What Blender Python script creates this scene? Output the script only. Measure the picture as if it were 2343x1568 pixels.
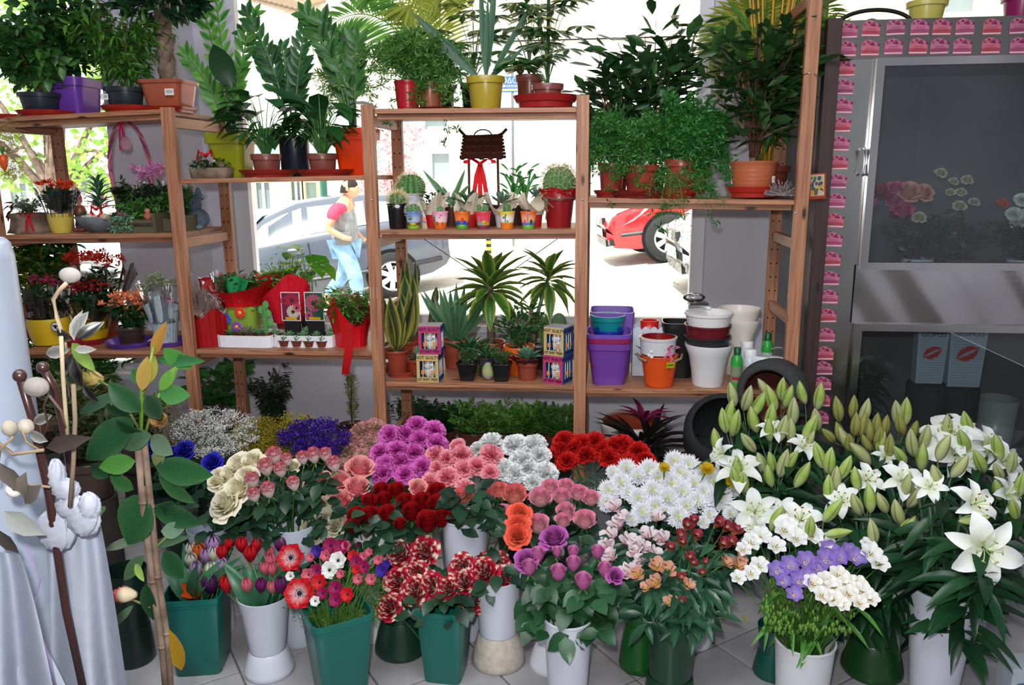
import bpy, math, random
import numpy as np
from mathutils import Vector, Matrix
random.seed(7); rng = np.random.default_rng(7)
R = random.uniform
PI = math.pi
for o in list(bpy.data.objects): bpy.data.objects.remove(o)
scene = bpy.context.scene
col = scene.collection

# ------------------------------------------------------------------ camera
FPX, CX, CY = 1800.0, 1171.5, 784.0
CAMZ = 1.55
yaw, pitch, roll = math.radians(6.8), math.radians(12.0), math.radians(0.46)
cam_d = bpy.data.cameras.new('camera'); cam = bpy.data.objects.new('camera', cam_d); col.objects.link(cam)
cam_d.sensor_width = 36; cam_d.lens = FPX/2343*36; cam_d.clip_start = 0.05; cam_d.clip_end = 300
Fw = Vector((-math.sin(yaw)*math.cos(pitch), math.cos(yaw)*math.cos(pitch), -math.sin(pitch)))
Rt = Vector((math.cos(yaw), math.sin(yaw), 0))
Up = Rt.cross(Fw)
Rt, Up = Rt*math.cos(roll)-Up*math.sin(roll), Up*math.cos(roll)+Rt*math.sin(roll)
CAM = Vector((0, 0, CAMZ))
m = Matrix((Rt, Up, -Fw)).transposed().to_4x4(); m.translation = CAM
cam.matrix_world = m
scene.camera = cam
# ------------------------------------------------------------------ world, sun, lights, exposure
w = bpy.data.worlds.new('world'); scene.world = w; w.use_nodes = True
nt = w.node_tree; nt.nodes.clear()
wo = nt.nodes.new('ShaderNodeOutputWorld'); bg = nt.nodes.new('ShaderNodeBackground'); sk = nt.nodes.new('ShaderNodeTexSky')
sk.sky_type = 'HOSEK_WILKIE'; sk.turbidity = 5; sk.ground_albedo = .5
sk.sun_direction = Vector((-0.25, -0.5, 0.83)).normalized()
mxw = nt.nodes.new('ShaderNodeMixRGB'); mxw.inputs[0].default_value = .6; mxw.inputs[2].default_value = (1, 1, 1, 1)
nt.links.new(sk.outputs[0], mxw.inputs[1]); nt.links.new(mxw.outputs[0], bg.inputs[0])
bg.inputs[1].default_value = 3.4
nt.links.new(bg.outputs[0], wo.inputs[0])
def lamp(name, kind, energy, loc, aim=None, **k):
    d = bpy.data.lights.new(name, kind); d.energy = energy
    for a, b in k.items(): setattr(d, a, b)
    o = bpy.data.objects.new(name, d); col.objects.link(o); o.location = loc
    if aim is not None: o.rotation_euler = (Vector(aim)-Vector(loc)).to_track_quat('-Z', 'Y').to_euler()
    return o
lamp('sun', 'SUN', 10.0, (-8, -10, 20), (-3, 0, 0), angle=math.radians(1.0), color=(1, .97, .9))
lamp('camera_flash', 'AREA', 37, (-0.05, -0.03, 1.70), (-.25, 2.6, .75), shape='DISK', size=.07, color=(1, .99, .97))
lamp('ceiling_fill', 'AREA', 84, (-.4, .9, 3.1), (-.4, 1.9, 0), shape='RECTANGLE', size=2.6, size_y=1.2, color=(.93, .96, 1))  # added fill out of view, raises the room's ambient light
lamp('curtain_fill', 'AREA', 80, (.6, -.9, 2.9), (.8, -2.4, 1.4), shape='RECTANGLE', size=2.5, size_y=1.0, color=(.93, .96, 1))  # added unseen fill, brightens the rear curtains mirrored in the cooler
scene.view_settings.view_transform = 'Standard'; scene.view_settings.look = 'None'
scene.view_settings.exposure = 0.0; scene.view_settings.gamma = 1.0
scene.view_settings.use_curve_mapping = False

# ------------------------------------------------------------------ pixel <-> place helpers
def ray(px, py): return (Fw*FPX + Rt*(px-CX) + Up*(CY-py)).normalized()
def P(px, py, Y):                      # point of the plane y=Y that the photograph shows at a pixel
    d = ray(px, py); return CAM + d*(Y/d.y)
def G(px, py, z=0.0):                  # point of the level z
    d = ray(px, py); return CAM + d*((z-CAMZ)/d.z)
def mpp(p): return (Vector(p)-CAM).dot(Fw)/FPX      # metres per pixel there
def proj(p):
    v = Vector(p)-CAM; d = v.dot(Fw)
    return CX+v.dot(Rt)/d*FPX, CY-v.dot(Up)/d*FPX
def on(px, Y, z):                      # point at level z, depth Y, in pixel column px
    py = 500
    for _ in range(5):
        p = P(px, py, Y); q = Vector((p.x, Y, z)); py = proj(q)[1]
    return q
# ------------------------------------------------------------------ colour and materials
def lin(h):
    if not isinstance(h, str): return tuple(h)[:3]
    h = h.lstrip('#'); c = [int(h[i:i+2], 16)/255 for i in (0, 2, 4)]
    return tuple(x/12.92 if x <= .04045 else ((x+.055)/1.055)**2.4 for x in c)
def mixc(a, b, t): a, b = lin(a), lin(b); return tuple(a[i]*(1-t)+b[i]*t for i in range(3))
MATS = {}
def nodes(m): m.use_nodes = True; return m.node_tree, m.node_tree.nodes['Principled BSDF']
def mat_attr(name, rough=.5, spec=.5, transl=0.0, vary=.15, scale=60, bump=.0, metal=0, coat=0):
    """material whose colour is the piece's own colour, with a little procedural mottling"""
    m = bpy.data.materials.new(name); t, b = nodes(m); N = t.nodes; L = t.links
    a = N.new('ShaderNodeAttribute'); a.attribute_name = 'Col'
    tc = N.new('ShaderNodeTexCoord'); nz = N.new('ShaderNodeTexNoise'); nz.inputs['Scale'].default_value = scale
    L.new(tc.outputs['Object'], nz.inputs['Vector'])
    mr = N.new('ShaderNodeMapRange'); mr.inputs[3].default_value = 1-vary; mr.inputs[4].default_value = 1+vary
    L.new(nz.outputs[0], mr.inputs[0])
    mx = N.new('ShaderNodeVectorMath'); mx.operation = 'SCALE'
    L.new(a.outputs['Color'], mx.inputs[0]); L.new(mr.outputs[0], mx.inputs['Scale'])
    L.new(mx.outputs[0], b.inputs['Base Color'])
    b.inputs['Roughness'].default_value = rough; b.inputs['Specular IOR Level'].default_value = spec
    b.inputs['Metallic'].default_value = metal; b.inputs['Coat Weight'].default_value = coat
    if bump:
        bp = N.new('ShaderNodeBump'); bp.inputs['Strength'].default_value = bump; bp.inputs['Distance'].default_value = .002
        L.new(nz.outputs[0], bp.inputs['Height']); L.new(bp.outputs[0], b.inputs['Normal'])
    if transl:
        tr = N.new('ShaderNodeBsdfTranslucent'); ms = N.new('ShaderNodeMixShader'); ms.inputs[0].default_value = transl
        L.new(mx.outputs[0], tr.inputs[0]); L.new(b.outputs[0], ms.inputs[1]); L.new(tr.outputs[0], ms.inputs[2])
        L.new(ms.outputs[0], N['Material Output'].inputs[0])
    MATS[name] = m; return m
mat_attr('leaf', .33, .5, .38, .3, 25)
mat_attr('petal', .6, .25, .22, .12, 60)
mat_attr('plastic', .3, .5, 0, .06, 12)
mat_attr('matte', .8, .2, 0, .18, 40, .3)
mat_attr('soil', 1, .1, 0, .5, 180, 1)
mat_attr('carpaint', .22, .6, 0, .03, 3, 0, .0, .6)
mat_attr('chrome', .22, .5, 0, .1, 8, 0, 1)
mat_attr('paper', .55, .3, .25, .08, 30)
mat_attr('stone', .9, .2, 0, .35, 45, .9)
def mat_wood(name, c1, c2, rough=.5):
    m = bpy.data.materials.new(name); t, b = nodes(m); N = t.nodes; L = t.links
    tc = N.new('ShaderNodeTexCoord'); mp = N.new('ShaderNodeMapping')
    L.new(tc.outputs['UV'], mp.inputs[0]); mp.inputs['Scale'].default_value = (1.2, 26, 1)
    nz = N.new('ShaderNodeTexNoise'); nz.inputs['Scale'].default_value = 3; nz.inputs['Detail'].default_value = 6; nz.inputs['Distortion'].default_value = .8
    L.new(mp.outputs[0], nz.inputs[0])
    cr = N.new('ShaderNodeValToRGB'); cr.color_ramp.elements[0].position = .3; cr.color_ramp.elements[1].position = .7
    cr.color_ramp.elements[0].color = (*lin(c1), 1); cr.color_ramp.elements[1].color = (*lin(c2), 1)
    L.new(nz.outputs[0], cr.inputs[0])
    vo = N.new('ShaderNodeTexVoronoi'); mp2 = N.new('ShaderNodeMapping'); mp2.inputs['Scale'].default_value = (3.0, 9, 1)
    L.new(tc.outputs['UV'], mp2.inputs[0]); L.new(mp2.outputs[0], vo.inputs['Vector']); vo.inputs['Scale'].default_value = 1.6
    k = N.new('ShaderNodeValToRGB'); k.color_ramp.elements[0].position = .07; k.color_ramp.elements[1].position = .16
    k.color_ramp.elements[0].color = (.09, .03, .015, 1); k.color_ramp.elements[1].color = (1, 1, 1, 1)
    L.new(vo.outputs['Distance'], k.inputs[0])
    mm = N.new('ShaderNodeMixRGB'); mm.blend_type = 'MULTIPLY'; mm.inputs[0].default_value = 1
    L.new(cr.outputs[0], mm.inputs[1]); L.new(k.outputs[0], mm.inputs[2]); L.new(mm.outputs[0], b.inputs[0])
    b.inputs['Roughness'].default_value = rough
    bp = N.new('ShaderNodeBump'); bp.inputs['Strength'].default_value = .15; bp.inputs['Distance'].default_value = .002
    L.new(nz.outputs[0], bp.inputs['Height']); L.new(bp.outputs[0], b.inputs['Normal'])
    MATS[name] = m
mat_wood('pine', '#84523a', '#b8825f')
mat_wood('darkwood', '#2c1b17', '#3f2a25')
def mat_noise(name, c1, c2, scale=6, rough=.5, bump=.1, spec=.5, detail=5, metal=0):
    m = bpy.data.materials.new(name); t, b = nodes(m); N = t.nodes; L = t.links
    tc = N.new('ShaderNodeTexCoord'); nz = N.new('ShaderNodeTexNoise'); nz.inputs['Scale'].default_value = scale; nz.inputs['Detail'].default_value = detail
    L.new(tc.outputs['Object'], nz.inputs[0])
    cr = N.new('ShaderNodeValToRGB'); cr.color_ramp.elements[0].position = .35; cr.color_ramp.elements[1].position = .65
    cr.color_ramp.elements[0].color = (*lin(c1), 1); cr.color_ramp.elements[1].color = (*lin(c2), 1)
    L.new(nz.outputs[0], cr.inputs[0]); L.new(cr.outputs[0], b.inputs[0])
    b.inputs['Roughness'].default_value = rough; b.inputs['Specular IOR Level'].default_value = spec; b.inputs['Metallic'].default_value = metal
    if bump:
        bp = N.new('ShaderNodeBump'); bp.inputs['Strength'].default_value = bump; bp.inputs['Distance'].default_value = .003
        L.new(nz.outputs[0], bp.inputs['Height']); L.new(bp.outputs[0], b.inputs['Normal'])
    MATS[name] = m; return m
mat_noise('tile', '#8f8e92', '#a3a1a3', 5, .25, .02)
mat_noise('grout', '#55504f', '#6b6665', 30, .9, .2)
mat_noise('plaster', '#d2d0dc', '#dad8e4', 1.5, .7, .03)
mat_noise('white_frame', '#d8d8e0', '#e2e2e8', 2, .4, 0)
mat_noise('steel', '#b4b2ae', '#cfcdc8', 2.2, .16, .35, .5, 2, 1)
mat_noise('asphalt', '#c0bab2', '#d8d4cc', 8, .9, .3)
mat_noise('cream_wall', '#e6d3a0', '#eeddb0', 2, .9, .1)
mat_noise('white_wall', '#eeeae4', '#f6f3ee', 2, .9, .1)
mat_noise('bark', '#5d4a3c', '#8a7565', 18, .9, .8)
mat_noise('dark_inside', '#454d4d', '#5a6260', 3, .6, 0)
mat_noise('curtain', '#8e9692', '#b5bab6', 3, .8, .1)
def mat_glass(name, tint=(1, 1, 1), refl=.06, rough=0.0):
    m = bpy.data.materials.new(name); t, b = nodes(m); N = t.nodes; L = t.links; N.remove(b)
    tr = N.new('ShaderNodeBsdfTransparent'); tr.inputs[0].default_value = (*tint, 1)
    gl = N.new('ShaderNodeBsdfGlossy'); gl.inputs['Roughness'].default_value = rough
    fr = N.new('ShaderNodeFresnel'); fr.inputs[0].default_value = 1.5
    ad = N.new('ShaderNodeMath'); ad.operation = 'ADD'; ad.inputs[1].default_value = refl; L.new(fr.outputs[0], ad.inputs[0])
    ms = N.new('ShaderNodeMixShader'); L.new(ad.outputs[0], ms.inputs[0]); L.new(tr.outputs[0], ms.inputs[1]); L.new(gl.outputs[0], ms.inputs[2])
    L.new(ms.outputs[0], N['Material Output'].inputs[0]); MATS[name] = m
mat_glass('window_glass', (.98, .99, .98), 0.0)
mat_glass('cooler_glass', (.9, .93, .93), .02)
mat_glass('car_glass', (.75, .85, .88), .25, .02)
mat_glass('cellophane', (.93, .94, .95), .10, .12)

# ------------------------------------------------------------------ mesh builder
class MB:
    def __init__(s): s.v = []; s.f = []; s.c = []; s.uv = None; s.n = 0
    def add(s, verts, faces, color):
        """verts (n,3); faces index tuples; color one rgb or (n,3)"""
        v = np.asarray(verts, float).reshape(-1, 3); k = len(v)
        c = np.asarray(color if not isinstance(color, str) else lin(color), float)
        if c.ndim == 1: c = np.tile(c[:3], (k, 1))
        n = s.n; s.v.append(v); s.c.append(c)
        if isinstance(faces, np.ndarray): s.f.extend((faces+n).tolist())
        else: s.f.extend([tuple(i+n for i in f) for f in faces])
        s.n += k; return s
    def inst(s, T, mats, cols, cols2=None):
        """many copies of a template (verts, faces, blend): mats (N,4,4), cols (N,3) main colour, cols2 colour where blend=1"""
        tv, tf, tb = T
        mats = np.asarray(mats); N = len(mats)
        if N == 0: return s
        v = np.einsum('nij,kj->nki', mats[:, :3, :3], tv)+mats[:, None, :3, 3]
        cols = np.asarray(cols, float).reshape(-1, 3)
        if len(cols) == 1: cols = np.tile(cols, (N, 1))
        if cols2 is None: c = np.repeat(cols[:, None, :], len(tv), 1)
        else:
            c2 = np.asarray(cols2, float).reshape(-1, 3)
            if len(c2) == 1: c2 = np.tile(c2, (N, 1))
            c = cols[:, None, :]*(1-tb[None, :, None])+c2[:, None, :]*tb[None, :, None]
        s.v.append(v.reshape(-1, 3)); s.c.append(c.reshape(-1, 3))
        k = len(tv); fl = [np.array(f) for f in tf]
        for i in range(N):
            o = s.n+i*k
            for f in tf: s.f.append(tuple(j+o for j in f))
        s.n += N*k; return s
    def mesh(s, name, mat, smooth=False):
        me = bpy.data.meshes.new(name)
        V = np.concatenate(s.v) if s.v else np.zeros((0, 3))
        me.from_pydata(V.tolist(), [], s.f)
        a = me.color_attributes.new('Col', 'FLOAT_COLOR', 'POINT')
        C = np.ones((len(V), 4)); C[:, :3] = np.concatenate(s.c); a.data.foreach_set('color', C.ravel())
        if smooth: me.polygons.foreach_set('use_smooth', [True]*len(me.polygons))
        me.materials.append(MATS[mat] if isinstance(mat, str) else mat)
        return me
    def obj(s, name, mat, parent=None, smooth=False, loc=None, rel=None):
        """link as ONE object. rel: world origin to subtract so that the mesh is local to its thing"""
        if rel is not None: s.v = [a-np.array(rel) for a in s.v]
        o = bpy.data.objects.new(name, s.mesh(name, mat, smooth)); col.objects.link(o)
        if parent is not None: o.parent = parent
        if loc is not None: o.location = loc
        return o
def tag(o, label=None, cat=None, group=None, kind=None):
    if label: o['label'] = label
    if cat: o['category'] = cat
    if group: o['group'] = group
    if kind: o['kind'] = kind
    return o
def thing(name, loc, label, cat, group=None, rz=0):
    o = bpy.data.objects.new(name, None); col.objects.link(o); o.location = loc; o.rotation_euler = (0, 0, rz)
    o.empty_display_size = .05
    return tag(o, label, cat, group)
def struct(o): o['kind'] = 'structure'; return o

# shapes -------------------------------------------------------------
def box(mb, c, s, color=(.8, .8, .8), rz=0, bev=0):
    x, y, z = s[0]/2, s[1]/2, s[2]/2
    v = np.array([(a*x, b*y, d*z) for a in (-1, 1) for b in (-1, 1) for d in (-1, 1)])
    if rz: cs, sn = math.cos(rz), math.sin(rz); v = np.stack([v[:, 0]*cs-v[:, 1]*sn, v[:, 0]*sn+v[:, 1]*cs, v[:, 2]], 1)
    return mb.add(v+np.array(c), [(0, 1, 3, 2), (4, 6, 7, 5), (0, 4, 5, 1), (2, 3, 7, 6), (0, 2, 6, 4), (1, 5, 7, 3)], color)
def lathe(mb, prof, color, n=28, c=(0, 0, 0), sq=0, cols=None, wob=None):
    """revolve (r,z) pairs; sq>0 makes a rounded square of that power; cols one colour per ring"""
    k = len(prof); a = np.arange(n)*2*PI/n
    ca, sa = np.cos(a), np.sin(a)
    if sq: q = (np.abs(ca)**sq+np.abs(sa)**sq)**(-1/sq)
    else: q = np.ones(n)
    V = []; C = []
    for i, (r, z) in enumerate(prof):
        rr = r*q if wob is None else r*q*(1+wob(a, i))
        V.append(np.stack([rr*ca+c[0], rr*sa+c[1], np.full(n, z+c[2])], 1))
        C.append(np.tile(lin(cols[i] if cols else color), (n, 1)))
    F = [(i*n+j, i*n+(j+1) % n, (i+1)*n+(j+1) % n, (i+1)*n+j) for i in range(k-1) for j in range(n)]
    return mb.add(np.concatenate(V), F, np.concatenate(C))
def tube(mb, pts, r, color, n=6, r2=None, cols=None):
    pts = [Vector(p) for p in pts]; k = len(pts); V = []
    for i, p in enumerate(pts):
        t = (pts[min(i+1, k-1)]-pts[max(i-1, 0)])
        t = t.normalized() if t.length > 1e-9 else Vector((0, 0, 1))
        u = t.cross(Vector((0, 0, 1))); u = u.normalized() if u.length > .05 else t.cross(Vector((1, 0, 0))).normalized()
        w_ = t.cross(u); rr = (r[i] if isinstance(r, (list, tuple)) else r+(((r2 if r2 is not None else r)-r)*i/max(1, k-1)))
        for j in range(n):
            a = 2*PI*j/n; V.append(p+u*math.cos(a)*rr+w_*math.sin(a)*rr)
    F = [(i*n+j, i*n+(j+1) % n, (i+1)*n+(j+1) % n, (i+1)*n+j) for i in range(k-1) for j in range(n)]
    F += [tuple(range(n))[::-1], tuple((k-1)*n+j for j in range(n))]
    return mb.add([tuple(v) for v in V], F, color)
def ball(mb, c, r, color, nu=10, nv=7, sc=(1, 1, 1)):
    V = []; 
    for i in range(nv+1):
        th = PI*i/nv
        for j in range(nu):
            a = 2*PI*j/nu; V.append((c[0]+r*sc[0]*math.sin(th)*math.cos(a), c[1]+r*sc[1]*math.sin(th)*math.sin(a), c[2]+r*sc[2]*math.cos(th)))
    F = [(i*nu+j, (i+1)*nu+j, (i+1)*nu+(j+1) % nu, i*nu+(j+1) % nu) for i in range(nv) for j in range(nu)]
    return mb.add(V, F, color)
def bez(a, b, c, n=6):
    a, b, c = Vector(a), Vector(b), Vector(c)
    return [a*(1-t)**2+b*2*t*(1-t)+c*t*t for t in [i/n for i in range(n+1)]]
def sheet(mb, fn, nu, nv, color, cfn=None):
    V = []; C = []
    for i in range(nv+1):
        for j in range(nu+1):
            u, v = j/nu, i/nv; V.append(fn(u, v)); C.append(lin(cfn(u, v) if cfn else color))
    F = [(i*(nu+1)+j, i*(nu+1)+j+1, (i+1)*(nu+1)+j+1, (i+1)*(nu+1)+j) for i in range(nv) for j in range(nu)]
    return mb.add(V, F, C)

# templates: leaf along +Y, face up +Z, length 1
def leafT(wid=.35, segs=4, fold=.25, droop=.3, peak=.4, cols=2, tip=1.0, wave=0):
    """blend 1 on the edges"""
    V = []; B = []; 
    xs = np.linspace(-1, 1, cols+1)
    for i in range(segs+1):
        t = i/segs
        wv = math.sin(PI*min(1, t)**(math.log(.5)/math.log(peak)))**.8 if 0 < t < 1 else 0.02
        if tip < 1 and t == 1: wv = 0.3
        for x in xs:
            V.append((x*wid/2*wv, t-.12*droop*t*t, -droop*t*t*.6+abs(x)*wid*fold*wv*.5+wave*math.sin(t*14+x)*abs(x)))
            B.append(abs(x)**3)
    k = cols+1
    F = [(i*k+j, i*k+j+1, (i+1)*k+j+1, (i+1)*k+j) for i in range(segs) for j in range(cols)]
    return np.array(V), F, np.array(B)
def frame(p, d, up=(0, 0, 1), s=1.0, w=1.0):
    """4x4: +Y along d, +Z near up"""
    d = Vector(d).normalized(); up = Vector(up)
    x = d.cross(up); x = x.normalized() if x.length > .02 else d.cross(Vector((1, .3, 0))).normalized()
    z = x.cross(d)
    m = np.eye(4); m[:3, 0] = x*s*w; m[:3, 1] = d*s; m[:3, 2] = z*s; m[:3, 3] = p
    return m
def rd(zmin=-1, zmax=1):
    a = R(0, 2*PI); z = R(zmin, zmax); q = math.sqrt(max(0, 1-z*z)); return Vector((q*math.cos(a), q*math.sin(a), z))
def shades(c1, c2, n): t = rng.random((n, 1)); return np.array(lin(c1))*(1-t)+np.array(lin(c2))*t
def text_mb(s, size, align='CENTER', ext=0.0008):
    """flat lettering as a mesh object, x right, z up"""
    cu = bpy.data.curves.new('lettering', 'FONT'); cu.body = s; cu.size = size; cu.align_x = align; cu.align_y = 'CENTER'; cu.extrude = ext; cu.resolution_u = 2
    o = bpy.data.objects.new('lettering', cu); col.objects.link(o)
    bpy.context.view_layer.update()
    me = bpy.data.meshes.new_from_object(o.evaluated_get(bpy.context.evaluated_depsgraph_get()))
    v = np.zeros(len(me.vertices)*3); me.vertices.foreach_get('co', v); v = v.reshape(-1, 3)
    f = [tuple(p.vertices) for p in me.polygons]
    bpy.data.objects.remove(o); bpy.data.curves.remove(cu); bpy.data.meshes.remove(me)
    return np.stack([v[:, 0], -v[:, 2], v[:, 1]], 1), f
_tc = {}
def lettering(mb, s, size, at, color, rz=0, sx=1.0):
    if (s, size) not in _tc: _tc[(s, size)] = text_mb(s, size)
    v, f = _tc[(s, size)]; v = v*np.array((sx, 1, 1))
    cs, sn = math.cos(rz), math.sin(rz)
    v = np.stack([v[:, 0]*cs-v[:, 1]*sn, v[:, 0]*sn+v[:, 1]*cs, v[:, 2]], 1)
    mb.add(v+np.array(at), f, color)

# ================================================================== THE ROOM
def board(name, lo, hi, matname, parent=None, rel=None, tilt=None):
    """plank from corner lo to corner hi, grain along its longest side; tilt = rise of the far x end"""
    lo, hi = Vector(lo), Vector(hi); V = [Vector((a, b, c)) for a in (lo.x, hi.x) for b in (lo.y, hi.y) for c in (lo.z, hi.z)]
    if tilt:
        for v in V[4:]: v.z += tilt
    rel = Vector(rel) if rel is not None else Vector((0, 0, 0))
    me = bpy.data.meshes.new(name)
    me.from_pydata([tuple(v-rel) for v in V], [], [(0, 1, 3, 2), (4, 6, 7, 5), (0, 4, 5, 1), (2, 3, 7, 6), (0, 2, 6, 4), (1, 5, 7, 3)])
    s = hi-lo; ax = max(range(3), key=lambda i: s[i]); oth = [i for i in range(3) if i != ax]
    uv = me.uv_layers.new(name='UVMap'); of = R(0, 20)
    for p in me.polygons:
        for li in p.loop_indices:
            co = V[me.loops[li].vertex_index]; uv.data[li].uv = (co[ax]+of, co[oth[0]]+co[oth[1]]+of*.7)
    me.materials.append(MATS[matname]); o = bpy.data.objects.new(name, me); col.objects.link(o)
    if parent is not None: o.parent = parent
    md = o.modifiers.new('bevel', 'BEVEL'); md.width = .0015; md.segments = 1
    return o
def slab(name, lo, hi, matname, parent=None):
    mb = MB(); lo, hi = Vector(lo), Vector(hi); box(mb, (lo+hi)/2, hi-lo, (.8, .8, .8)); return mb.obj(name, matname, parent)
# floor: grout bed with diagonal tiles, each a piece of its own
fl = struct(slab('floor', (-4.6, -2.6, -.06), (3.4, 4.3, -.006), 'grout'))
tmb = MB(); TS = .35
v = []; e = TS/2-.0035; b_ = .003
for z, q in ((-.006, e), (-.0012, e), (0, e-b_)): v += [(-q, -q, z), (q, -q, z), (q, q, z), (-q, q, z)]
tmb.add(v, [(8, 9, 10, 11)]+[(i*4+j, i*4+(j+1) % 4, (i+1)*4+(j+1) % 4, (i+1)*4+j) for i in (0, 1) for j in range(4)], (.7, .7, .7))
tme = tmb.mesh('tile', 'tile')
ta = math.radians(38); o0 = G(1640, 1476)
for i in range(-16, 17):
    for j in range(-16, 17):
        x = o0.x+TS*((i+.5)*math.cos(ta)-(j+.5)*math.sin(ta)); y = o0.y+TS*((i+.5)*math.sin(ta)+(j+.5)*math.cos(ta))
        if -2.9 < x < 2.4 and 1.5 < y < 4.25 and y > 1.4+abs(x)*.2:
            o = bpy.data.objects.new('tile', tme); col.objects.link(o); o.parent = fl; o.location = (x, y, 0); o.rotation_euler = (0, 0, ta)
WY = 4.3
zs = P(1100, 745, WY).z; zl = P(200, 850, WY).z
xl, xr = P(488, 800, WY).x, P(1612, 600, WY).x
xp0, xp1 = P(262, 450, 4.06).x, P(417, 450, 4.06).x
xp1b = P(490, 450, 4.46).x
struct(slab('wall_front', (xp0, 4.3, 0), (xr, 4.5, zs), 'plaster'))
xq = P(1786, 300, WY).x; zq = ztop_ = P(2100, 70, 4.3).z
struct(slab('wall_front_right', (xr, 4.3, 0), (xq, 4.5, 3.3), 'plaster'))
struct(slab('wall_front_side', (xq, 4.3, 0), (3.4, 4.5, 2.1), 'plaster'))
struct(slab('trim_1', (xq, 4.22, 0), (xq+.05, 4.3, 3.3), 'white_frame'))
struct(slab('trim_2', (xq+.05, 4.2, 0), (xq+.17, 4.3, 3.3), 'dark_inside'))
struct(slab('wall_pillar', (xp0, 4.06, 0), (xp1, 4.5, 3.3), 'plaster'))
struct(slab('wall_front_left', (-4.6, 4.3, 0), (xp0, 4.5, zl), 'plaster'))
struct(slab('ceiling', (-4.6, -2.6, 3.3), (3.4, 4.6, 3.4), 'plaster'))
struct(slab('wall_left', (-4.7, -2.6, 0), (-4.6, 4.5, 3.3), 'plaster'))
struct(slab('wall_right', (3.4, -2.6, 0), (3.5, 4.5, 3.3), 'plaster'))
struct(slab('wall_back', (-4.6, -2.7, 0), (3.4, -2.6, 3.3), 'plaster'))
struct(slab('baseboard_front', (xp1, 4.285, 0), (3.3, 4.3, .07), 'white_frame'))
# windows
def window(name, x0, x1, z0, z1, fw, muntins=()):
    wd = bpy.data.objects.new(name, None); col.objects.link(wd); struct(wd); wd.location = (0, 0, 0)
    y0, y1 = 4.36, 4.44
    slab('window_frame', (x0, y0, z0), (x0+fw, y1, z1), 'white_frame', wd)
    slab('window_frame', (x1-fw*.8, y0, z0), (x1, y1, z1), 'white_frame', wd)
    slab('window_frame', (x0+fw, y0, z0), (x1-fw*.8, y1, z0+.045), 'white_frame', wd)
    for mx_ in muntins: slab('window_frame', (mx_-.03, y0, z0+.045), (mx_+.03, y1, z1), 'white_frame', wd)
    slab('pane', (x0+fw, 4.398, z0+.045), (x1-fw*.8, 4.402, z1), 'window_glass', wd)
    return wd
xw0 = P(548, 600, 4.36).x
struct(slab('wall_reveal', (xp1, 4.33, zs), (xw0, 4.5, 3.3), 'plaster'))
wn = window('window_1', xw0, xr, zs, 3.3, .085)
slab('window_sill', (xp1, 4.24, zs-.03), (xr, 4.36, zs+.006), 'white_frame', wn)
wn3 = window('window_3', xq+.17, 3.4, 2.1, 3.3, .04)
wn2 = window('window_2', -4.6, xp0, zl, 3.3, .06)
slab('window_sill', (-4.6, 4.24, zl-.03), (xp0, 4.36, zl+.006), 'white_frame', wn2)
# curtains on the rear wall, seen as reflections in the cooler glass
for k, (x0, x1) in enumerate(((-.6, .9), (1.3, 2.8))):
    mb = MB(); sheet(mb, lambda u, v_: (x0+(x1-x0)*u, -2.5+.05*math.sin(u*70)+.02*math.sin(u*23), .1+2.9*v_), 140, 2, (.7, .7, .7))
    tag(mb.obj('curtain', 'curtain', smooth=True), ('pale grey curtain at the middle of the rear wall', 'pale grey curtain beside the side wall, facing the cooler')[k], 'curtain')

# ================================================================== SHELVING
FY, BY = 3.30, 3.76
post_px = [(-8, 500), (414, 575), (857, 600), (1330, 600), (1824, 600)]
post_x = [P(a, b, FY).x for a, b in post_px]
top_z = [P(20, 265, FY).z+.02, P(385, 246, FY).z, P(845, 240, FY).z, P(1332, 218, FY).z, 2.26]
rack = thing('wooden_shelving', (0, FY, 0), 'open pine shelving rack of three bays in front of the shop window', 'shelving')
RO = (0, FY, 0)
shelves = {'1a': (0, (5, 268), (372, 249)), '1b': (0, (20, 538), (400, 534)), '1c': (0, (60, 803), (432, 803)),
           '2a': (1, (410, 410), (835, 401)), '2b': (1, (448, 801), (849, 806)),
           '3a': (2, (860, 249), (1317, 245)), '3b': (2, (865, 527), (1317, 525)), '3c': (2, (880, 875), (1313, 883)),
           '4a': (3, (1343, 453), (1807, 458)), '4b': (3, (1340, 891), (1790, 894))}
SH = {}
for k, (b, l, r) in shelves.items():
    a, c = P(*l, FY), P(*r, FY); sl = (c.z-a.z)/(c.x-a.x)
    x0, x1 = post_x[b]+.026, post_x[b+1]-.026
    SH[k] = (a.x, a.z, sl)
    z0 = a.z+(x0-a.x)*sl; z1 = a.z+(x1-a.x)*sl
    # IKEA-like solid board: three glued lengths, a lip at the front edge
    o = board('shelf', (x0, FY+.004, z0-.020), (x1, BY+.03, z0), 'pine', rack, RO, tilt=z1-z0)
    if k != '2a': board('shelf_lip', (x0+.002, FY+.030, z0-.042), (x1-.002, FY+.05, z0-.0205), 'pine', o, RO, tilt=z1-z0)
    for sx, s_ in ((x0, 1), (x1, -1)):      # steel shelf pins
        pass
def SZ(k, px): 
    ax, az, sl = SH[k]; return az+(P(px, 500, FY+.2).x-ax)*sl
hole = MB()
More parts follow.
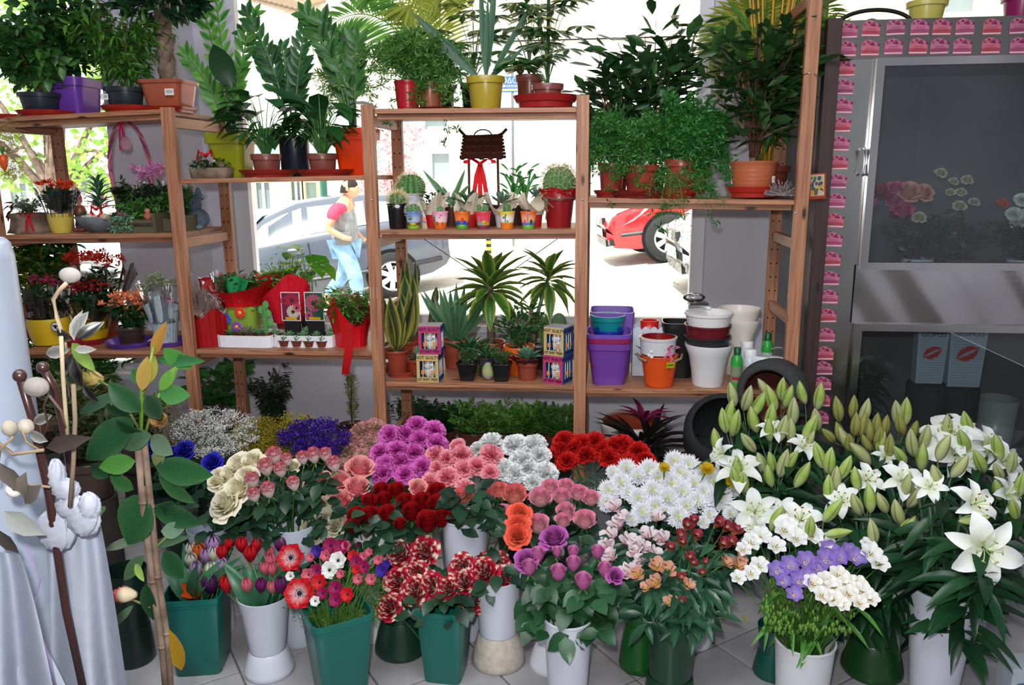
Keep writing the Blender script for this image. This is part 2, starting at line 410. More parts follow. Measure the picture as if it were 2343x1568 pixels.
for i, x in enumerate(post_x):
    board('post', (x-.026, FY-.016, 0), (x+.026, FY+.016, top_z[i]), 'pine', rack, RO)
    bt = top_z[i] if i in (1, 2, 3, 4) else top_z[0]
    xb = x+(0.012 if i == 0 else 0)
    pb = board('post', (xb-.026, BY-.016, 0), (xb+.026, BY+.016, bt-.01), 'pine', rack, RO)
    hm = MB(); z = .12
    while z < bt-.03:
        for dx in (-.013, .013):
            V_ = [(xb+dx+.0038*math.cos(a), BY-.0166, z+.0038*math.sin(a)) for a in [k*PI/4 for k in range(8)]]
            hm.add(V_, [tuple(range(8))], '#1a0e0a')
        z += .064
    hm.obj('peg_holes', 'matte', pb, rel=RO)['kind'] = 'stuff'
    for zr in (top_z[i]-.06, P(414, 557, FY).z, .35, .95 if i != 1 else .72):
        if i == 0 and zr < .3: continue
        board('rail', (x-.013, FY+.017, zr-.022), (x+.013, BY-.017, zr+.022), 'pine', rack, RO)
# bolts on post fronts
for (px, py, i) in ((1333, 457, 3), (850, 458, 2), (1852, 168, 4), (1820, 488, 4)):
    p = P(px, py, FY-.017); mb = MB(); ball(mb, p, .0045, '#d8d8d8', 8, 6, (1, .5, 1)); mb.obj('bolt', 'chrome', rack, True, rel=RO)
# crossed bracing wires behind bay three
za, zb = P(1110, 530, BY).z, P(1110, 745, BY).z
for a, b in (((960, 540), (1300, 770)), ((1285, 540), (930, 790))):
    mb = MB(); tube(mb, [P(*a, BY+.03), P(*b, BY+.03)], .0022, '#8f8f90', 6); mb.obj('cross_brace', 'chrome', rack, rel=RO)
mb = MB(); pa = P(857, 665, FY-.0165)
for dx in (-.018, -.006, .01): box(mb, (pa.x+dx, pa.y, pa.z-.01), (.002, .0006, .05), '#b9aca4')
mb.obj('chalk_mark', 'matte', rack, rel=RO)

# ================================================================== COOLER
CYF = 3.42
x0 = P(1872, 500, CYF).x; x1 = x0+1.62; ztop = P(2100, 42, CYF).z
cooler = thing('display_cooler', (x0, CYF, 0), 'tall stainless steel flower cooler with dark glass doors and pink stickers', 'cooler')
CO = (x0, CYF, 0)
def cbox(name, lo, hi, matn, color=(.7, .7, .7), par=None):
    mb = MB(); lo, hi = Vector(lo), Vector(hi); box(mb, (lo+hi)/2, hi-lo, color); return mb.obj(name, matn, par or cooler, rel=CO)
gx0, gx1 = P(1998, 400, CYF).x, x1-.12
zg1, zg0 = P(2150, 150, CYF).z, P(2150, 600, CYF).z
zm1, zm0 = P(2150, 607, CYF).z, P(2150, 742, CYF).z
zl1, zl0 = P(2150, 757, CYF).z, .16
MATS['steel_dark'] = mat_noise('steel_dark', '#6f6e6a', '#83827c', 2, .35, .1, .5, 2, .7)
cbox('side_panel', (x0, CYF, 0), (x0+.03, CYF+.7, ztop), 'steel_dark')
cbox('side_panel', (x1-.03, CYF, 0), (x1, CYF+.7, ztop), 'steel_dark')
cbox('back_panel', (x0+.03, CYF+.66, 0), (x1-.03, CYF+.7, ztop), 'dark_inside')
cbox('header', (x0+.03, CYF, zg1+.03), (x1-.03, CYF+.66, ztop), 'steel_dark')
cbox('front_frame', (x0+.03, CYF+.002, 0), (gx0-.028, CYF+.03, zg1+.03), 'steel')
cbox('front_frame', (gx1+.028, CYF+.002, 0), (x1-.03, CYF+.03, zg1+.03), 'steel')
cbox('plinth', (gx0-.045, CYF+.01, 0), (gx1+.045, CYF+.04, zl0-.04), 'steel_dark')
cbox('inner_shelf', (x0+.04, CYF+.06, zm0+.04), (x1-.04, CYF+.65, zm0+.06), 'steel_dark')
cbox('inner_floor', (x0+.04, CYF+.06, .10), (x1-.04, CYF+.65, .14), 'steel_dark')
mid = MB(); sheet(mid, lambda u, v_: (gx0-.04+(gx1-gx0+.08)*u, CYF-.012+.003*math.sin(u*17+v_*2)+.002*math.sin(v_*5+u*40), zm0+(zm1-zm0)*v_), 60, 10, (.7, .7, .7))
mid.obj('middle_panel', 'steel', cooler, True, rel=CO)
def cdoor(z0, z1):
    d = MB(); fw = .03
    for lo, hi in (((gx0-fw, z0-fw), (gx0, z1+fw)), ((gx1, z0-fw), (gx1+fw, z1+fw)), ((gx0, z0-fw), (gx1, z0)), ((gx0, z1), (gx1, z1+fw))):
        box(d, ((lo[0]+hi[0])/2, CYF-.016, (lo[1]+hi[1])/2), (hi[0]-lo[0], .03, hi[1]-lo[1]))
    dd = d.obj('door', 'steel', cooler, rel=CO)
    cbox('pane', (gx0, CYF-.014, z0), (gx1, CYF-.009, z1), 'cooler_glass', par=dd)
    return dd
dd = cdoor(zg0, zg1); dl = cdoor(zl0, zl1)
hb = MB(); p = P(1979, 340, CYF-.04); q = P(1976, 400, CYF-.04)
tube(hb, [(p.x, CYF-.03, p.z), (p.x, CYF-.052, p.z-.005), (q.x, CYF-.052, q.z+.005), (q.x, CYF-.03, q.z)], .007, '#c9ccd0', 8)
hb.obj('handle', 'chrome', dd, rel=CO)
# stickers: a flower-shop card, pink with a ruffled bouquet top and a white foot line
def sticker_mesh(c1, c2):
    mb = MB(); W, H = .068, .062
    out = [(-W/2, 0), (W/2, 0), (W/2, H*.62)]
    for k in range(9): a = k/8; out.append((W/2-W*.98*a, H*(.70+.26*math.sin(PI*min(1, (1-a)*1.05+.08))+.03*(k % 2))))
    out.append((-W/2, H*.55))
    n = len(out); mb.add([(x, 0, z) for x, z in out], [tuple(range(n))], c1)
    box(mb, (0, -.0004, H*.2), (W*.96, .0004, H*.28), c2); box(mb, (0, -.0006, H*.09), (W*.98, .0006, .004), '#f3e6e8')
    for k in range(3): box(mb, (0, -.0008, H*(.27+.1*k)), (W*(.75-.12*k), .0004, .0016), mixc(c2, '#802030', .5))
    r_ = random.Random(5)
    for k in range(16):
        a = r_.random(); x = -W*.38+W*.84*a; z = H*(.66+.2*math.sin(PI*(a*.9+.12))*r_.random()); q = .0055
        mb.add([(x+q*math.cos(t*PI/3), -.0009-.0001*k, z+q*math.sin(t*PI/3)) for t in range(6)], [tuple(range(6))], ('#8a2f50', '#a8446a', '#c877a0')[k % 3])
    return mb.mesh('sticker', 'paper')
sm = [sticker_mesh('#d67f9f', '#b85a7c'), sticker_mesh('#d87a8c', '#c05260'), sticker_mesh('#c9809c', '#a84f74')]
pts = [(1940, 68), (1991, 64), (2048, 61), (2103, 61), (2153, 61), (2206, 60), (2268, 60), (2330, 58),
       (1937, 110), (1989, 108), (2043, 105), (2099, 104), (2148, 104), (2200, 104), (2265, 103), (2330, 103)]
pts += [(1934-.072*(y-155), y) for y in (155, 197, 240, 283, 326, 369, 412, 456, 501, 545, 589, 633, 675, 718, 762, 804, 838, 873, 910, 950)]
for i, (a, b) in enumerate(pts):
    p = P(a, b+20, CYF-.002); o = bpy.data.objects.new('sticker', sm[(i*7+i//5) % 3]); col.objects.link(o); o.parent = cooler
    o.location = (p.x-x0, -.0035, p.z); o.rotation_euler = (0, R(-.03, .03), 0)
# dark timber upright in front of the cooler's side
xa, xb = P(1877, 300, 3.36).x, P(1915, 300, 3.36).x
tb = board('timber_upright', (xa, 3.36, 0), (xb-.008, 3.41, ztop+.0), 'darkwood'); tag(tb, 'dark brown timber upright between the pine rack and the steel cooler', 'post')
for c in [tb]: pass

# ================================================================== OUTSIDE
def sz_(x): return -.28+.13*max(-.35, min(9, x+4.2))
mb = MB(); sheet(mb, lambda u, v_: ((lambda x, y: (x, y, sz_(x)))(-30+60*u, 4.55+60*v_)), 120, 4, (.7, .7, .7))
struct(mb.obj('street', 'asphalt'))
mb = MB()
sheet(mb, lambda u, v_: (-12+26*u, 15.0+(1.9 if v_ > .5 else 0)*1, sz_(-12+26*u)+.14 if v_ > .01 else sz_(-12+26*u)), 26, 2, '#d8d2c8')
struct(mb.obj('pavement', 'asphalt'))
def bwin(par, px0, py0, px1, py1, Y, rel, fc='#f4f2ee', pc='#9fb0b4', name='window', nx=1):
    a, b = P(px0, py0, Y-.06), P(px1, py1, Y-.06); mb = MB(); w_ = (b.x-a.x); h_ = a.z-b.z; f = .09
    for lo, hi in (((a.x-f, b.z-f), (a.x, a.z+f)), ((b.x, b.z-f), (b.x+f, a.z+f)), ((a.x, b.z-f), (b.x, b.z)), ((a.x, a.z), (b.x, a.z+f))):
        box(mb, ((lo[0]+hi[0])/2, Y-.06, (lo[1]+hi[1])/2), (hi[0]-lo[0], .14, hi[1]-lo[1]), fc)
    for k in range(1, nx): box(mb, (a.x+w_*k/nx, Y-.05, (a.z+b.z)/2), (.06, .08, h_), fc)
    wi = mb.obj(name, 'matte', par, rel=rel)
    pm = MB(); box(pm, ((a.x+b.x)/2, Y-.02, (a.z+b.z)/2), (w_, .03, h_), pc); pm.obj('pane', 'plastic', wi, rel=rel)
# building across the street (white ground floor, cream upper floor)
BYY = 17.0
bx0 = P(946, 300, BYY).x; zc = P(1300, 92, BYY).z
bd = thing('white_building', (bx0, BYY, 0), 'building across the street with white ground floor and cream upper storey', 'building'); BO = (bx0, BYY, 0)
mb = MB(); box(mb, (bx0+9, BYY+2, (zc-1)/2), (18, 4, zc+1), '#f2efe9'); mb.obj('ground_floor_wall', 'white_wall', bd, rel=BO)
mb = MB(); box(mb, (bx0+9.1, BYY+2, zc+2.6), (18.6, 4.3, 5.2), '#ecd9ab'); mb.obj('upper_wall', 'cream_wall', bd, rel=BO)
mb = MB(); box(mb, (bx0+9.1, BYY+2, zc+.07), (18.7, 4.5, .14), '#e8e4dc'); mb.obj('cornice', 'white_wall', bd, rel=BO)
for w_ in ((972, 268, 1024, 296), (988, 352, 1030, 410), (975, 540, 1030, 615)): bwin(bd, w_[0], w_[1], w_[2], w_[3], BYY, BO, pc='#8fa2a4')
bwin(bd, 2165, -30, 2225, 28, BYY-.15, BO, '#e9dcc0', '#7f8a8c')
# blue street sign with white lettering
p = P(1172, 193, 15.6); sg = thing('street_sign', p, 'blue shop sign with white lettering beyond the window', 'sign')
mb = MB(); w_ = 56*mpp(p); box(mb, (0, 0, 0), (w_, .04, w_*.62), '#2e5f9e'); sgb = mb.obj('sign_board', 'plastic', sg)
mb = MB(); lettering(mb, 'ΟΔΟΣ', w_*.30, (0, -.024, w_*.13), '#f2f4f6'); lettering(mb, 'ΝΙΚΟΠΟΛΕΩΣ', w_*.13, (0, -.024, -w_*.08), '#e8eef4'); box(mb, (0, -.022, -w_*.22), (w_*.9, .003, w_*.08), '#d8c070'); mb.obj('lettering', 'plastic', sg)
mb = MB(); tube(mb, [(0, .05, .3), (0, .05, -3.6)], .03, '#8a8f92'); mb.obj('pole', 'chrome', sg)
# striped bollard
p = P(1119, 612, 14.2); bo = thing('bollard', (p.x, p.y, sz_(p.x)), 'black and yellow striped bollard on the far pavement', 'bollard'); h_ = (P(1119, 536, 14.2).z-sz_(p.x))
mb = MB(); z = 0
for k in range(9): lathe(mb, [(.05, h_*k/9), (.05, h_*(k+1)/9)], '#1e1e1c' if k % 2 else '#e8b828', 12)
lathe(mb, [(.05, h_), (.03, h_+.03), (0, h_+.035)], '#e8b828', 12); mb.obj('post', 'plastic', bo)
# balconied house on the corner
HY = 20.0
hx0, hx1 = P(-60, 300, HY).x, P(640, 300, HY).x
hs = thing('corner_house', (hx0, HY, 0), 'cream two-storey corner house with balcony and tiled eave', 'building'); HO = (hx0, HY, 0)
zb = P(600, 200, HY).z
mb = MB(); box(mb, ((hx0+hx1)/2+2.2, HY+2.5, (P(600, 0, HY).z+2-1)/2), (hx1-hx0-.2, 5, P(600, 0, HY).z+2+1), '#efe4c4'); mb.obj('wall', 'white_wall', hs, rel=HO)
def hb_(n, a, b, Y0, Y1, c, m='matte', par=None):
    A, B = P(*a, Y0), P(*b, Y0); mb = MB(); box(mb, ((A.x+B.x)/2, (Y0+Y1)/2, (A.z+B.z)/2), (abs(B.x-A.x), Y1-Y0, abs(A.z-B.z)), c); return mb.obj(n, m, par or hs, rel=HO)
hb_('balcony_slab', (548, 34), (668, 52), HY-1.2, HY, '#f2eee6', 'white_wall')
hb_('balcony_slab', (600, 196), (690, 212), HY-1.2, HY, '#efe6d8', 'white_wall')
for k in range(9): hb_('baluster', (602+k*10.5, 130), (603.5+k*10.5, 196), HY-1.15, HY-1.1, '#b9b2a6')
hb_('handrail', (600, 126), (692, 131), HY-1.16, HY-1.08, '#b9b2a6')
a = P(560, -12, HY-1.5); b = P(690, 22, HY-1.5); mb = MB()
mb.add([tuple(a), tuple(b), (b.x, b.y+3, b.z+.9), (a.x, a.y+3, a.z+.9), (a.x, a.y, a.z-.12), (b.x, b.y, b.z-.12)], [(0, 1, 2, 3), (4, 5, 1, 0)], '#8c7a68'); rf = mb.obj('roof', 'stone', hs, rel=HO)
for k in range(12):
    t = k/11; q = a.lerp(b, t); mb = MB(); tube(mb, [(q.x, q.y-.05, q.z+.06), (q.x, q.y+2.9, q.z+.95)], .09, '#9b8a76', 6); mb.obj('roof_tile', 'stone', rf, rel=HO)
for w_ in ((585, 418, 622, 478), (666, 416, 690, 458), (20, 420, 70, 480), (105, 408, 130, 470)): bwin(hs, *w_, HY, HO, '#f0ead8', '#6f8084', nx=2)
bwin(hs, 700, 418, 728, 470, HY, HO, '#dcd2b0', '#8a9c98', 'door')
hb_('awning', (100, 352), (262, 396), HY-1.0, HY-.1, '#efe9dc', 'white_wall')
hb_('shop_window', (112, 402), (258, 440), HY-.12, HY-.02, '#5e6a6a', 'plastic')
hb_('awning', (560, 340), (850, 372), HY-1.0, HY-.1, '#8fd8cc', 'matte')
mb = MB(); p = P(741, 440, 13); tube(mb, [(p.x, 13, sz_(p.x)), (p.x, 13, P(741, 380, 13).z)], .06, '#2f6a58', 10); lathe(mb, [(.09, 0), (.09, .25), (.06, .3)], '#2f6a58', 10, (p.x, 13, sz_(p.x)))
tag(mb.obj('lamp_post', 'plastic'), 'dark green post on the far side of the street', 'post')
# ----- trees outside
LT = leafT(.6, 2, .1, .2, .45)
def tree(name, base, h, crowns, nleaf, ls, c1, c2, label, trunk_r=.16, limbs=()):
    t = thing(name, base, label, 'tree'); mb = MB(); b = Vector(base)
    top = Vector((0, 0, h)); tube(mb, [(0, 0, -.1), (.05, 0, h*.3), (-.05, .05, h*.6), top], [trunk_r*1.2, trunk_r, trunk_r*.8, trunk_r*.5], '#6b5a4a', 10)
    for (cx, cy, cz, r) in crowns: tube(mb, bez((0, 0, h*.45), (cx*.4, cy*.4, h*.8), (cx, cy, cz), 6), trunk_r*.45, '#6b5a4a', 6, trunk_r*.12)
    mb.obj('trunk', 'bark', t, True); M = []; 
    for (cx, cy, cz, r) in crowns:
        for _ in range(nleaf):
            d = rd()*r*R(.3, 1)**.5; M.append(frame((cx+d.x, cy+d.y, cz+d.z*.8), rd(-.9, .4), rd(), ls*R(.7, 1.2)))
    fm = MB(); fm.inst(LT, M, shades(c1, c2, len(M))); fm.obj('crown', 'leaf', t)['kind'] = 'stuff'
    return t
p = G(190, 640, -.45); p = P(150, 600, 9.5)
tree('plane_tree', (p.x, 9.5, sz_(p.x)), 3.2, [(-.9, 0, 3.2, .9), (.2, .3, 3.6, .9), (.9, .2, 3.0, .8), (.8, 0, 2.1, .6), (-.7, .2, 2.2, .7), (1.3, .5, 2.4, .5), (-1.5, 0, 2.7, .7), (.3, 0, 4.4, .9)], 420, .12, '#7fae3c', '#b5d66a', 'green leafy street tree beyond the window behind the potted ficuses', .13)
p = P(905, 470, 15.0)
tree('blossom_tree', (p.x, 15.0, sz_(p.x)), 1.7, [(-.1, 0, 2.1, .55), (.15, 0, 1.7, .45), (-.35, 0, 1.6, .4), (.1, .2, 2.6, .5)], 260, .10, '#c98a92', '#e7c0c4', 'pink blossoming tree beside the white building across the street', .07)
# ----- cars
def car(name, loc, rz, paint, label, sc=1.0, tiltx=0, dark='#1b1d20'):
    t = thing(name, loc, label, 'car'); t.rotation_euler = (0, tiltx, rz); t.scale = (sc, sc, sc)
    # stations along x (front at -x): x, z low, z belt, z roof, half width low, half width roof
    st = [(-2.06, .34, .52, .54, .55, .50), (-1.98, .24, .66, .68, .74, .66), (-1.7, .20, .76, .80, .83, .72), (-1.2, .20, .86, .90, .87, .72), (-.85, .20, .92, .97, .87, .68),
          (-.35, .20, .94, 1.30, .87, .60), (.1, .20, .96, 1.43, .87, .58), (.8, .20, .98, 1.44, .87, .58), (1.4, .22, 1.0, 1.36, .86, .56), (1.75, .26, 1.0, 1.12, .82, .60), (1.95, .34, .9, .94, .78, .66), (2.02, .42, .7, .72, .66, .6)]
    mb = MB(); V = []; 
    for x, zl_, zb_, zr, wl, wr in st:
        for yy, zz in ((-wl*.92, zl_), (-wl, zl_+.18), (-wl*.985, zb_-.06), (-wl*.95, zb_), (-wr, zr-.03), (-wr*.8, zr), (0, zr+.02), (wr*.8, zr), (wr, zr-.03), (wl*.95, zb_), (wl*.985, zb_-.06), (wl, zl_+.18), (wl*.92, zl_)):
            V.append((x, yy, zz))
    k = 13; n = len(st)
    F = [(i*k+j, i*k+j+1, (i+1)*k+j+1, (i+1)*k+j) for i in range(n-1) for j in range(k-1)]+[tuple(range(k)), tuple((n-1)*k+j for j in range(k))[::-1]]
    mb.add(V, F, paint); body = mb.obj('body', 'carpaint', t, True)
    def strip(nm, pts, color, m='plastic', par=None):
        q = MB(); q.add(pts, [tuple(range(len(pts)))], color); return q.obj(nm, m, par or body)
    for s in (-1, 1):
        w1, w2 = .838, .605
        def sp(x, f):     # point on greenhouse side, f 0 belt .. 1 roof
            zb_ = np.interp(x, [a[0] for a in st], [a[2] for a in st]); zr = np.interp(x, [a[0] for a in st], [a[3] for a in st])-.03
            wl = np.interp(x, [a[0] for a in st], [a[4] for a in st])*.95; wr = np.interp(x, [a[0] for a in st], [a[5] for a in st])
            return (x, s*((wl*(1-f)+wr*f)+.008), zb_*(1-f)+zr*f)
        strip('window', [sp(-.66, .1), sp(.16, .1), sp(.16, .88), sp(-.1, .88), sp(-.36, .8)], '#b9d6dd', 'plastic')  # opaque panes, reflected sky put into their pale colour
        strip('window', [sp(.24, .1), sp(.98, .1), sp(.98, .86), sp(.24, .88)], '#b9d6dd', 'plastic')
        strip('window', [sp(1.06, .1), sp(1.5, .14), sp(1.3, .8), sp(1.06, .84)], '#b9d6dd', 'plastic')
        for x in (-.72, .2, 1.02): 
            q = MB(); tube(q, [(x, s*.873, .32), (x, s*.868, .9)], .006, dark, 4); q.obj('door_seam', 'plastic', body)
        for x in (.02, .86):
            q = MB(); tube(q, [(x-.09, s*.875, .84), (x-.07, s*.9, .845), (x+.07, s*.9, .845), (x+.09, s*.875, .84)], .014, '#d8dcde', 6); q.obj('door_handle', 'chrome', body)
        q = MB(); tube(q, [(-1.9, s*.80, .42), (-1.2, s*.878, .42), (1.5, s*.874, .42), (1.9, s*.80, .44)], .03, dark, 6); q.obj('side_moulding', 'plastic', body)
        q = MB(); q.add([(-2.0, s*.58, .50), (-1.95, s*.72, .50), (-1.70, s*.845, .60), (-1.42, s*.868, .78), (-1.72, s*.80, .765), (-1.95, s*.60, .68)], [(0, 1, 2, 3, 4, 5)], '#e4eef2')
        for v_ in q.v: v_[:, 1] *= 1.012; v_[:, 0] -= .012
        q.obj('headlamp', 'chrome', body)
        q = MB(); q.add([(2.03, s*.55, .72), (1.90, s*.80, .72), (1.72, s*.83, 1.0), (1.86, s*.66, 1.02)], [(0, 1, 2, 3)], '#b3242a'); q.obj('tail_lamp', 'plastic', body)
        for x in (-1.28, 1.22):
            q = MB(); q.add([(x+.36*math.cos(a), s*.872, .31+.36*math.sin(a)) for a in [i*PI/12 for i in range(24)]], [tuple(range(24))], '#101112'); q.obj('wheel_arch', 'matte', body)
            wq = MB(); V2 = []
            prof = [(.20, -.10), (.29, -.10), (.315, -.07), (.315, .07), (.29, .10), (.21, .10), (.20, .06)]
            n_ = 28
            for r_, y_ in prof:
                for j in range(n_): a = 2*PI*j/n_; V2.append((r_*math.cos(a), y_, r_*math.sin(a)))
            wq.add(V2, [(i*n_+j, i*n_+(j+1) % n_, (i+1)*n_+(j+1) % n_, (i+1)*n_+j) for i in range(len(prof)-1) for j in range(n_)], '#2c2c2d')
            wo_ = wq.obj('wheel', 'matte', t, True); wo_.location = (x, s*.82, .31)
            rq = MB()
            for j in range(n_): a = 2*PI*j/n_; b2 = 2*PI*(j+1)/n_; yy = s*.085; rq.add([(.21*math.cos(a), yy, .21*math.sin(a)), (.21*math.cos(b2), yy, .21*math.sin(b2)), (.175*math.cos(b2), yy, .175*math.sin(b2)), (.175*math.cos(a), yy, .175*math.sin(a))], [(0, 1, 2, 3)], '#c9ccce')
            for j in range(7):
                a = 2*PI*j/7; c_, s_ = math.cos(a), math.sin(a); yy = s*.092
                rq.add([(-s_*.028, yy, c_*.028), (s_*.028, yy, -c_*.028), (c_*.18+s_*.036, yy, s_*.18-c_*.036), (c_*.18-s_*.036, yy, s_*.18+c_*.036)], [(0, 1, 2, 3)], '#d4d7d9')
            rq.add([(.05*math.cos(a), s*.096, .05*math.sin(a)) for a in [i*PI/6 for i in range(12)]], [tuple(range(12))], '#c0c3c6')
            rq.obj('rim', 'plastic', wo_)
    strip('windscreen', [(-.82, -.64, .975), (-.82, .64, .975), (-.36, .56, 1.315), (-.36, -.56, 1.315)], '#b4cdd4', 'plastic')  # front and rear panes also coloured pale for reflected sky
    strip('rear_window', [(1.46, -.52, 1.36), (1.46, .52, 1.36), (1.78, .56, 1.11), (1.78, -.56, 1.11)], '#b4cdd4', 'plastic')
    q = MB(); box(q, (-2.05, 0, .60), (.05, .62, .09), dark); ball(q, (-2.08, 0, .60), .045, '#d8dcde', 10, 6, (.4, 1, 1)); q.obj('grille', 'plastic', body)
    q = MB(); box(q, (-2.04, 0, .30), (.06, .9, .10), dark); box(q, (-2.0, .62, .32), (.10, .16, .08), dark); box(q, (-2.0, -.62, .32), (.10, .16, .08), dark); q.obj('air_intake', 'plastic', body)
    q = MB(); box(q, (-2.085, 0, .44), (.012, .52, .11), '#eceff2'); q.obj('number_plate', 'plastic', body)
    q = MB(); box(q, (2.04, 0, .62), (.012, .52, .11), '#eceff2'); q.obj('number_plate', 'plastic', body)
    return t
def tl(x): return -math.atan(.13)
p = P(745, 560, 11.0)
car('parked_car', (p.x-.35, 11.3, sz_(p.x-.35)+.0), math.radians(14), '#4a5260', 'dark blue grey hatchback parked in the street behind the walking man', 1.05, -math.atan(.13))
p = P(1500, 540, 11.2)
car('red_car', (p.x+1.32, 11.9, sz_(p.x+1.32)+.02), math.radians(8), '#d8161c', 'bright red car with silver spoked wheel seen through the window', 1.0, -math.atan(.13)*.9)
p = P(243, 600, 13.0)
car('white_car', (p.x+.15, 14.6, sz_(p.x)-.05), math.radians(80), '#eef1f4', 'white car facing the shop seen through the window beside the pillar', 1.0)
p = P(1575, 560, 7.4)
car('silver_car', (p.x+2.02, 8.2, sz_(p.x+1.9)+.02), math.radians(4), '#c9cdd2', 'silver car whose nose shows at the edge of the window frame', 1.0, -math.atan(.13))

# ----- man walking past (profile, facing right)
def skin(name, pts, edges, rad, color, parent, sub=2, rough=.8):
    me = bpy.data.meshes.new(name); me.from_pydata([tuple(p) for p in pts], edges, []); o = bpy.data.objects.new(name, me); col.objects.link(o)
    o.modifiers.new('skin', 'SKIN'); sv = me.skin_vertices[0].data if me.skin_vertices else None
    if sv is None:
        bpy.context.view_layer.objects.active = o; me.attributes.new('x', 'FLOAT', 'POINT'); 
    for i, r_ in enumerate(rad): me.skin_vertices[0].data[i].radius = r_ if isinstance(r_, tuple) else (r_, r_)
    me.skin_vertices[0].data[0].use_root = True
    sm_ = o.modifiers.new('sub', 'SUBSURF'); sm_.levels = sub; sm_.render_levels = sub
    m = bpy.data.materials.new(name); t_, b = nodes(m); b.inputs['Roughness'].default_value = rough
    nz = t_.nodes.new('ShaderNodeTexNoise'); nz.inputs['Scale'].default_value = 9
    cr = t_.nodes.new('ShaderNodeValToRGB'); cr.color_ramp.elements[0].color = (*[x*.75 for x in lin(color)], 1); cr.color_ramp.elements[1].color = (*[min(1, x*1.2) for x in lin(color)], 1)
    cr.color_ramp.elements[0].position = .35; cr.color_ramp.elements[1].position = .65
    tcn = t_.nodes.new('ShaderNodeTexCoord'); t_.links.new(tcn.outputs['Object'], nz.inputs[0]); t_.links.new(nz.outputs[0], cr.inputs[0]); t_.links.new(cr.outputs[0], b.inputs[0])
    me.materials.append(m); o.parent = parent; return o

PY = 9.7
p = P(790, 560, PY); man = thing('person', (p.x, PY, sz_(p.x)), 'man in grey vest, red shirt and pale stained jeans walking past the window', 'person')
# body: pelvis, spine, neck, head, arms (far arm hangs, near arm bent with the hand in the vest pocket), legs in stride
bp = [(0, 0, .92), (.0, 0, 1.08), (.0, 0, 1.25), (.01, 0, 1.38), (.045, 0, 1.45), (.07, 0, 1.53),
      (.0, -.10, 1.35), (-.03, -.20, 1.31), (-.10, -.27, 1.08), (.08, -.24, .97), (.15, -.215, .955),
      (.0, .10, 1.35), (-.02, .20, 1.31), (.0, .25, 1.06), (.12, .22, .93), (.18, .20, .90),
      (.0, -.09, .88), (.13, -.10, .50), (.17, -.10, .10), (.28, -.10, .04),
      (.0, .09, .88), (-.05, .10, .50), (-.30, .10, .16), (-.22, .10, .05)]
be = [(0, 1), (1, 2), (2, 3), (3, 4), (4, 5), (3, 6), (6, 7), (7, 8), (8, 9), (9, 10), (3, 11), (11, 12), (12, 13), (13, 14), (14, 15), (0, 16), (16, 17), (17, 18), (18, 19), (0, 20), (20, 21), (21, 22), (22, 23)]
br = [(.12, .13), (.11, .12), (.12, .14), (.08, .09), .055, .05, .07, .058, .045, .035, .03, .07, .058, .045, .035, .03, .085, .062, .042, .035, .085, .062, .042, .035]
skin('body', bp, be, br, '#d69a78', man)
hd = MB()     # head with brow, nose, lips, chin and ear
def hf(u, v):
    th = PI*v; a = 2*PI*u; x, y, z = math.sin(th)*math.cos(a), math.sin(th)*math.sin(a), math.cos(th)
    q = Vector((x*.098, y*.075, z*.118))
    if x > .3 and abs(y) < .35:
        f = (1-abs(y)/.35)
        q.x += .028*f*math.exp(-((z+.12)/.13)**2)+.010*f*math.exp(-((z+.48)/.10)**2)+.016*f*math.exp(-((z+.82)/.15)**2)+.008*f*math.exp(-((z-.18)/.1)**2)-.006*f*math.exp(-((z-.03)/.07)**2)
    if z < -.2: q.x += .012; q.y *= .9
    return tuple(q)
man.scale = (1.12, 1.1, 1.0); sheet(hd, hf, 36, 28, '#dba282'); head = hd.obj('head', 'matte', man, True, loc=(.085, 0, 1.565))
e_ = MB(); ball(e_, (-.005, -.076, -.005), .026, '#d2947a', 10, 8, (.7, .3, 1.2)); ball(e_, (-.005, .076, -.005), .026, '#d2947a', 10, 8, (.7, .3, 1.2)); e_.obj('ear', 'matte', head, True)
e_ = MB()
for s in (-1, 1): ball(e_, (.086, s*.030, .012), .010, '#f2ede8', 8, 6); ball(e_, (.094, s*.031, .012), .005, '#3a2a20', 8, 6)
e_.obj('eye', 'plastic', head, True)
e_ = MB(); sheet(e_, lambda u, v: (math.sin(PI*v*.5)*math.cos(2*PI*u)*.104-.006, math.sin(PI*v*.5)*math.sin(2*PI*u)*.081, math.cos(PI*v*.5)*.124+.005-(.07*v if math.cos(2*PI*u) < .2 else 0)), 20, 8, '#2c2420'); e_.obj('hair', 'matte', man, True, loc=(.083, 0, 1.575))
skin('shirt', [(0, 0, 1.0), (0, 0, 1.25), (.01, 0, 1.37), (0, -.12, 1.35), (-.035, -.215, 1.30), (-.075, -.25, 1.17), (0, .12, 1.35), (-.035, .215, 1.30), (-.02, .235, 1.16)], [(0, 1), (1, 2), (2, 3), (3, 4), (4, 5), (2, 6), (6, 7), (7, 8)], [(.12, .14), (.125, .16), (.085, .10), .08, .076, .07, .08, .076, .07], '#f23a5a', man)
skin('vest', [(0, 0, .86), (0, 0, 1.0), (0, 0, 1.15), (0, 0, 1.28), (.0, 0, 1.38)], [(0, 1), (1, 2), (2, 3), (3, 4)], [(.15, .19), (.16, .19), (.155, .19), (.14, .185), (.085, .12)], '#8b8d8f', man)
v_ = MB(); box(v_, (.05, -.205, .96), (.17, .03, .16), '#77797b'); v_.obj('vest_pocket', 'matte', man)
skin('jeans', [(0, 0, .90), (0, -.09, .84), (.13, -.10, .50), (.16, -.10, .12), (0, .09, .84), (-.05, .10, .50), (-.27, .10, .20)], [(0, 1), (1, 2), (2, 3), (0, 4), (4, 5), (5, 6)], [(.145, .155), .115, .092, .075, .115, .092, .078], '#7fa6c8', man)
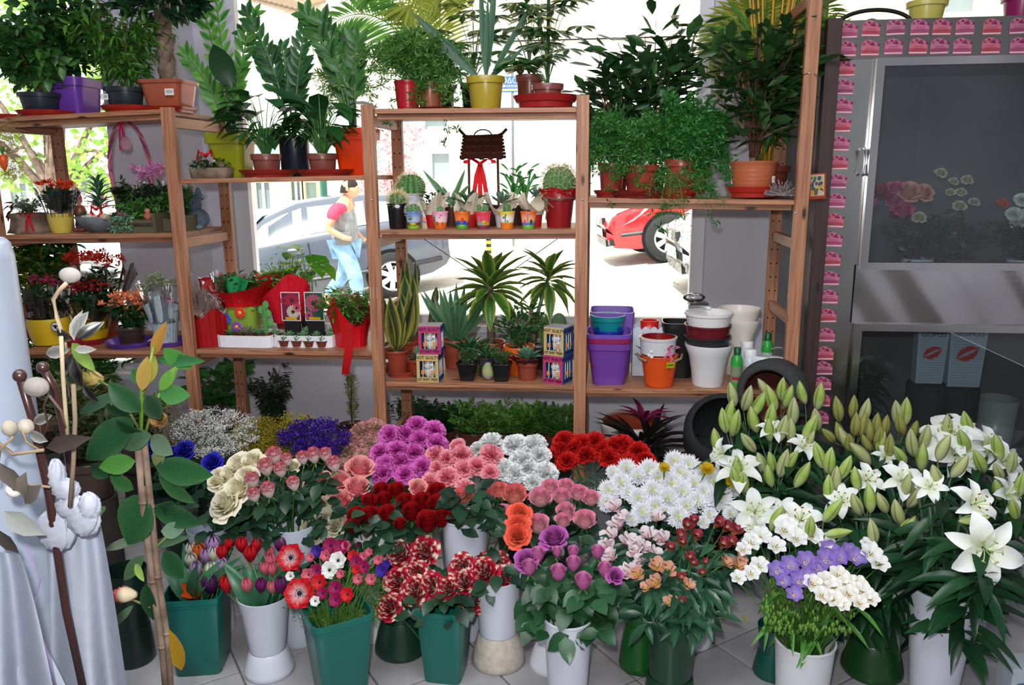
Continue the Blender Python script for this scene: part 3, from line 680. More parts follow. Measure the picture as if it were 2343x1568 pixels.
for (x, y, rz_, zz) in ((.22, -.10, 0, .035), (-.22, .10, 0, .06)):
    v_ = MB(); ball(v_, (0, 0, 0), .05, '#4a3a34', 12, 8, (2.6, 1, .8)); sh_ = v_.obj('shoe', 'matte', man, True, loc=(x, y, zz))

# ================================================================== PLANT KIT
LV = {k: leafT(*a) for k, a in dict(ovate=(.5, 3, .3, .35, .4), wide=(.62, 4, .25, .5, .42), lance=(.28, 4, .5, .5, .45), strap=(.13, 6, .7, .9, .5), sword=(.16, 6, .5, .1, .45),
      needle=(.10, 1, 0, 0, .5), fat=(.4, 3, .5, -.15, .55), zz=(.42, 3, .35, .25, .45), rose=(.66, 4, .2, .35, .42), narrow=(.09, 3, .4, .3, .4), petal=(.55, 3, -.25, -.2, .62), mum=(.20, 3, -.5, -.75, .6)).items()}
LV['needle'] = (np.array([(0, 0, 0), (.06, .5, 0), (0, 1, 0), (-.06, .5, 0)]), [(0, 1, 2, 3)], np.array([0, .5, 1, .5]))
LV['sword'] = leafT(.16, 6, .5, .1, .45, 4); LV['lance'] = leafT(.28, 4, .5, .5, .45, 4)
_lm = {}
def leafobj(parent, kind, M, c1, c2=None, mat='leaf', name='leaf'):
    """one leaf as a part of its own; alike leaves share their mesh"""
    key = (kind, c1, c2, mat)
    if key not in _lm:
        mb = MB(); mb.inst(LV[kind], [np.eye(4)], [lin(c1)], [lin(c2)] if c2 else None); _lm[key] = mb.mesh(name, mat, True)
    o = bpy.data.objects.new(name, _lm[key]); col.objects.link(o); o.parent = parent; o.matrix_local = Matrix(M.tolist()); return o
def leaves(parent, kind, Ms, c1, c2, mat='leaf', name='foliage', c3=None, stuff=True):
    mb = MB(); mb.inst(LV[kind], Ms, shades(c1, c2, len(Ms)), shades(c3, c3, len(Ms)) if c3 else None)
    o = mb.obj(name, mat, parent, True)
    if stuff: o['kind'] = 'stuff'
    return o
def stems_mb(lines, r, color, n=5, r2=None):
    mb = MB()
    for l in lines: tube(mb, l, r, color, n, r2)
    return mb

def pot(t, w, h, color, rb=.74, kind='round', rim=.2, soil='#3a2a20', name='pot', mat='plastic', rimout=1.06, n=32, ribs=0):
    mb = MB(); r = w/2; sq = 7 if kind == 'square' else 0
    if sq: n = 48
    prof = [(0, 0), (r*rb*.96, 0), (r*rb, .004), (r*(rb+(1-rb)*(1-rim))*.97, h*(1-rim))]
    if ribs:
        prof = [(0, 0), (r*rb, 0)]
        for k in range(ribs): z = h*(1-rim)*k/ribs; q = r*(rb+(1-rb)*((k+.5)/ribs)**.6); prof += [(q*.985, z+.001), (q, z+h*.3/ribs), (q, z+h*.7*(1-rim)/ribs)]
    prof += [(r*rimout*.97, h*(1-rim)+.001), (r*rimout, h-.002), (r*rimout*.985, h), (r*rimout*.93, h-.001), (r*.9, h*.86)]
    lathe(mb, prof, color, n, sq=sq); o = mb.obj(name, mat, t, True)
    sm2 = o.modifiers.new('es', 'EDGE_SPLIT'); sm2.split_angle = .7
    sb = MB(); prof2 = [(0, h*.9), (r*.5, h*.91), (r*.91, h*.87)]; lathe(sb, prof2, soil, n, sq=sq); sb.obj('soil', 'soil', t, True)
    return o
def saucer(px, Y, z, w, label, color='#a3261c', h=None, group='plant saucers under the pots', square=0):
    c = on(px, Y, z); s = mpp(c); r = w*s/2; h = (h or 17)*s; t = None
    mb = MB(); n = 48
    wob = lambda a, i: (.012*np.sign(np.sin(a*24)) if i in (3, 4) else 0)
    lathe(mb, [(0, .001), (r*.80, .0005), (r*.84, h*.45), (r*.90, h*.5), (r*.985, h*.92), (r, h), (r*.97, h), (r*.85, h*.5), (r*.78, .004), (0, .004)], color, n, sq=7 if square else 0, wob=None if square else wob)
    o = mb.obj('plant_saucer', 'plastic', None, True, loc=c); o.modifiers.new('es', 'EDGE_SPLIT').split_angle = .6
    return tag(o, label, 'saucer', None), h
# -- foliage kinds; all lengths in metres, t local origin at pot base, z0 soil level
def bush(t, z0, w, h, n, ll, c1='#1d3d22', c2='#3f6a35', kind='ovate', stemc='#5b4a38', nst=9, droop=.5, low=.15, dens=1, gloss=None, c3=None, ytilt=.75, rz=1.0):
    S = []; M = []
    for i in range(nst):
        a = R(0, 2*PI); q = R(.15, 1)**.6
        tip = Vector((math.cos(a)*w/2*q*rz, math.sin(a)*w/2*q*ytilt, z0+h*(1-.25*q)*R(.7, 1)))
        b = Vector((R(-.1, .1)*w*.3, R(-.1, .1)*w*.3, z0-.005)); S.append(bez(b, Vector((tip.x*.35, tip.y*.35, z0+h*.45)), tip, 6))
    pts = [(l, i) for l in S for i in range(1, 6)]
    for k in range(int(n*1.7)):
        l, i = random.choice(pts); f = R(0, 1); p = l[i].lerp(l[i+1], f)
        if p.z < z0+h*low and R(0, 1) < .7: continue
        d = Vector((p.x, p.y, 0)).normalized()*.8+rd(-.6, .6)*.9; d.z = R(-.9, .5)*droop*1.6+(1-droop)*.5
        side = rd(-.7, .7)*w*.15; M.append(frame(p+side, d, (0, 0, 1) if R(0, 1) < .8 else rd(), ll*R(.65, 1.15)))
    stems_mb(S, .0035*max(1, w/.25), stemc, 5, .0012).obj('stem', 'matte', t, True)
    return leaves(t, kind, M, c1, c2, c3=c3)
def zz(t, z0, tips, ll, c1='#173a1e', c2='#3c7a35', n=11, first=.3):
    """arching stems with paired leaves; tips (dx, dy, h)"""
    for (dx, dy, h) in tips:
        b = Vector((dx*.08, dy*.08, z0)); l = bez(b, (dx*.3, dy*.3, z0+h*.6), (dx, dy, z0+h), 14)
        so = stems_mb([l], .006, '#4f6b3c', 6, .003).obj('stem', 'plastic', t, True); M = []
        for k in range(n):
            f = first+(1-first)*k/(n-1); i = f*13.99; p = l[int(i)].lerp(l[int(i)+1], i-int(i)); T_ = (l[min(14, int(i)+1)]-l[int(i)]).normalized()
            side = T_.cross(Vector((0, 1, 0))).normalized()
            for s in (-1, 1):
                d = T_*.75+side*s*.6+Vector((0, R(-.3, .1), R(-.1, .2))); M.append(frame(p, d, (0, -1, .3), ll*R(.8, 1.1)*(1-.35*abs(f-.55))))
        M.append(frame(l[-1], l[-1]-l[-2], (0, -1, .2), ll*.8))
        for m_ in M: leafobj(t, 'zz', m_, random.choice((c1, c2, mixc(c1, c2, .5))), mixc(c2, '#7ba85a', .3))
def spath(t, z0, h, w, n, ll, c1='#1c4422', c2='#2f6a30', big=True, kind='wide'):
    S = []
    for i in range(n):
        a = R(0, 2*PI); q = R(.3, 1); hh = h*R(.55, 1)*(1-.25*q)
        tip = Vector((math.cos(a)*w*.36*q, math.sin(a)*w*.28*q, z0+hh)); b = Vector((tip.x*.12, tip.y*.12, z0)); S.append(bez(b, (tip.x*.35, tip.y*.35, z0+hh*.8), tip, 6))
        d = Vector((math.cos(a), math.sin(a)*.8, R(-.5, .35)))
        leafobj(t, kind, frame(tip, d, (0, 0, 1), ll*R(.75, 1.15)), random.choice((c1, c2, mixc(c1, c2, .5))), None)
    stems_mb(S, .0025, '#4c7a3c', 5, .0016).obj('stem', 'plastic', t, True)
def fern(t, z0, w, h, n, c1='#2d6a2c', c2='#5f9a3f', hang=.0, ytilt=.7, dens=26, nl=.024, up=.5):
    """asparagus fern: arching plumes of very fine needles"""
    S = []; M = []
    for i in range(int(n*1.2)):
        a = R(0, 2*PI); q = R(.15, 1); hx, hy = math.cos(a)*w/2*q, (math.sin(a)-.25)*w/2*q*ytilt
        zt = z0+h*(1-q*.6)*R(.4, 1.3)-hang*2.0*q*R(-.3, 1)
        l = bez((hx*.06, hy*.06, z0), (hx*.55, hy*.55, z0+h*R(.6, 1.2)), (hx, hy, zt), 10); S.append(l)
        for k in range(2, 11):
            p = l[k]; T_ = (l[k]-l[k-1]).normalized()
            for j in range(2):
                br = (T_*.5+rd(-.3, .7)).normalized(); L_ = .06*R(.6, 1.2)*(1.15-k/13)
                S.append([p, p+br*L_])
                for q_ in range(int(dens*.34)):
                    pp = p+br*L_*R(0, 1); M.append(frame(pp, br*.6+rd(), rd(), nl*1.1*R(.7, 1.3), 1.7))
    stems_mb(S, .0009, '#5d8a40', 3, .0005).obj('stem', 'leaf', t)['kind'] = 'stuff'
    return leaves(t, 'needle', M, c1, c2)
def rosette(t, z0, n, ll, c1, c2=None, kind='lance', e0=.25, e1=1.35, w=1.0, jit=.1, zoff=0, ps=True, cen=(0, 0)):
    for i in range(n):
        f = i/max(1, n-1); a = i*2.39996+R(-jit, jit); e = e0+(e1-e0)*f
        d = Vector((math.cos(a)*math.cos(e), math.sin(a)*math.cos(e), math.sin(e)))
        m_ = frame(Vector((cen[0], cen[1], z0+zoff+.004*f))+d*.002, d, (0, 0, 1), ll*(1-.35*f)*R(.9, 1.1), w); leafobj(t, kind, m_, c1, c2)
def ball_cactus(t, z0, r, c1='#2c5a30', sp='#d8c890', ribs=16, sc=.95, nsp=12, hsp=.1):
    mb = MB(); nu = ribs*4
    def f(u, v):
        th = PI*(.04+.9*v); a = 2*PI*u; q = r*(1+.07*math.cos(a*ribs)) * (math.sin(th)**.85)
        return (q*math.cos(a), q*math.sin(a), z0+r*sc*.72+r*sc*math.cos(th))
    sheet(mb, f, nu, 14, c1, lambda u, v: mixc(c1, '#5d8a4c', .5+.5*math.cos(2*PI*u*ribs))); body = mb.obj('body', 'matte', t, True)
    M = []
    for k in range(ribs):
        for j in range(1, 13):
            p = Vector(f(k/ribs, j/14)); nrm = Vector((p.x, p.y, p.z-z0-r*.7)).normalized()
            for _ in range(6): M.append(frame(p, nrm+rd()*.8, rd(), r*hsp*3.6*R(.6, 1.2), .6))
    leaves(body, 'needle', M, sp, '#f0e6c0', 'matte', 'spines')
def col_cactus(t, z0, h, r, c='#3d6b38', dx=0, dy=0, ribs=8, lean=0, sp='#e6dcc0'):
    mb = MB(); nv = 10; 
    def f(u, v):
        a = 2*PI*u; q = r*(1+.12*math.cos(a*ribs))*(1-max(0, (v-.8)/.2)**2*.9)*(.8+.2*min(1, v*4)); return (dx+lean*v+q*math.cos(a), dy+q*math.sin(a), z0+h*v)
    sheet(mb, f, ribs*3, nv, c, lambda u, v: mixc(c, '#7aa060', .25+.25*math.cos(2*PI*u*ribs))); body = mb.obj('body', 'matte', t, True); M = []
    for k in range(ribs):
        for j in range(1, 10):
            p = Vector(f(k/ribs, j/10)); nrm = Vector((math.cos(2*PI*k/ribs), math.sin(2*PI*k/ribs), 0))
            for _ in range(3): M.append(frame(p, nrm+rd()*.8, rd(), r*.8*R(.6, 1.2), .6))
    leaves(body, 'needle', M, sp, sp, 'matte', 'spines')
def sword(t, z0, n, h, w, c='#274a2a', edge='#cfc860', sp=.03, lean=.2):
    for i in range(n):
        a = i*2.4; b = Vector((math.cos(a)*sp*R(.3, 1), math.sin(a)*sp*R(.3, 1), z0)); d = Vector((math.cos(a)*lean*R(.3, 1), math.sin(a)*lean*.8, 1))
        hh = h*R(.6, 1) if i else h; m_ = frame(b, d, (math.cos(a+R(-.5, .5)), -abs(math.sin(a))-.3, 0), 1); m_[:3, 0] *= w/.16; m_[:3, 1] *= hh; m_[:3, 2] *= w
        leafobj(t, 'sword', m_, c, edge)
def dracaena(t, z0, th, tr, n, ll, c1='#3f7a2e', c2='#b9c860', crown=None, tc='#8a6a50', dx=0):
    mb = MB(); tube(mb, [(0, 0, z0-.01), (dx*.3, 0, z0+th*.5), (dx, 0, z0+th)], tr, tc, 10, tr*.8)
    for k in range(6): z = z0+th*(k+.5)/6; tube(mb, [(dx*k/6, 0, z-.002), (dx*k/6, 0, z+.002)], tr*1.06, mixc(tc, '#5a4030', .5), 10)
    mb.obj('trunk', 'bark' if tr > .012 else 'plastic', t, True)
    for i in range(n):
        a = i*2.39996; f = i/n; e = -.7+1.85*f**.9; d = Vector((math.cos(a)*math.cos(e), math.sin(a)*.7*math.cos(e), math.sin(e)))
        m_ = frame(Vector((dx, 0, z0+th*(.86+.16*f))), d, (0, 0, 1), ll*R(.8, 1.15), 1.0); leafobj(t, 'lance', m_, random.choice((c1, mixc(c1, '#21421e', .5))), c2)
def frond(t, pts, ll, c1, c2, n=34, kind='narrow', w=1.0, up=(0, -1, .6)):
    l = bez(*pts, 20); so = stems_mb([l], .004, mixc(c1, '#a89a40', .4), 5, .0012).obj('frond', 'plastic', t, True); M = []
    for k in range(n):
        f = .12+.87*k/(n-1); i = min(19.99, f*20); p = l[int(i)].lerp(l[min(20, int(i)+1)], i-int(i)); T_ = (l[min(20, int(i)+1)]-l[int(i)]).normalized(); side = T_.cross(Vector(up)).normalized()
        for s in (-1, 1):
            d = T_*.7+side*s+Vector((0, 0, -.15)); M.append(frame(p, d, up, ll*math.sin(PI*min(.97, f*.85+.13))**.6*R(.9, 1.05), w))
    o = leaves(so, kind, M, c1, c2, name='pinnae'); return so
def cluster_heads(t, pts, r, n, c1, c2, name='flowers', kind='petal', mat='petal', np_=5, elev=.5, cc=None):
    """many small star flowers: each np_ petals"""
    M = []; 
    for p in pts:
        for _ in range(n):
            q = Vector(p)+rd(-.4, 1)*r; nrm = (rd(-.2, 1)*.7+Vector((0, -.4, .8))).normalized(); u = nrm.cross(Vector((1, .2, 0))).normalized(); v_ = nrm.cross(u); pl = r*R(.5, .8)
            for k in range(np_):
                a = 2*PI*k/np_; d = u*math.cos(a)+v_*math.sin(a)+nrm*elev; M.append(frame(q, d, nrm, pl))
    return leaves(t, kind, M, c1, c2, mat, name)
def wrap(t, r0, r1, z0, z1, color, mat='paper', n=40, spikes=9, amp=.12, name='wrapping', rag=.15, yoff=0):
    """gathered sheet of paper or film round a pot"""
    mb = MB(); ph = R(0, 6)
    def f(u, v):
        a = 2*PI*u; r = r0+(r1-r0)*v**1.4; r *= 1+amp*(.2+v)*math.sin(spikes*a+ph)*.6+.03*math.sin(23*a); z = z0+(z1-z0)*v*(1+rag*v*math.sin(spikes*.5*a+ph)*.8)
        return (r*math.cos(a), r*math.sin(a)+yoff, z)
    sheet(mb, f, n*2, 7, color, lambda u, v: mixc(color, '#ffffff', .0)); return mb.obj(name, mat, t, True)
def bow(t, p, s, color, tails=2, tl=1.6, name='bow'):
    mb = MB(); p = Vector(p)
    def ribbon(l, w):
        V = []; k = len(l)
        for i, q in enumerate(l): V += [tuple(q+Vector((0, 0, w/2))), tuple(q-Vector((0, 0, w/2)))] if abs((l[-1]-l[0]).x) > abs((l[-1]-l[0]).z) else [tuple(q+Vector((w/2, 0, 0))), tuple(q-Vector((w/2, 0, 0)))]
        mb.add(V, [(2*i, 2*i+1, 2*i+3, 2*i+2) for i in range(k-1)], color)
    for sx in (-1, 1):
        ribbon([p, p+Vector((sx*s*.5, -.2*s, .35*s)), p+Vector((sx*s, -.3*s, .25*s)), p+Vector((sx*s*1.05, -.1*s, .05*s)), p+Vector((sx*s*.5, -.25*s, -.02*s)), p+Vector((0, -.1*s, 0))], s*.38)
    for k in range(tails):
        sx = -1+2*k/max(1, tails-1); ribbon([p, p+Vector((sx*s*.25, -.2*s, -s*tl*.35)), p+Vector((sx*s*.5, -.15*s, -s*tl))], s*.34)
    ball(mb, p+Vector((0, -.15*s, 0)), s*.16, color, 8, 6); return mb.obj(name, 'petal', t, True)
def tagcard(t, p, w, h, rz=0, color='#f2f2f0', bars=True):
    mb = MB(); box(mb, p, (w, .0008, h), color, rz)
    if bars:
        for k in range(5): box(mb, (p[0]-w*.3+w*.15*k, p[1]-.0006, p[2]+h*.05), (w*.05, .0004, h*.5), '#303030', rz)
    return mb.obj('price_label', 'paper', t)

def item(name, cat, label, px, Y, z, group=None):
    c = on(px, Y, z); t = thing(name, c, label, cat, group); t['_s'] = mpp(c); return t, mpp(c)
def PT(t, px, py, dy=0):              # local point of a thing under a pixel, at the thing's own depth + dy
    q = P(px, py, t.location.y+dy); return q-t.location

# ================================================================== THINGS ON THE SHELVES
TC = '#8e4a3c'; TR = '#8c2c20'
def L(k, px): return SZ(k, px)+.0005
# ---------- bay one, top
Yt = 3.5
SAUC = lambda px, Y, z, w, lab, **k: saucer(px, Y, z, w, lab, **k)
z = L('1a', 85); SAUC(108, 3.44, z, 124, 'round dark red plant saucer under the black ficus pot at the shelf end')
SAUC(30, 3.58, L('1a', 30), 84, 'bright red saucer at the very end of the top shelf', color='#b5251c')
SAUC(300, 3.44, L('1a', 300), 124, 'round dark red saucer under the black pot with a barcode label')
SAUC(388, 3.48, L('1a', 380), 104, 'square red saucer under the square terracotta pot', square=1, h=12)
t, s = item('potted_ficus', 'potted plant', 'leafy green ficus in a round black pot at the shelf end', 97, 3.44, L('1a', 97)+.012)
pot(t, 88*s, 50*s, '#252c33', .78); bush(t, 46*s, 230*s, 230*s, 680, 36*s, '#235228', '#5f9a44', droop=.75, nst=14, low=.05)
t, s = item('potted_ficus', 'potted plant', 'tall dark ficus in a square purple pot', 170, 3.56, L('1a', 170))
pot(t, 104*s, 88*s, '#6a3a9c', .82, 'square', .22); bush(t, 80*s, 200*s, 260*s, 460, 34*s, '#1c4024', '#3f7040', droop=.7, nst=12, low=.1)
t, s = item('potted_ficus', 'potted plant', 'bright green ficus in a round black pot with barcode label', 292, 3.44, L('1a', 292)+.012)
pot(t, 88*s, 52*s, '#232b31', .8); tagcard(t, (-28*s, -38*s, 30*s), 17*s, 13*s, .1); bush(t, 48*s, 190*s, 210*s, 640, 32*s, '#245a26', '#6aa03c', kind='lance', droop=.75, nst=14, low=.05)
t, s = item('ficus_tree', 'potted plant', 'ficus standard with a thick braided trunk in a square terracotta pot', 392, 3.50, L('1a', 380)+.008)
pot(t, 100*s, 66*s, '#a2543a', .76, 'square', .12); tagcard(t, (28*s, -51*s, 38*s), 21*s, 14*s)
mb = MB()
for k in range(3): tube(mb, [(9*s*math.cos(i*.7+k*2.1), 9*s*math.sin(i*.7+k*2.1), 60*s+i*13*s) for i in range(14)], [13*s-.3*s*i for i in range(14)], '#7a6250', 8)
mb.obj('trunk', 'bark', t, True)
Ms = []
for _ in range(520):
    d = rd(-.75, 1); q = Vector((d.x*88*s, d.y*70*s, 262*s+d.z*62*s)); Ms.append(frame(q*1.0, Vector((d.x, d.y, R(-1, .1))), rd(), 36*s*R(.7, 1.1)))
leaves(t, 'ovate', Ms, '#102a18', '#21502a')
# ---------- bay one, middle
t, s = item('tree_stump_planter', 'potted plant', 'red-leaved fittonia in a tree-stump planter with red bow', 72, 3.46, L('1b', 72))
mb = MB(); lathe(mb, [(0, 0), (46*s, 0), (40*s, 10*s), (36*s, 30*s), (40*s, 42*s), (36*s, 44*s), (30*s, 38*s), (0, 38*s)], '#5b3a2e', 30, wob=lambda a, i: .06*np.sin(a*7)+.04*np.sin(a*13+1), cols=['#4a5a30', '#556030', '#5b3a2e', '#7a4030', '#8a5040', '#3a2a20', '#2a2018', '#2a2018']); mb.obj('planter', 'bark', t, True)
bush(t, 36*s, 76*s, 50*s, 160, 13*s, '#5b7a5a', '#8a9a7a', nst=9, low=0); 
for k in range(9): leafobj(t, 'ovate', frame((-30*s+R(-6, 6)*s, -8*s, 44*s+k*3*s), (-1, R(-.6, .3), R(-1, .4)), (0, -.3, 1), 27*s), random.choice(('#5e1a34', '#7a2442', '#4a1830')))
bow(t, (30*s, -40*s, 40*s), 17*s, '#d01828', 2, 2.0)
t, s = item('cellophane_plant', 'potted plant', 'orange-red flowers in cellophane and a ribbed yellow pot', 142, 3.42, L('1b', 142))
pot(t, 56*s, 44*s, '#c9b24c', .66, ribs=9, rim=.05, rimout=1.02)
bush(t, 38*s, 44*s, 64*s, 170, 24*s, '#1a3a22', '#2c5530', nst=8, kind='fat', low=0, droop=.1)
for k in range(13):
    p = Vector((R(-34, 34)*s, R(-16, 10)*s, R(96, 112)*s)); rosette_pts = []
    Ms = [frame(p, rd(0, 1)+Vector((0, 0, .4)), rd(), 16*s*R(.6, 1.1)) for _ in range(16)]; leaves(t, 'lance', Ms, '#c8321c', '#e8582c', 'petal', 'bloom', stuff=False)
wrap(t, 27*s, 44*s, 36*s, 96*s, '#ffffff', 'cellophane', name='cellophane')
t, s = item('garden_gnome', 'figurine', 'small brown garden figurine standing behind the yellow ribbed pot', 188, 3.52, L('1b', 188))
mb = MB(); lathe(mb, [(0, 0), (12*s, 0), (13*s, 14*s), (10*s, 30*s), (14*s, 44*s), (11*s, 56*s), (4*s, 60*s), (8*s, 66*s), (8*s, 74*s), (5*s, 88*s), (0, 100*s)], '#6a4030', 16, cols=['#a05a48', '#a05a48', '#2c3450', '#2c3450', '#8a4a30', '#8a4a30', '#c89878', '#c89878', '#b8303a', '#b8303a', '#b8303a']); mb.obj('body', 'plastic', t, True)
mb = MB(); [ball(mb, (x*s, -12*s, 4*s), 6*s, '#a05a48', 8, 6, (1.4, 1, .7)) for x in (-8, 8)]; mb.obj('foot', 'plastic', t, True)
t, s = item('stone_bowl_garden', 'planter', 'grey stone bowl garden with a tall euphorbia and red heart', 236, 3.44, L('1b', 236))
mb = MB(); lathe(mb, [(0, 0), (28*s, 0), (46*s, 20*s), (54*s, 36*s), (50*s, 36*s), (40*s, 30*s), (0, 32*s)], '#6e7478', 30, wob=lambda a, i: .05*np.sin(a*5+i)+.03*np.sin(a*11)); mb.obj('bowl', 'stone', t, True)
mb = MB(); tube(mb, [(0, 0, 28*s), (2*s, 0, 110*s)], 3*s, '#3c6038', 6); mb.obj('stem', 'plastic', t)
for k in range(34):
    f = k/33; a = k*2.4; leafobj(t, 'lance', frame((0, 0, (50+62*f)*s), (math.cos(a), math.sin(a)*.6, .55+f), (0, 0, 1), 46*s*(1-.35*f)), random.choice(('#3b6b44', '#285a38', '#5a8a66')), '#7fa890')
for x in (-32, 38): rosette(t, 32*s, 12, 24*s, '#2f5a30', '#4a7a44', cen=(x*s, -10*s))
mb = MB()
for sx in (-1, 1): tube(mb, [(12*s, -34*s, 32*s), (12*s+sx*13*s, -34*s, 46*s), (12*s+sx*10*s, -34*s, 58*s), (12*s, -34*s, 52*s)], 3.4*s, '#c8181c', 8)
mb.obj('heart_pick', 'plastic', t, True)
for (x, r_, c_) in ((-5, 9, '#c8b8b0'), (8, 6, '#c8a890'), (32, 10, '#c2a890'), (-18, 5, '#b8b0a8')):
    mb = MB(); ball(mb, (0, 0, 0), r_*s, c_, 10, 7, (1.2, 1, .75)); mb.obj('pebble', 'stone', t, True, loc=(x*s, -36*s, 36*s))
fl_ = []
for k in range(7): fl_.append(Vector((R(-46, 46)*s, R(-10, 20)*s, R(55, 80)*s)))
cluster_heads(t, fl_, 8*s, 4, '#e05a78', '#f0a0a8')
# crate with lettering
t, s = item('wooden_crate_planter', 'planter', 'weathered wooden crate with black lettering holding small plants', 333, 3.42, L('1b', 333))
W_, D_, H_ = 98*s, 90*s, 30*s
for nm, c_, sz2 in (('slat', (0, -D_/2, H_*.25), (W_, 5*s, H_*.48)), ('slat', (0, -D_/2, H_*.76), (W_, 5*s, H_*.46)), ('slat', (0, D_/2, H_/2), (W_, 5*s, H_)), ('end_board', (-W_/2, 0, H_/2), (5*s, D_, H_)), ('end_board', (W_/2, 0, H_*.72), (7*s, D_, H_*1.45))):
    mb = MB(); box(mb, c_, sz2, '#5a5340'); mb.obj(nm, 'matte', t)
mb = MB(); lettering(mb, 'VEILING GRUBBENVORST', 10*s, (0, -D_/2-3*s, H_*.62), '#26221a', sx=.85); mb.obj('lettering', 'matte', t)
mb = MB(); box(mb, (0, 0, H_*.7), (W_*.94, D_*.9, 4*s), '#3a2a20'); mb.obj('soil', 'soil', t)
bush(t, 25*s, 96*s, 60*s, 260, 18*s, '#2d6b2a', '#6aa84c', nst=12, low=0, kind='lance')
leaves(t, 'fat', [frame((R(-55, 0)*s, -D_/2-R(0, 8)*s, R(5, 40)*s), rd(-1, .3), (0, -1, 1), 9*s) for _ in range(150)], '#4f8f6a', '#86bd96', name='trailing_leaves')
mb = MB(); ball(mb, (28*s, -30*s, 36*s), 9*s, '#a86050', 10, 8); ball(mb, (28*s, -30*s, 48*s), 6*s, '#b87060', 10, 8); mb.obj('ornament', 'matte', t, True)
t, s = item('wooden_crate_planter', 'planter', 'second weathered crate planter half hidden behind the shelving post', 410, 3.46, L('1b', 410))
for nm, c_, sz2 in (('slat', (0, -30*s, 15*s), (58*s, 4*s, 28*s)), ('slat', (0, 30*s, 15*s), (58*s, 4*s, 28*s)), ('end_board', (-29*s, 0, 15*s), (4*s, 60*s, 30*s)), ('end_board', (29*s, 0, 18*s), (4*s, 60*s, 36*s))):
    mb = MB(); box(mb, c_, sz2, '#5a5340'); mb.obj(nm, 'matte', t)
bush(t, 25*s, 70*s, 90*s, 200, 17*s, '#2a5a28', '#5a9040', nst=10, low=0)
# pink wicker arch basket behind
t, s = item('wicker_arch_basket', 'basket', 'pink wicker basket with tall arched handle, ribbon and hanging egg', 312, 3.60, L('1b', 312))
mb = MB(); lathe(mb, [(0, 0), (30*s, 0), (40*s, 40*s), (36*s, 40*s), (28*s, 6*s)], '#b06a80', 24, wob=lambda a, i: .03*np.sin(a*16+i*3)); mb.obj('basket', 'matte', t, True)
mb = MB()
for k in range(3): tube(mb, [(48*s*math.cos(a)+3*s*math.sin(9*a+k*2.1), 3*s*math.cos(9*a+k*2.1), 38*s+ (90+110*math.sin(a))*s if 0 < a < PI else 40*s) for a in [PI*i/30 for i in range(31)]], 2.2*s, ('#b8607c', '#d08a9e', '#a05068')[k], 6)
for sx in (-1, 1): tube(mb, [(sx*48*s, 0, 128*s), (sx*38*s, 0, 38*s)], 4*s, '#b8607c', 8)
mb.obj('handle', 'matte', t, True); bow(t, (-6*s, -6*s, 238*s), 14*s, '#e0306a', 2, 4.5, 'ribbon')
mb = MB(); ball(mb, (0, -6*s, 190*s), 12*s, '#d8a8b8', 14, 10, (1, 1, 1.35)); tube(mb, [(0, -6*s, 205*s), (0, -3*s, 238*s)], .8*s, '#e0306a', 4); mb.obj('hanging_egg', 'matte', t, True)
bush(t, 38*s, 80*s, 80*s, 240, 20*s, '#1f3d22', '#4f6a40', nst=10, low=0)
t, s = item('potted_nerine', 'potted plant', 'spidery pink flowers over dark leaves in a clear wrapped pot', 362, 3.54, L('1b', 362))
pot(t, 50*s, 44*s, '#3a3a34', .8); bush(t, 40*s, 56*s, 80*s, 130, 34*s, '#1c3a22', '#2f5a34', kind='lance', nst=8, low=0, droop=.2)
for k in range(9):
    p = Vector((R(-34, 34)*s, R(-26, 0)*s, R(112, 140)*s)); Ms = [frame(p, rd(-.1, 1)+Vector((0, -.3, 0)), rd(), 22*s*R(.6, 1.1), .6) for _ in range(20)]; leaves(t, 'lance', Ms, '#c86aa8', '#e8a8d0', 'petal', 'bloom', stuff=False)
wrap(t, 25*s, 36*s, 40*s, 104*s, '#ffffff', 'cellophane', name='cellophane')
t, s = item('stone_rabbit', 'figurine', 'blue grey long-eared rabbit figurine sitting on the shelf', 456, 3.56, L('1b', 440))
mb = MB(); ball(mb, (0, 0, 24*s), 25*s, '#5c6a7c', 16, 12, (1, .85, .95)); ball(mb, (-6*s, -2*s, 56*s), 17*s, '#5c6a7c', 14, 10, (1, .9, .95)); mb.obj('body', 'stone', t, True)
for sx in (-1, 1): 
    mb = MB(); ball(mb, (0, 0, 14*s), 9*s, '#5c6a7c', 10, 8, (.9, .55, 1.8)); mb.obj('ear', 'stone', t, True, loc=(-6*s+sx*10*s, 2*s, 64*s))
mb = MB(); [ball(mb, (x*s, -20*s, 6*s), 9*s, '#6a788a', 10, 7, (.8, 1.3, .7)) for x in (-12, 12)]; mb.obj('paw', 'stone', t, True)
mb = MB(); [ball(mb, ((-6+x)*s, -17*s, 60*s), 2*s, '#20242a', 8, 6) for x in (-6, 6)]; mb.obj('eye', 'plastic', t, True)
t, s = item('potted_succulent', 'potted plant', 'small jade bush half hidden between post and grey rabbit', 432, 3.66, L('1b', 430)); pot(t, 34*s, 30*s, '#6a5a4c', .8); bush(t, 26*s, 60*s, 70*s, 120, 16*s, '#2f6030', '#6a9a50', nst=7, low=0)
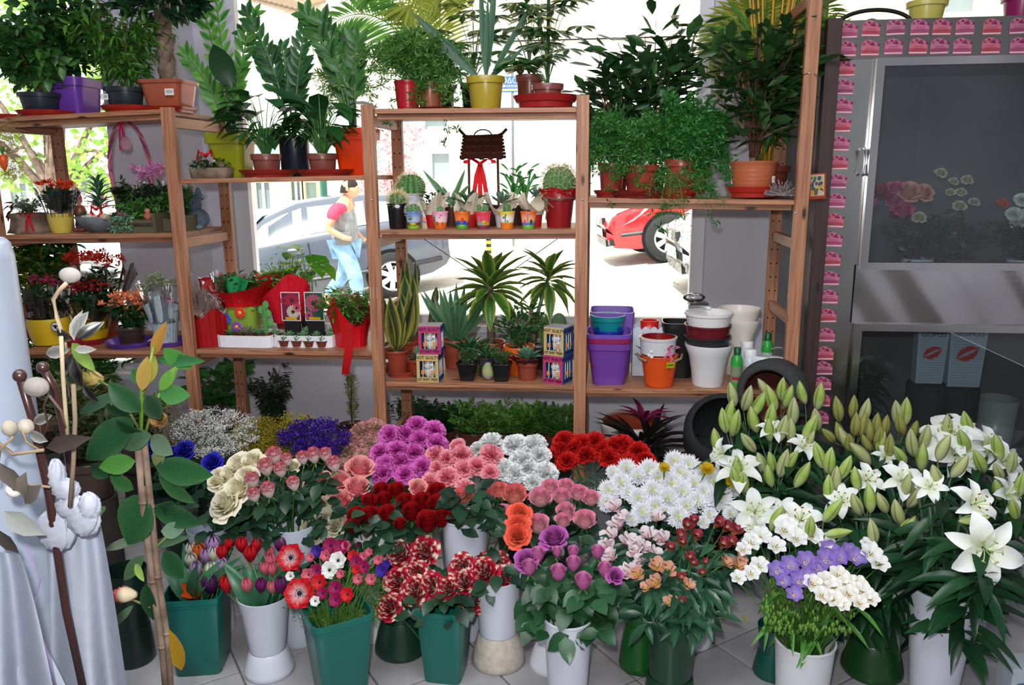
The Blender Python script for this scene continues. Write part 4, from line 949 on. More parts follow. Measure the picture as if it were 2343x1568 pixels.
# straw wreath hanging at the rack's end
p = P(20, 345, 3.16); t = thing('straw_garland', p, 'hanging straw garland with an orange carrot at the end post', 'garland'); s = mpp(p)
Ms = [frame(Vector((R(-24, 24)*s, R(-14, 14)*s, R(-60, 66)*s))*1.0, rd(-1, .3), rd(), 34*s*R(.5, 1), .35) for _ in range(900)]; leaves(t, 'narrow', Ms, '#8f7450', '#c0a070', 'matte', 'straw')
mb = MB(); lathe(mb, [(0, -26*s), (5*s, -18*s), (10*s, 0), (9*s, 10*s), (0, 14*s)], '#d8521c', 12, (-4*s, -16*s, -22*s)); cr = mb.obj('carrot', 'plastic', t, True)
leaves(t, 'lance', [frame((-4*s, -16*s, -10*s), (R(-.6, .6), -.2, 1), (0, -1, 0), 22*s) for _ in range(8)], '#3f7a30', '#6aa848', name='carrot_top')
mb = MB(); tube(mb, [(0, 0, 60*s), (0, .1, 84*s)], 1.2*s, '#8f7450'); mb.obj('loop', 'matte', t)
# ---------- bay one, lower shelf
z = L('1c', 100)
t, s = item('potted_croton', 'potted plant', 'yellow green croton in an orange-brown pot behind the candle', 92, 3.62, z); pot(t, 74*s, 60*s, '#a8502c', .8); bush(t, 54*s, 130*s, 190*s, 330, 34*s, '#2f5a24', '#a8b840', kind='lance', nst=12, low=0, droop=.3)
t, s = item('potted_shrub', 'potted plant', 'dark glossy leafed shrub rising behind the yellow croton', 130, 3.74, z); pot(t, 70*s, 54*s, '#5a3a30', .8); bush(t, 50*s, 150*s, 230*s, 460, 32*s, '#143a1c', '#3a8a34', nst=12, low=.1)
def wrapped_pot(px, Y, z, lab, potc, w, h, wrapc, fc1, fc2, fh, fw, leafc='#1d3a22', wmat='cellophane', wh=None, grp=None, n=9, nm='wrapped_flowering_plant', fr=10):
    t, s = item(nm, 'potted plant', lab, px, Y, z); pot(t, w*s, h*s, potc, .8); bush(t, h*.9*s, fw*.8*s, (fh-h)*s, 190, 22*s, leafc, '#3a6a38', nst=9, low=0, kind='fat', droop=.3)
    cluster_heads(t, [Vector((R(-.5, .5)*fw*s*.9, R(-.35, .3)*fw*s*.7, (fh+R(-12, 8))*s)) for _ in range(n)], fr*s, 7, fc1, fc2)
    if wrapc: wrap(t, w*.5*s, fw*.62*s, h*.6*s, (wh or fh*.85)*s, wrapc, wmat, name='wrapping')
    return t, s
wrapped_pot(118, 3.46, z, 'purple-red flowering plant in clear film with yellow band and bee sticker', '#d0b020', 66, 50, '#ffffff', '#7a2038', '#a83a58', 146, 86)
t = bpy.data.objects['wrapped_flowering_plant']; s = t['_s']
mb = MB(); lathe(mb, [(36*s, 2*s), (46*s, 46*s), (44*s, 62*s)], '#d8b41c', 30); mb.obj('yellow_band', 'plastic', t, True)
mb = MB(); q = PT(t, 127, 748, -.09); 
for r_, c_, dy in ((11, '#1c1c2c', 0), (9.5, '#eeeef0', -.0006)): mb.add([(q.x+r_*s*math.cos(a), q.y+dy, q.z+r_*s*math.sin(a)) for a in [k*PI/12 for k in range(24)]], [tuple(range(24))], c_)
ball(mb, (q.x, q.y-.001, q.z), 3.2*s, '#202028', 8, 6, (1, .3, 1.4)); [ball(mb, (q.x+sx*4*s, q.y-.001, q.z+2*s), 2.6*s, '#303038', 8, 6, (1.3, .3, .6)) for sx in (-1, 1)]; mb.obj('bee_sticker', 'paper', t)
wrapped_pot(218, 3.52, z, 'deep red flowering plant in clear film and yellow wrapped pot', '#d2a818', 66, 52, '#ffffff', '#7c1a1c', '#b02a24', 128, 96)
t = bpy.data.objects['wrapped_flowering_plant.001']; s = t['_s']; mb = MB(); lathe(mb, [(26*s, 1*s), (36*s, 50*s), (37*s, 52*s)], '#c8a418', 30); mb.obj('yellow_wrap', 'plastic', t, True)
t, s = wrapped_pot(245, 3.68, z, 'bright scarlet blooms in clear film before the outer window', '#8a3a2c', 60, 50, '#ffffff', '#e02c20', '#f45a44', 176, 116, n=15, fr=13, wh=150)
t, s = item('potted_kalanchoe', 'potted plant', 'orange kalanchoe with broad dark leaves on a violet saucer', 303, 3.42, z+.012); pot(t, 62*s, 44*s, '#3a2a28', .8)
spath(t, 38*s, 62*s, 130*s, 26, 46*s, '#173620', '#244f2a'); bush(t, 38*s, 70*s, 60*s, 120, 22*s, '#1a3a22', '#2c5a30', nst=7, low=0)
cluster_heads(t, [Vector((x*s, R(-10, 10)*s, y_*s)) for x, y_ in ((-44, 92), (-20, 108), (-6, 100), (10, 112), (24, 104), (38, 96), (46, 88), (-30, 84), (0, 92), (30, 62), (22, 70), (-10, 80))], 13*s, 9, '#d8703c', '#f0986a')
saucer(303, 3.42, z, 112, 'violet plant saucer under the orange kalanchoe', '#5c3a9c'); saucer(200, 3.46, z, 100, 'crimson saucer beneath the deep red wrapped plant', '#8c1c2c')
t, s = item('wrapped_bouquet_plant', 'potted plant', 'plant in patterned pale paper cone with pink and green flower heads', 383, 3.42, z); pot(t, 44*s, 40*s, '#5a6a70', .8)
bush(t, 36*s, 50*s, 90*s, 120, 20*s, '#2a5030', '#5a8050', nst=8, low=0); cluster_heads(t, [Vector((x*s, -6*s, y_*s)) for x, y_ in ((-24, 148), (-6, 160), (8, 152), (24, 142), (36, 146), (-34, 136))], 12*s, 9, '#6a8050', '#b0b890'); cluster_heads(t, [Vector((x*s, -26*s, y_*s)) for x, y_ in ((0, 110), (10, 106), (22, 114), (30, 108))], 9*s, 7, '#b06080', '#d89aac')
wr = wrap(t, 22*s, 40*s, 2*s, 112*s, '#b4c4cc', 'paper', spikes=5, amp=.05); wrap(t, 30*s, 48*s, 60*s, 146*s, '#ffffff', 'cellophane', name='cellophane')
mb = MB()
for k in range(46):
    a = R(PI+.25, 2*PI-.25); v_ = R(.1, .95); r_ = (22+18*v_**1.4)*s+.003; q = Vector((r_*math.cos(a), r_*math.sin(a), (4+106*v_)*s)); c_ = random.choice(('#7a8a94', '#6a9a78', '#a07a88'))
    for j in range(4): mb.add([tuple(q), tuple(q+Vector((2.6*s*math.cos(j*PI/2), 0, 2.6*s*math.sin(j*PI/2)))), tuple(q+Vector((2.6*s*math.cos(j*PI/2+.6), 0, 2.6*s*math.sin(j*PI/2+.6))))], [(0, 1, 2)], c_)
mb.obj('printed_flowers', 'paper', wr)
saucer(388, 3.44, z, 92, 'violet saucer beneath the patterned paper cone', '#5a3a94')

# ---------- bay two, top
z = L('2a', 600)
t, s = item('basket_arrangement', 'planter', 'small bark trough arrangement with red heart and white flowers', 487, 3.42, L('2a', 487))
mb = MB(); lathe(mb, [(0, 0), (42*s, 0), (46*s, 24*s), (42*s, 24*s), (38*s, 18*s), (0, 18*s)], '#5a4638', 30, sq=6, wob=lambda a, i: .03*np.sin(a*19)); o_ = mb.obj('trough', 'bark', t, True); o_.scale = (1, .6, 1)
bush(t, 20*s, 90*s, 24*s, 90, 16*s, '#1f4a2c', '#3c6a40', nst=8, low=0); cluster_heads(t, [Vector((x*s, -16*s, y_*s)) for x, y_ in ((-8, 36), (2, 32), (10, 38), (-14, 30))], 7*s, 6, '#d8dcd8', '#ffffff')
mb = MB()
for sx in (-1, 1): tube(mb, [(-16*s, 4*s, 28*s), (-16*s+sx*20*s, 4*s, 46*s), (-16*s+sx*15*s, 4*s, 62*s), (-16*s, 4*s, 50*s)], 4*s, '#d01a20', 8)
mb.obj('heart_pick', 'plastic', t, True); mb = MB(); ball(mb, (30*s, -12*s, 30*s), 8*s, '#6a4a48', 10, 8); mb.obj('pine_cone', 'bark', t, True)
t, s = item('potted_zz_plant', 'potted plant', 'tall zamioculcas in a square lime green pot', 537, 3.52, z); pot(t, 92*s, 98*s, '#8c9018', .72, 'square', .24)
zz(t, 88*s, [(-74*s, -.05, 172*s), (-22*s, .05, 292*s), (-60*s, .05, 300*s), (34*s, 0, 150*s), (64*s, .05, 262*s)], 42*s, '#215a26', '#5a9a3c', n=10, first=.22)
t, s = item('potted_zz_plant', 'potted plant', 'dark zamioculcas in a round blue-black pot between two brown pots', 678, 3.56, z); pot(t, 70*s, 92*s, '#1c2230', .9, rim=.06)
zz(t, 86*s, [(-86*s, .0, 262*s), (-110*s, .05, 230*s), (-24*s, .05, 190*s), (20*s, .05, 160*s), (46*s, .0, 250*s)], 44*s, '#0f3324', '#1f5a34', n=9, first=.4)
t, s = item('potted_zz_plant', 'potted plant', 'broad-leaved zamioculcas in a square orange pot by the middle post', 818, 3.52, z); pot(t, 92*s, 106*s, '#e03c0c', .72, 'square', .24)
zz(t, 96*s, [(-60*s, .0, 232*s), (-96*s, .0, 250*s), (-20*s, .05, 200*s), (10*s, 0, 190*s), (-44*s, .06, 150*s)], 54*s, '#143d20', '#3a7a34', n=9, first=.35)
for px, lab in ((612, 'peace lily in a round brown pot with one long arching leaf'), (740, 'peace lily in a round brown pot beside the square orange pot')):
    t, s = item('potted_peace_lily', 'potted plant', lab, px, 3.42, z+.012); pot(t, 66*s, 46*s, '#7d4238', .82, rim=.3)
    spath(t, 40*s, 150*s, 190*s, 20, 82*s); spath(t, 40*s, 84*s, 170*s, 52, 46*s, '#1d4a22', '#3c7434', kind='lance')
    if px < 700: leafobj(t, 'wide', frame((-70*s, 0, 190*s), (-.3, 0, .8), (.3, -1, .3), 120*s, .75), '#1c4422'); leafobj(t, 'strap', frame((10*s, 0, 190*s), (.8, -.1, -.25), (0, -.6, 1), 200*s, 1.6), '#24502a')
    saucer(px+4, 3.42, z, 132, 'wide red fluted saucer under the %s' % ('peace lily nearer the lime green pot' if px < 700 else 'peace lily nearer the orange pot'), '#93261d')
t, s = item('trailing_fern_plant', 'potted plant', 'wispy fern trailing over the middle post beside the orange pot', 806, 3.64, z+.03)
pot(t, 44*s, 50*s, '#6a3a30', .8); fern(t, 140*s, 150*s, 120*s, 26, '#4f7a34', '#8ab04c', hang=.1)
# ---------- bay two, lower
z = L('2b', 600)
t, s = item('red_wrapped_arrangement', 'wrapped plant', 'silvery dried twigs in a red cloth wrapped pot', 484, 3.42, z)
wrap(t, 36*s, 40*s, 0, 76*s, '#b01418', 'petal', spikes=7, amp=.12, rag=.2); pot(t, 56*s, 50*s, '#7a2018', .8)
Ms = []; S_ = []
for k in range(90):
    tip = Vector((R(-44, 44)*s, R(-36, 30)*s, R(80, 142)*s)); l = bez((0, 0, 45*s), (tip.x*.9+R(-10, 10)*s, tip.y*.8, tip.z*.7), tip, 5); S_.append(l)
    for _ in range(5): q = l[R(0, 1) > .5 and 4 or 5]+rd()*7*s; S_.append([l[4], q, q+rd()*6*s])
stems_mb(S_, .0013, '#c8b0a8', 3, .0008).obj('twigs', 'matte', t)['kind'] = 'stuff'
wrap(t, 40*s, 52*s, 84*s, 156*s, '#f0c8d0', 'cellophane', name='net_wrap')
t, s = item('wrapped_christmas_cactus', 'wrapped plant', 'trailing cactus in red paper and a green sheet before a tin with painted flowers', 566, 3.52, z)
pot(t, 84*s, 96*s, '#8aa83c', .86, 'square', .05); wrap(t, 50*s, 84*s, 84*s, 134*s, '#d8141c', 'petal', spikes=5, amp=.3, rag=.35)
bush(t, 96*s, 130*s, 62*s, 330, 20*s, '#1a4022', '#4a8a3a', nst=14, low=0, droop=.4); cluster_heads(t, [Vector((R(-60, 60)*s, R(-30, 10)*s, R(118, 150)*s)) for _ in range(9)], 7*s, 3, '#d82a28', '#f04a3a', np_=4)
mb = MB(); sheet(mb, lambda u, v: ((-8+60*u*(.4+.6*v)-14*v)*s, (-46-6*math.sin(u*9))*s, (96+58*v-20*abs(u-.5)*v)*s), 8, 6, '#1f8f50'); mb.obj('green_paper', 'paper', t, True)
for (x, y_, c_) in ((-24, 58, '#2a5ac0'), (10, 72, '#d83a28'), (0, 40, '#8a4aa0')):
    mb = MB(); ball(mb, (x*s, -47*s, y_*s), 4*s, '#e8c030', 8, 6, (1, .3, 1))
    for k in range(8): a = k*PI/4; ball(mb, ((x+8*math.cos(a))*s, -46.5*s, (y_+8*math.sin(a))*s), 5*s, c_, 8, 6, (1, .2, 1))
    mb.obj('painted_flower', 'plastic', t)
# trays
def tray(px, w, d, Y, lab, label_n):
    t, s = item('white_plant_tray', 'tray', lab, px, Y, z); mb = MB(); n = 44; sqp = 8
    for (a_, b_) in (((1, 0), (1, 27*s)), ((1, 27*s), (.97, 27*s)), ((.97, 27*s), (.96, 5*s)), ((.96, 5*s), (0, 5*s))):
        pr = [(w*s/2*a_[0], a_[1]), (w*s/2*b_[0], b_[1])]; q = MB(); lathe(q, pr, '#e4e4ea', n, sq=sqp); v = q.v[0]; v[:, 1] *= d/w; mb.add(v, q.f, '#e4e4ea')
    mb.obj('tray_body', 'plastic', t); return t, s
def mini(px, Y, z, lab, fn, pw=22, ph=16, grp='little potted succulents in the white trays', nm='mini_succulent'):
    t, s = item(nm, 'succulent', lab, px, Y, z, grp); pot(t, pw*s, ph*s, '#6e3426', .75, n=18); fn(t, ph*.85*s, s); return t
tray(576, 130, 84, 3.44, 'white plastic tray filled with mixed taller succulents', 0)
tray(708, 140, 84, 3.46, 'white plastic tray with rows of tiny potted rosettes', 1)
ros = lambda n, ll, c1, c2, k='fat', e0=.25, e1=1.4: (lambda t, h, s: rosette(t, h, n, ll*s, c1, c2, k, e0, e1))
for px, Y, fn, lab in ((530, 3.40, ros(14, 20, '#3c7a50', '#7fb07a'), 'green rosette succulent in the corner of the taller tray'), (545, 3.48, ros(16, 22, '#5c9a6a', '#9cc890'), 'light green succulent at the back of the taller tray'),
        (566, 3.40, ros(14, 30, '#6f9a88', '#b88a88'), 'large open grey-green rosette at the front of the white tray'), (573, 3.48, ros(22, 26, '#3f5a50', '#6a8078', 'lance'), 'dark grey-green succulent behind the open rosette'),
        (594, 3.40, ros(20, 20, '#4a8a70', '#8abaa0', 'fat', .3, 1.5), 'upright blue-green succulent in the taller tray'), (632, 3.42, ros(16, 20, '#6aa86a', '#9cc890'), 'pale green rosette at the end of the taller tray')):
    mini(px, Y, z+.006, lab, fn, 34, 24)
t, s = item('mini_succulent', 'succulent', 'tall branching succulent with dark silvery tips', 588, 3.47, z+.006); pot(t, 32*s, 24*s, '#6e3426', .75, n=18)
mb = MB(); tube(mb, [(0, 0, 20*s), (-3*s, 0, 78*s)], 2.6*s, '#8a9a70'); mb.obj('stem', 'plastic', t)
rosette(t, 70*s, 22, 24*s, '#5a6a6c', '#c0b0b0', 'fat', .0, 1.5)
t, s = item('mini_succulent', 'succulent', 'upright cactus with round green pads in the white tray', 611, 3.42, z+.006); pot(t, 30*s, 24*s, '#6e3426', .75, n=18)
col_cactus(t, 22*s, 74*s, 6*s, '#4a8048'); mb = MB()
for (x, y_) in ((9, 70), (-8, 78), (12, 48), (4, 90)): ball(mb, (x*s, -2*s, y_*s), 9*s, '#5a9a50', 12, 8, (.9, .35, 1.1))
mb.obj('pad', 'matte', t, True)
k = 0
for r_, (Y, y0) in enumerate(((3.38, 0), (3.44, 1), (3.50, 2))):
    for j_, px in enumerate((651, 680, 708, 737) if r_ == 0 else (664, 695, 725, 760) if r_ == 1 else (672, 702, 733, 762)):
        mini(px, Y, z+.006+.004*r_, 'tiny rosette succulent, %s from the left in the %s row of the shallow tray' % (('first', 'second', 'third', 'last')[j_], ('front', 'middle', 'back')[r_]), ros(15, 17+2*r_, '#4f9a62', '#a8d098'), 27, 14, 'tiny rosettes in the shallow white tray')
# seed cards & bright plants behind the trays
def seedcard(px, lab, c_bg, c_fl, py0=668, py1=735, Y=3.46, fls=((0, .15, .8),), band='#e8b020'):
    a, b = P(px-24, py0, Y), P(px+24, py1, Y); t = thing('seed_card', ((a.x+b.x)/2, Y, b.z), lab, 'card'); w_, h_ = b.x-a.x, a.z-b.z
    mb = MB(); box(mb, (0, 0, h_/2), (w_, .002, h_), '#e8e8e4'); mb.obj('card', 'paper', t)
    mb = MB(); box(mb, (0, -.0015, h_/2), (w_*.9, .001, h_*.93), c_bg); box(mb, (0, -.0022, h_*.09), (w_*.6, .0006, h_*.09), band)
    for i, (x, y_, q) in enumerate(fls):
        cc = c_fl[i % len(c_fl)]; 
        for k in range(16): a_ = k*2*PI/16; mb.add([(x*w_+q*w_*.06*math.cos(a_+1.4), -.0024-.0001*i, h_*(.5+y_)+q*w_*.06*math.sin(a_+1.4)), (x*w_+q*w_*.4*math.cos(a_-.15), -.0024-.0001*i, h_*(.5+y_)+q*w_*.4*math.sin(a_-.15)), (x*w_+q*w_*.44*math.cos(a_), -.0024, h_*(.5+y_)+q*w_*.44*math.sin(a_)), (x*w_+q*w_*.4*math.cos(a_+.15), -.0024, h_*(.5+y_)+q*w_*.4*math.sin(a_+.15))], [(0, 1, 2, 3)], cc)
        ball(mb, (x*w_, -.003, h_*(.5+y_)), q*w_*.12, '#5a2a20', 10, 6, (1, .15, 1))
    mb.obj('printed_flower', 'paper', t); mb = MB(); box(mb, (0, .012, -(b.z-z)*.5+.0), (w_*.8, .02, (b.z-z)), '#1c1c1e'); mb.obj('holder', 'matte', t)
seedcard(665, 'seed card showing red and white daisies', '#7a2a48', ('#b8304c', '#e8e4c8', '#d04870'), fls=((.1, .22, .9), (.12, -.18, .8), (.32, -.05, .6), (-.3, .2, .5)))
seedcard(719, 'seed card showing one large pink coneflower', '#2f5a48', ('#d05a80',), fls=((-.02, .12, 1.05), (-.3, -.3, .5)))
t, s = item('potted_aglaonema', 'potted plant', 'light green broad-leaved plant before the window', 718, 3.62, z); pot(t, 56*s, 52*s, '#3a3030', .8)
spath(t, 48*s, 190*s, 170*s, 9, 82*s, '#4f9a2c', '#86c83c')
t, s = item('potted_maidenhair', 'potted plant', 'airy yellow-green small-leaved plant in red paper behind the trays', 664, 3.58, z); pot(t, 60*s, 60*s, '#8a2a20', .8); wrap(t, 34*s, 54*s, 40*s, 120*s, '#e01a30', 'petal', spikes=4, amp=.35, rag=.5)
bush(t, 54*s, 150*s, 165*s, 330, 13*s, '#5c9a2c', '#a8cc4a', nst=16, low=.2, droop=.3)
t, s = item('wrapped_azalea', 'wrapped plant', 'narrow-leaved plant in a shiny red wrap at the shelf end', 806, 3.44, z); pot(t, 50*s, 56*s, '#8a1018', .8)
wrap(t, 34*s, 46*s, 0, 84*s, '#c80c18', 'plastic', spikes=5, amp=.22, rag=.5); bush(t, 50*s, 130*s, 92*s, 380, 22*s, '#2a5a26', '#7ab048', kind='lance', nst=13, low=.1, droop=.4)
cluster_heads(t, [Vector((R(-30, 40)*s, R(-20, 10)*s, R(90, 130)*s)) for _ in range(6)], 6*s, 4, '#e03040', '#f06080')
mb = MB(); q = PT(t, 800, 770, -.2); sheet(mb, lambda u, v: (q.x-.004+(16*(u-.5)*(1+.2*math.sin(v*3))-8*v+5*math.sin(v*4))*s, q.y+.004*math.sin(v*6)-.01*math.sin(v*3.14), q.z+(30-115*v)*s), 2, 12, '#b81014'); mb.obj('ribbon', 'petal', t, True)

# ---------- bay three, top
z = L('3a', 1100)
t, s = item('potted_asparagus_fern', 'potted plant', 'feathery asparagus fern in a glossy red pot on the top shelf', 934, 3.42, z); pot(t, 58*s, 66*s, '#a01020', .78, rim=.1, ribs=9)
fern(t, 60*s, 230*s, 110*s, 46, '#3c7a34', '#7aa850', hang=.06, dens=30)
t, s = item('potted_asparagus_fern', 'potted plant', 'drooping asparagus fern in a terracotta pot beside the glossy red pot', 985, 3.46, z); pot(t, 60*s, 66*s, '#9c5a40', .8)
fern(t, 60*s, 200*s, 80*s, 50, '#2d6b2c', '#6a9c44', hang=.16, dens=30); saucer(1010, 3.5, z, 130, 'dark red saucer between the red pot and the yellow pot', '#7c1c20', h=8)
t, s = item('potted_aloe', 'potted plant', 'long spiky aloe in a plain mustard yellow pot', 1112, 3.42, z); pot(t, 84*s, 72*s, '#a8922c', .80, rim=.22)
for (dx, h_, w_, lean) in ((-150, 150, 26, 0), (-110, 110, 22, 0), (-8, 230, 14, 0), (8, 180, 12, 0), (26, 240, 16, 0), (96, 160, 14, 0), (84, 70, 12, 0), (60, 60, 12, 0)):
    b = Vector((dx*.10*s, 0, 66*s)); d = Vector((dx*s, -.01, h_*s)); m_ = frame(b, d, (0, -1, .2), 1); ln = d.length; m_[:3, 1] *= ln; m_[:3, 0] *= w_*s/.16; m_[:3, 2] *= w_*s*2; leafobj(t, 'sword', m_, '#2c5a3c', '#3f7a50')
t, s = item('potted_schefflera', 'potted plant', 'variegated schefflera in a small black pot behind the yellow pot', 1085, 3.62, z); pot(t, 60*s, 66*s, '#1c1c1e', .8)
def scheff(t, z0, s, W, H, n):
    S = []; 
    for i in range(int(n*1.35)):
        a = R(0, 2*PI); q = R(.2, 1); tip = Vector((math.cos(a)*W*q, math.sin(a)*W*.4*q, z0+H*R(.15, 1.05))); S.append(bez((0, 0, z0), (tip.x*.2, tip.y*.2, z0+(tip.z-z0)*.8), tip, 5))
        for k in range(7):
            b = 2*PI*k/7; leafobj(t, 'fat', frame(tip, (math.cos(b), math.sin(b)*.8, -.35), (0, -.3, 1), 44*s*R(.8, 1.1)), random.choice(('#24502a', '#2f6432', '#3c7434')), random.choice(('#b8c070', '#3c7434', '#3c7434')))
    stems_mb(S, .0022, '#5a7a40', 5, .0012).obj('stem', 'plastic', t, True)
scheff(t, 60*s, s, 110*s, 190*s, 16)
t, s = item('potted_schefflera', 'potted plant', 'variegated schefflera in a small brown pot on a wide red saucer', 1253, 3.42, z+.014); pot(t, 70*s, 46*s, '#7c4238', .8, rim=.3); scheff(t, 40*s, s, 96*s, 200*s, 22)
mb = MB(); tube(mb, [(0, 0, 40*s), (2*s, 0, 250*s)], 4*s, '#2c4a2c', 8); mb.obj('trunk', 'plastic', t)
saucer(1248, 3.42, z, 150, 'wide glossy red saucer at the end of the top shelf', '#981c1e', h=28)
t, s = item('potted_schefflera', 'potted plant', 'brown potted schefflera leaning behind the wide red saucer', 1212, 3.62, z); pot(t, 62*s, 82*s, '#8a4a3c', .8); scheff(t, 76*s, s, 80*s, 150*s, 10)
t, s = item('potted_palm', 'potted plant', 'areca palm with long fronds spreading above the top shelf', 1010, 3.66, z); pot(t, 66*s, 60*s, '#3a2c28', .85)
for dx, dz, px_, pz_ in ((-290, 150, -150, 330), (-80, 190, -50, 340), (-200, 240, -100, 380), (20, 230, 0, 340)):
    frond(t, ((0, 0, 54*s), (px_*s, 0, pz_*s), (dx*s, -.05, dz*s)), 95*s, '#4f8a3c' if dx < -100 else '#98a83c', '#7ab04c' if dx < -100 else '#c0c860', 40)
# ---------- bay three, cactus shelf
z = L('3b', 1100)
t, s = item('potted_cactus', 'cactus', 'yellow-spined small cactus in a glossy black pot with price sticker', 911, 3.40, z); pot(t, 48*s, 56*s, '#121214', .82, rim=.04); ball_cactus(t, 50*s, 18*s, '#3c5f40', '#e0c880', 12, hsp=.2)
mb = MB(); ball(mb, (6*s, -24*s, 50*s), 6*s, '#e8eaee', 10, 6, (1, .12, .7)); mb.obj('price_sticker', 'paper', t)
t, s = item('potted_cactus', 'cactus', 'large round ribbed green cactus in a white pot', 944, 3.52, z); pot(t, 56*s, 74*s, '#c4c6d2', .85, rim=.05); ball_cactus(t, 66*s, 31*s, '#2f6434', '#dcd8a8', 14)
t, s = item('potted_cactus', 'cactus', 'big spiny barrel cactus in a dark red pot tied with twine', 1279, 3.44, z); pot(t, 74*s, 78*s, '#8c161c', .74, rim=.22); ball_cactus(t, 70*s, 35*s, '#4a6a48', '#b8a878', 20, sc=1.1, hsp=.12)
wrap(t, 36*s, 46*s, 66*s, 88*s, '#b81820', 'petal', spikes=9, amp=.1); mb = MB(); tube(mb, [(39*s*math.cos(a), 39*s*math.sin(a), 66*s+1.5*s*math.sin(5*a)) for a in [k*PI/12 for k in range(25)]], 1.8*s, '#6a5a48', 6)
for k in range(3): tube(mb, bez((-24*s, -34*s, 64*s), ((-30-8*k)*s, -42*s, (50+14*k)*s), ((-34+12*k)*s, -40*s, (30+8*k)*s), 6), 1.2*s, '#7a6a54', 5)
tube(mb, [(-24*s, -36*s, 64*s), (-28*s, -36*s, 20*s)], 1.5*s, '#7a6a54', 5); mb.obj('twine', 'matte', t)
# painted souvenir pots
def painted(px, c_top, c_mid, c_low, c_base, motif, lab, plant_):
    t, s = item('painted_cactus_pot', 'cactus', lab, px, 3.37, z); w_, h_ = 36*s, 39*s; r = w_/2; mb = MB(); prof = []; cols = []
    for k in range(13): f = k/12; prof.append((r*(.74+.30*f), h_*f)); cols.append(c_base if f < .2 else c_low if f < .38 else c_mid if f < .62 else mixc(c_mid, c_top, (f-.62)/.3) if f < .92 else c_top)
    prof += [(r*.95, h_), (r*.9, h_*.85)]; cols += [c_top, '#c86a3a']
    lathe(mb, prof, c_top, 26, cols=cols); po = mb.obj('pot', 'plastic', t, True)
    mb = MB(); lathe(mb, [(0, h_*.88), (r*.92, h_*.86)], '#8a6a50', 20); mb.obj('soil', 'soil', t)
    mb = MB()
    def dab(x, zf, a, b, c):
        f = zf; rr = r*(.74+.30*f)+.0012; an = -PI/2+x; q = []
        for k in range(10): th = 2*PI*k/10; an2 = an+a*math.cos(th); zz_ = h_*zf+b*h_*math.sin(th); r2 = r*(.74+.30*zz_/h_)+.0012; q.append((r2*math.cos(an2), r2*math.sin(an2), zz_))
        mb.add(q, [tuple(range(10))], c)
    for d_ in motif: dab(*d_)
    mb.obj('painted_motif', 'plastic', po); plant_(t, h_*.86, s)
G1, K1 = '#1f5a30', '#1a1a1e'
cacm = [(-.25, .62, .05, .22, G1), (-.5, .66, .04, .12, G1), (-.38, .56, .14, .03, G1), (0, .66, .04, .14, G1), (-.1, .58, .12, .03, G1)]
painted(947, '#5878b8', '#a8b8d0', '#6a3a28', '#88b030', cacm+[(-.3, .18, .05, .03, K1), (.3, .16, .05, .03, K1), (.1, .3, .5, .06, '#c8b838')], 'small pot painted with a green cactus under a blue sky', lambda t, h, s: ball_cactus(t, h-4*s, 16*s, '#4a6a50', '#e8e0e0', 10, hsp=.12))
painted(1008, '#e890b0', '#f0c8c8', '#d87828', '#d86020', [(-.7, .55, .14, .22, G1), (-.3, .32, .18, .12, '#a84a20'), (.5, .3, .12, .12, '#a84a20'), (.3, .78, .14, .02, K1), (.1, .66, .12, .02, K1)], 'small pot painted pink with an orange desert', lambda t, h, s: col_cactus(t, h-2*s, 20*s, 7*s, '#4a7a48', sp='#ffffff'))
painted(1058, '#e0601c', '#e88838', '#3a58b0', '#50a030', [(.2, .52, .22, .13, '#d83028'), (-.3, .42, .3, .08, '#3060c0'), (.5, .40, .3, .1, '#2848a0'), (-.6, .36, .2, .12, G1), (.1, .2, .5, .05, '#90c040')], 'small pot painted with an orange sunset over blue hills', lambda t, h, s: [ball_cactus(t, h-6*s+dz*s, 8*s, '#5a6a50', '#d8d0c0', 8) or None for dz in (2,)] and [rosette(t, h, 16, 16*s, '#6a7a58', '#8a9070', 'fat', .0, 1.3)])
painted(1106, '#d83848', '#e0485a', '#c8a030', '#7a2a48', [(-.45, .5, .10, .24, '#50a8d0'), (-.2, .30, .25, .08, '#50a8d0'), (.3, .42, .4, .05, '#d8c040'), (.5, .36, .06, .1, '#6a5a20')], 'small pot painted red with a light blue cactus', lambda t, h, s: [col_cactus(t, h-2*s, 24*s, 5*s, '#3f7a48', dx=-7*s, lean=-3*s), col_cactus(t, h-2*s, 24*s, 5*s, '#3f7a48', dx=5*s)])
painted(1160, '#d8b820', '#e8e8e0', '#e07818', '#e07818', [(-.1, .56, .06, .28, G1), (-.3, .66, .16, .06, '#4a8a50'), (.2, .44, .14, .06, '#4a8a50'), (0, .8, .05, .1, G1)], 'small pot painted with an aloe on yellow and white', lambda t, h, s: col_cactus(t, h-2*s, 25*s, 8*s, '#3c6a3c'))
painted(1209, '#e0601c', '#f0a878', '#6868c0', '#60b030', [(0, .58, .07, .26, '#5878c8'), (-.05, .82, .12, .08, '#68a0e0'), (-.4, .45, .12, .1, '#d04838'), (.5, .4, .22, .16, G1), (.0, .17, .4, .04, '#90d040')], 'small pot painted with an orange sky and blue cactus', lambda t, h, s: rosette(t, h, 14, 12*s, '#2f5a38', '#4a7a50', 'fat', .0, 1.3))
def veiled(px, Y, potc, lab, fn, w=34, h=36):
    t, s = item('wrapped_succulent', 'succulent', lab, px, Y, z); pot(t, w*s, h*s, potc, .74, rim=.05); wrap(t, 17*s, 36*s, h*.8*s, (h+22)*s, '#e8dcc4', 'petal', spikes=5, amp=.22, rag=.9); fn(t, h*.9*s, s)
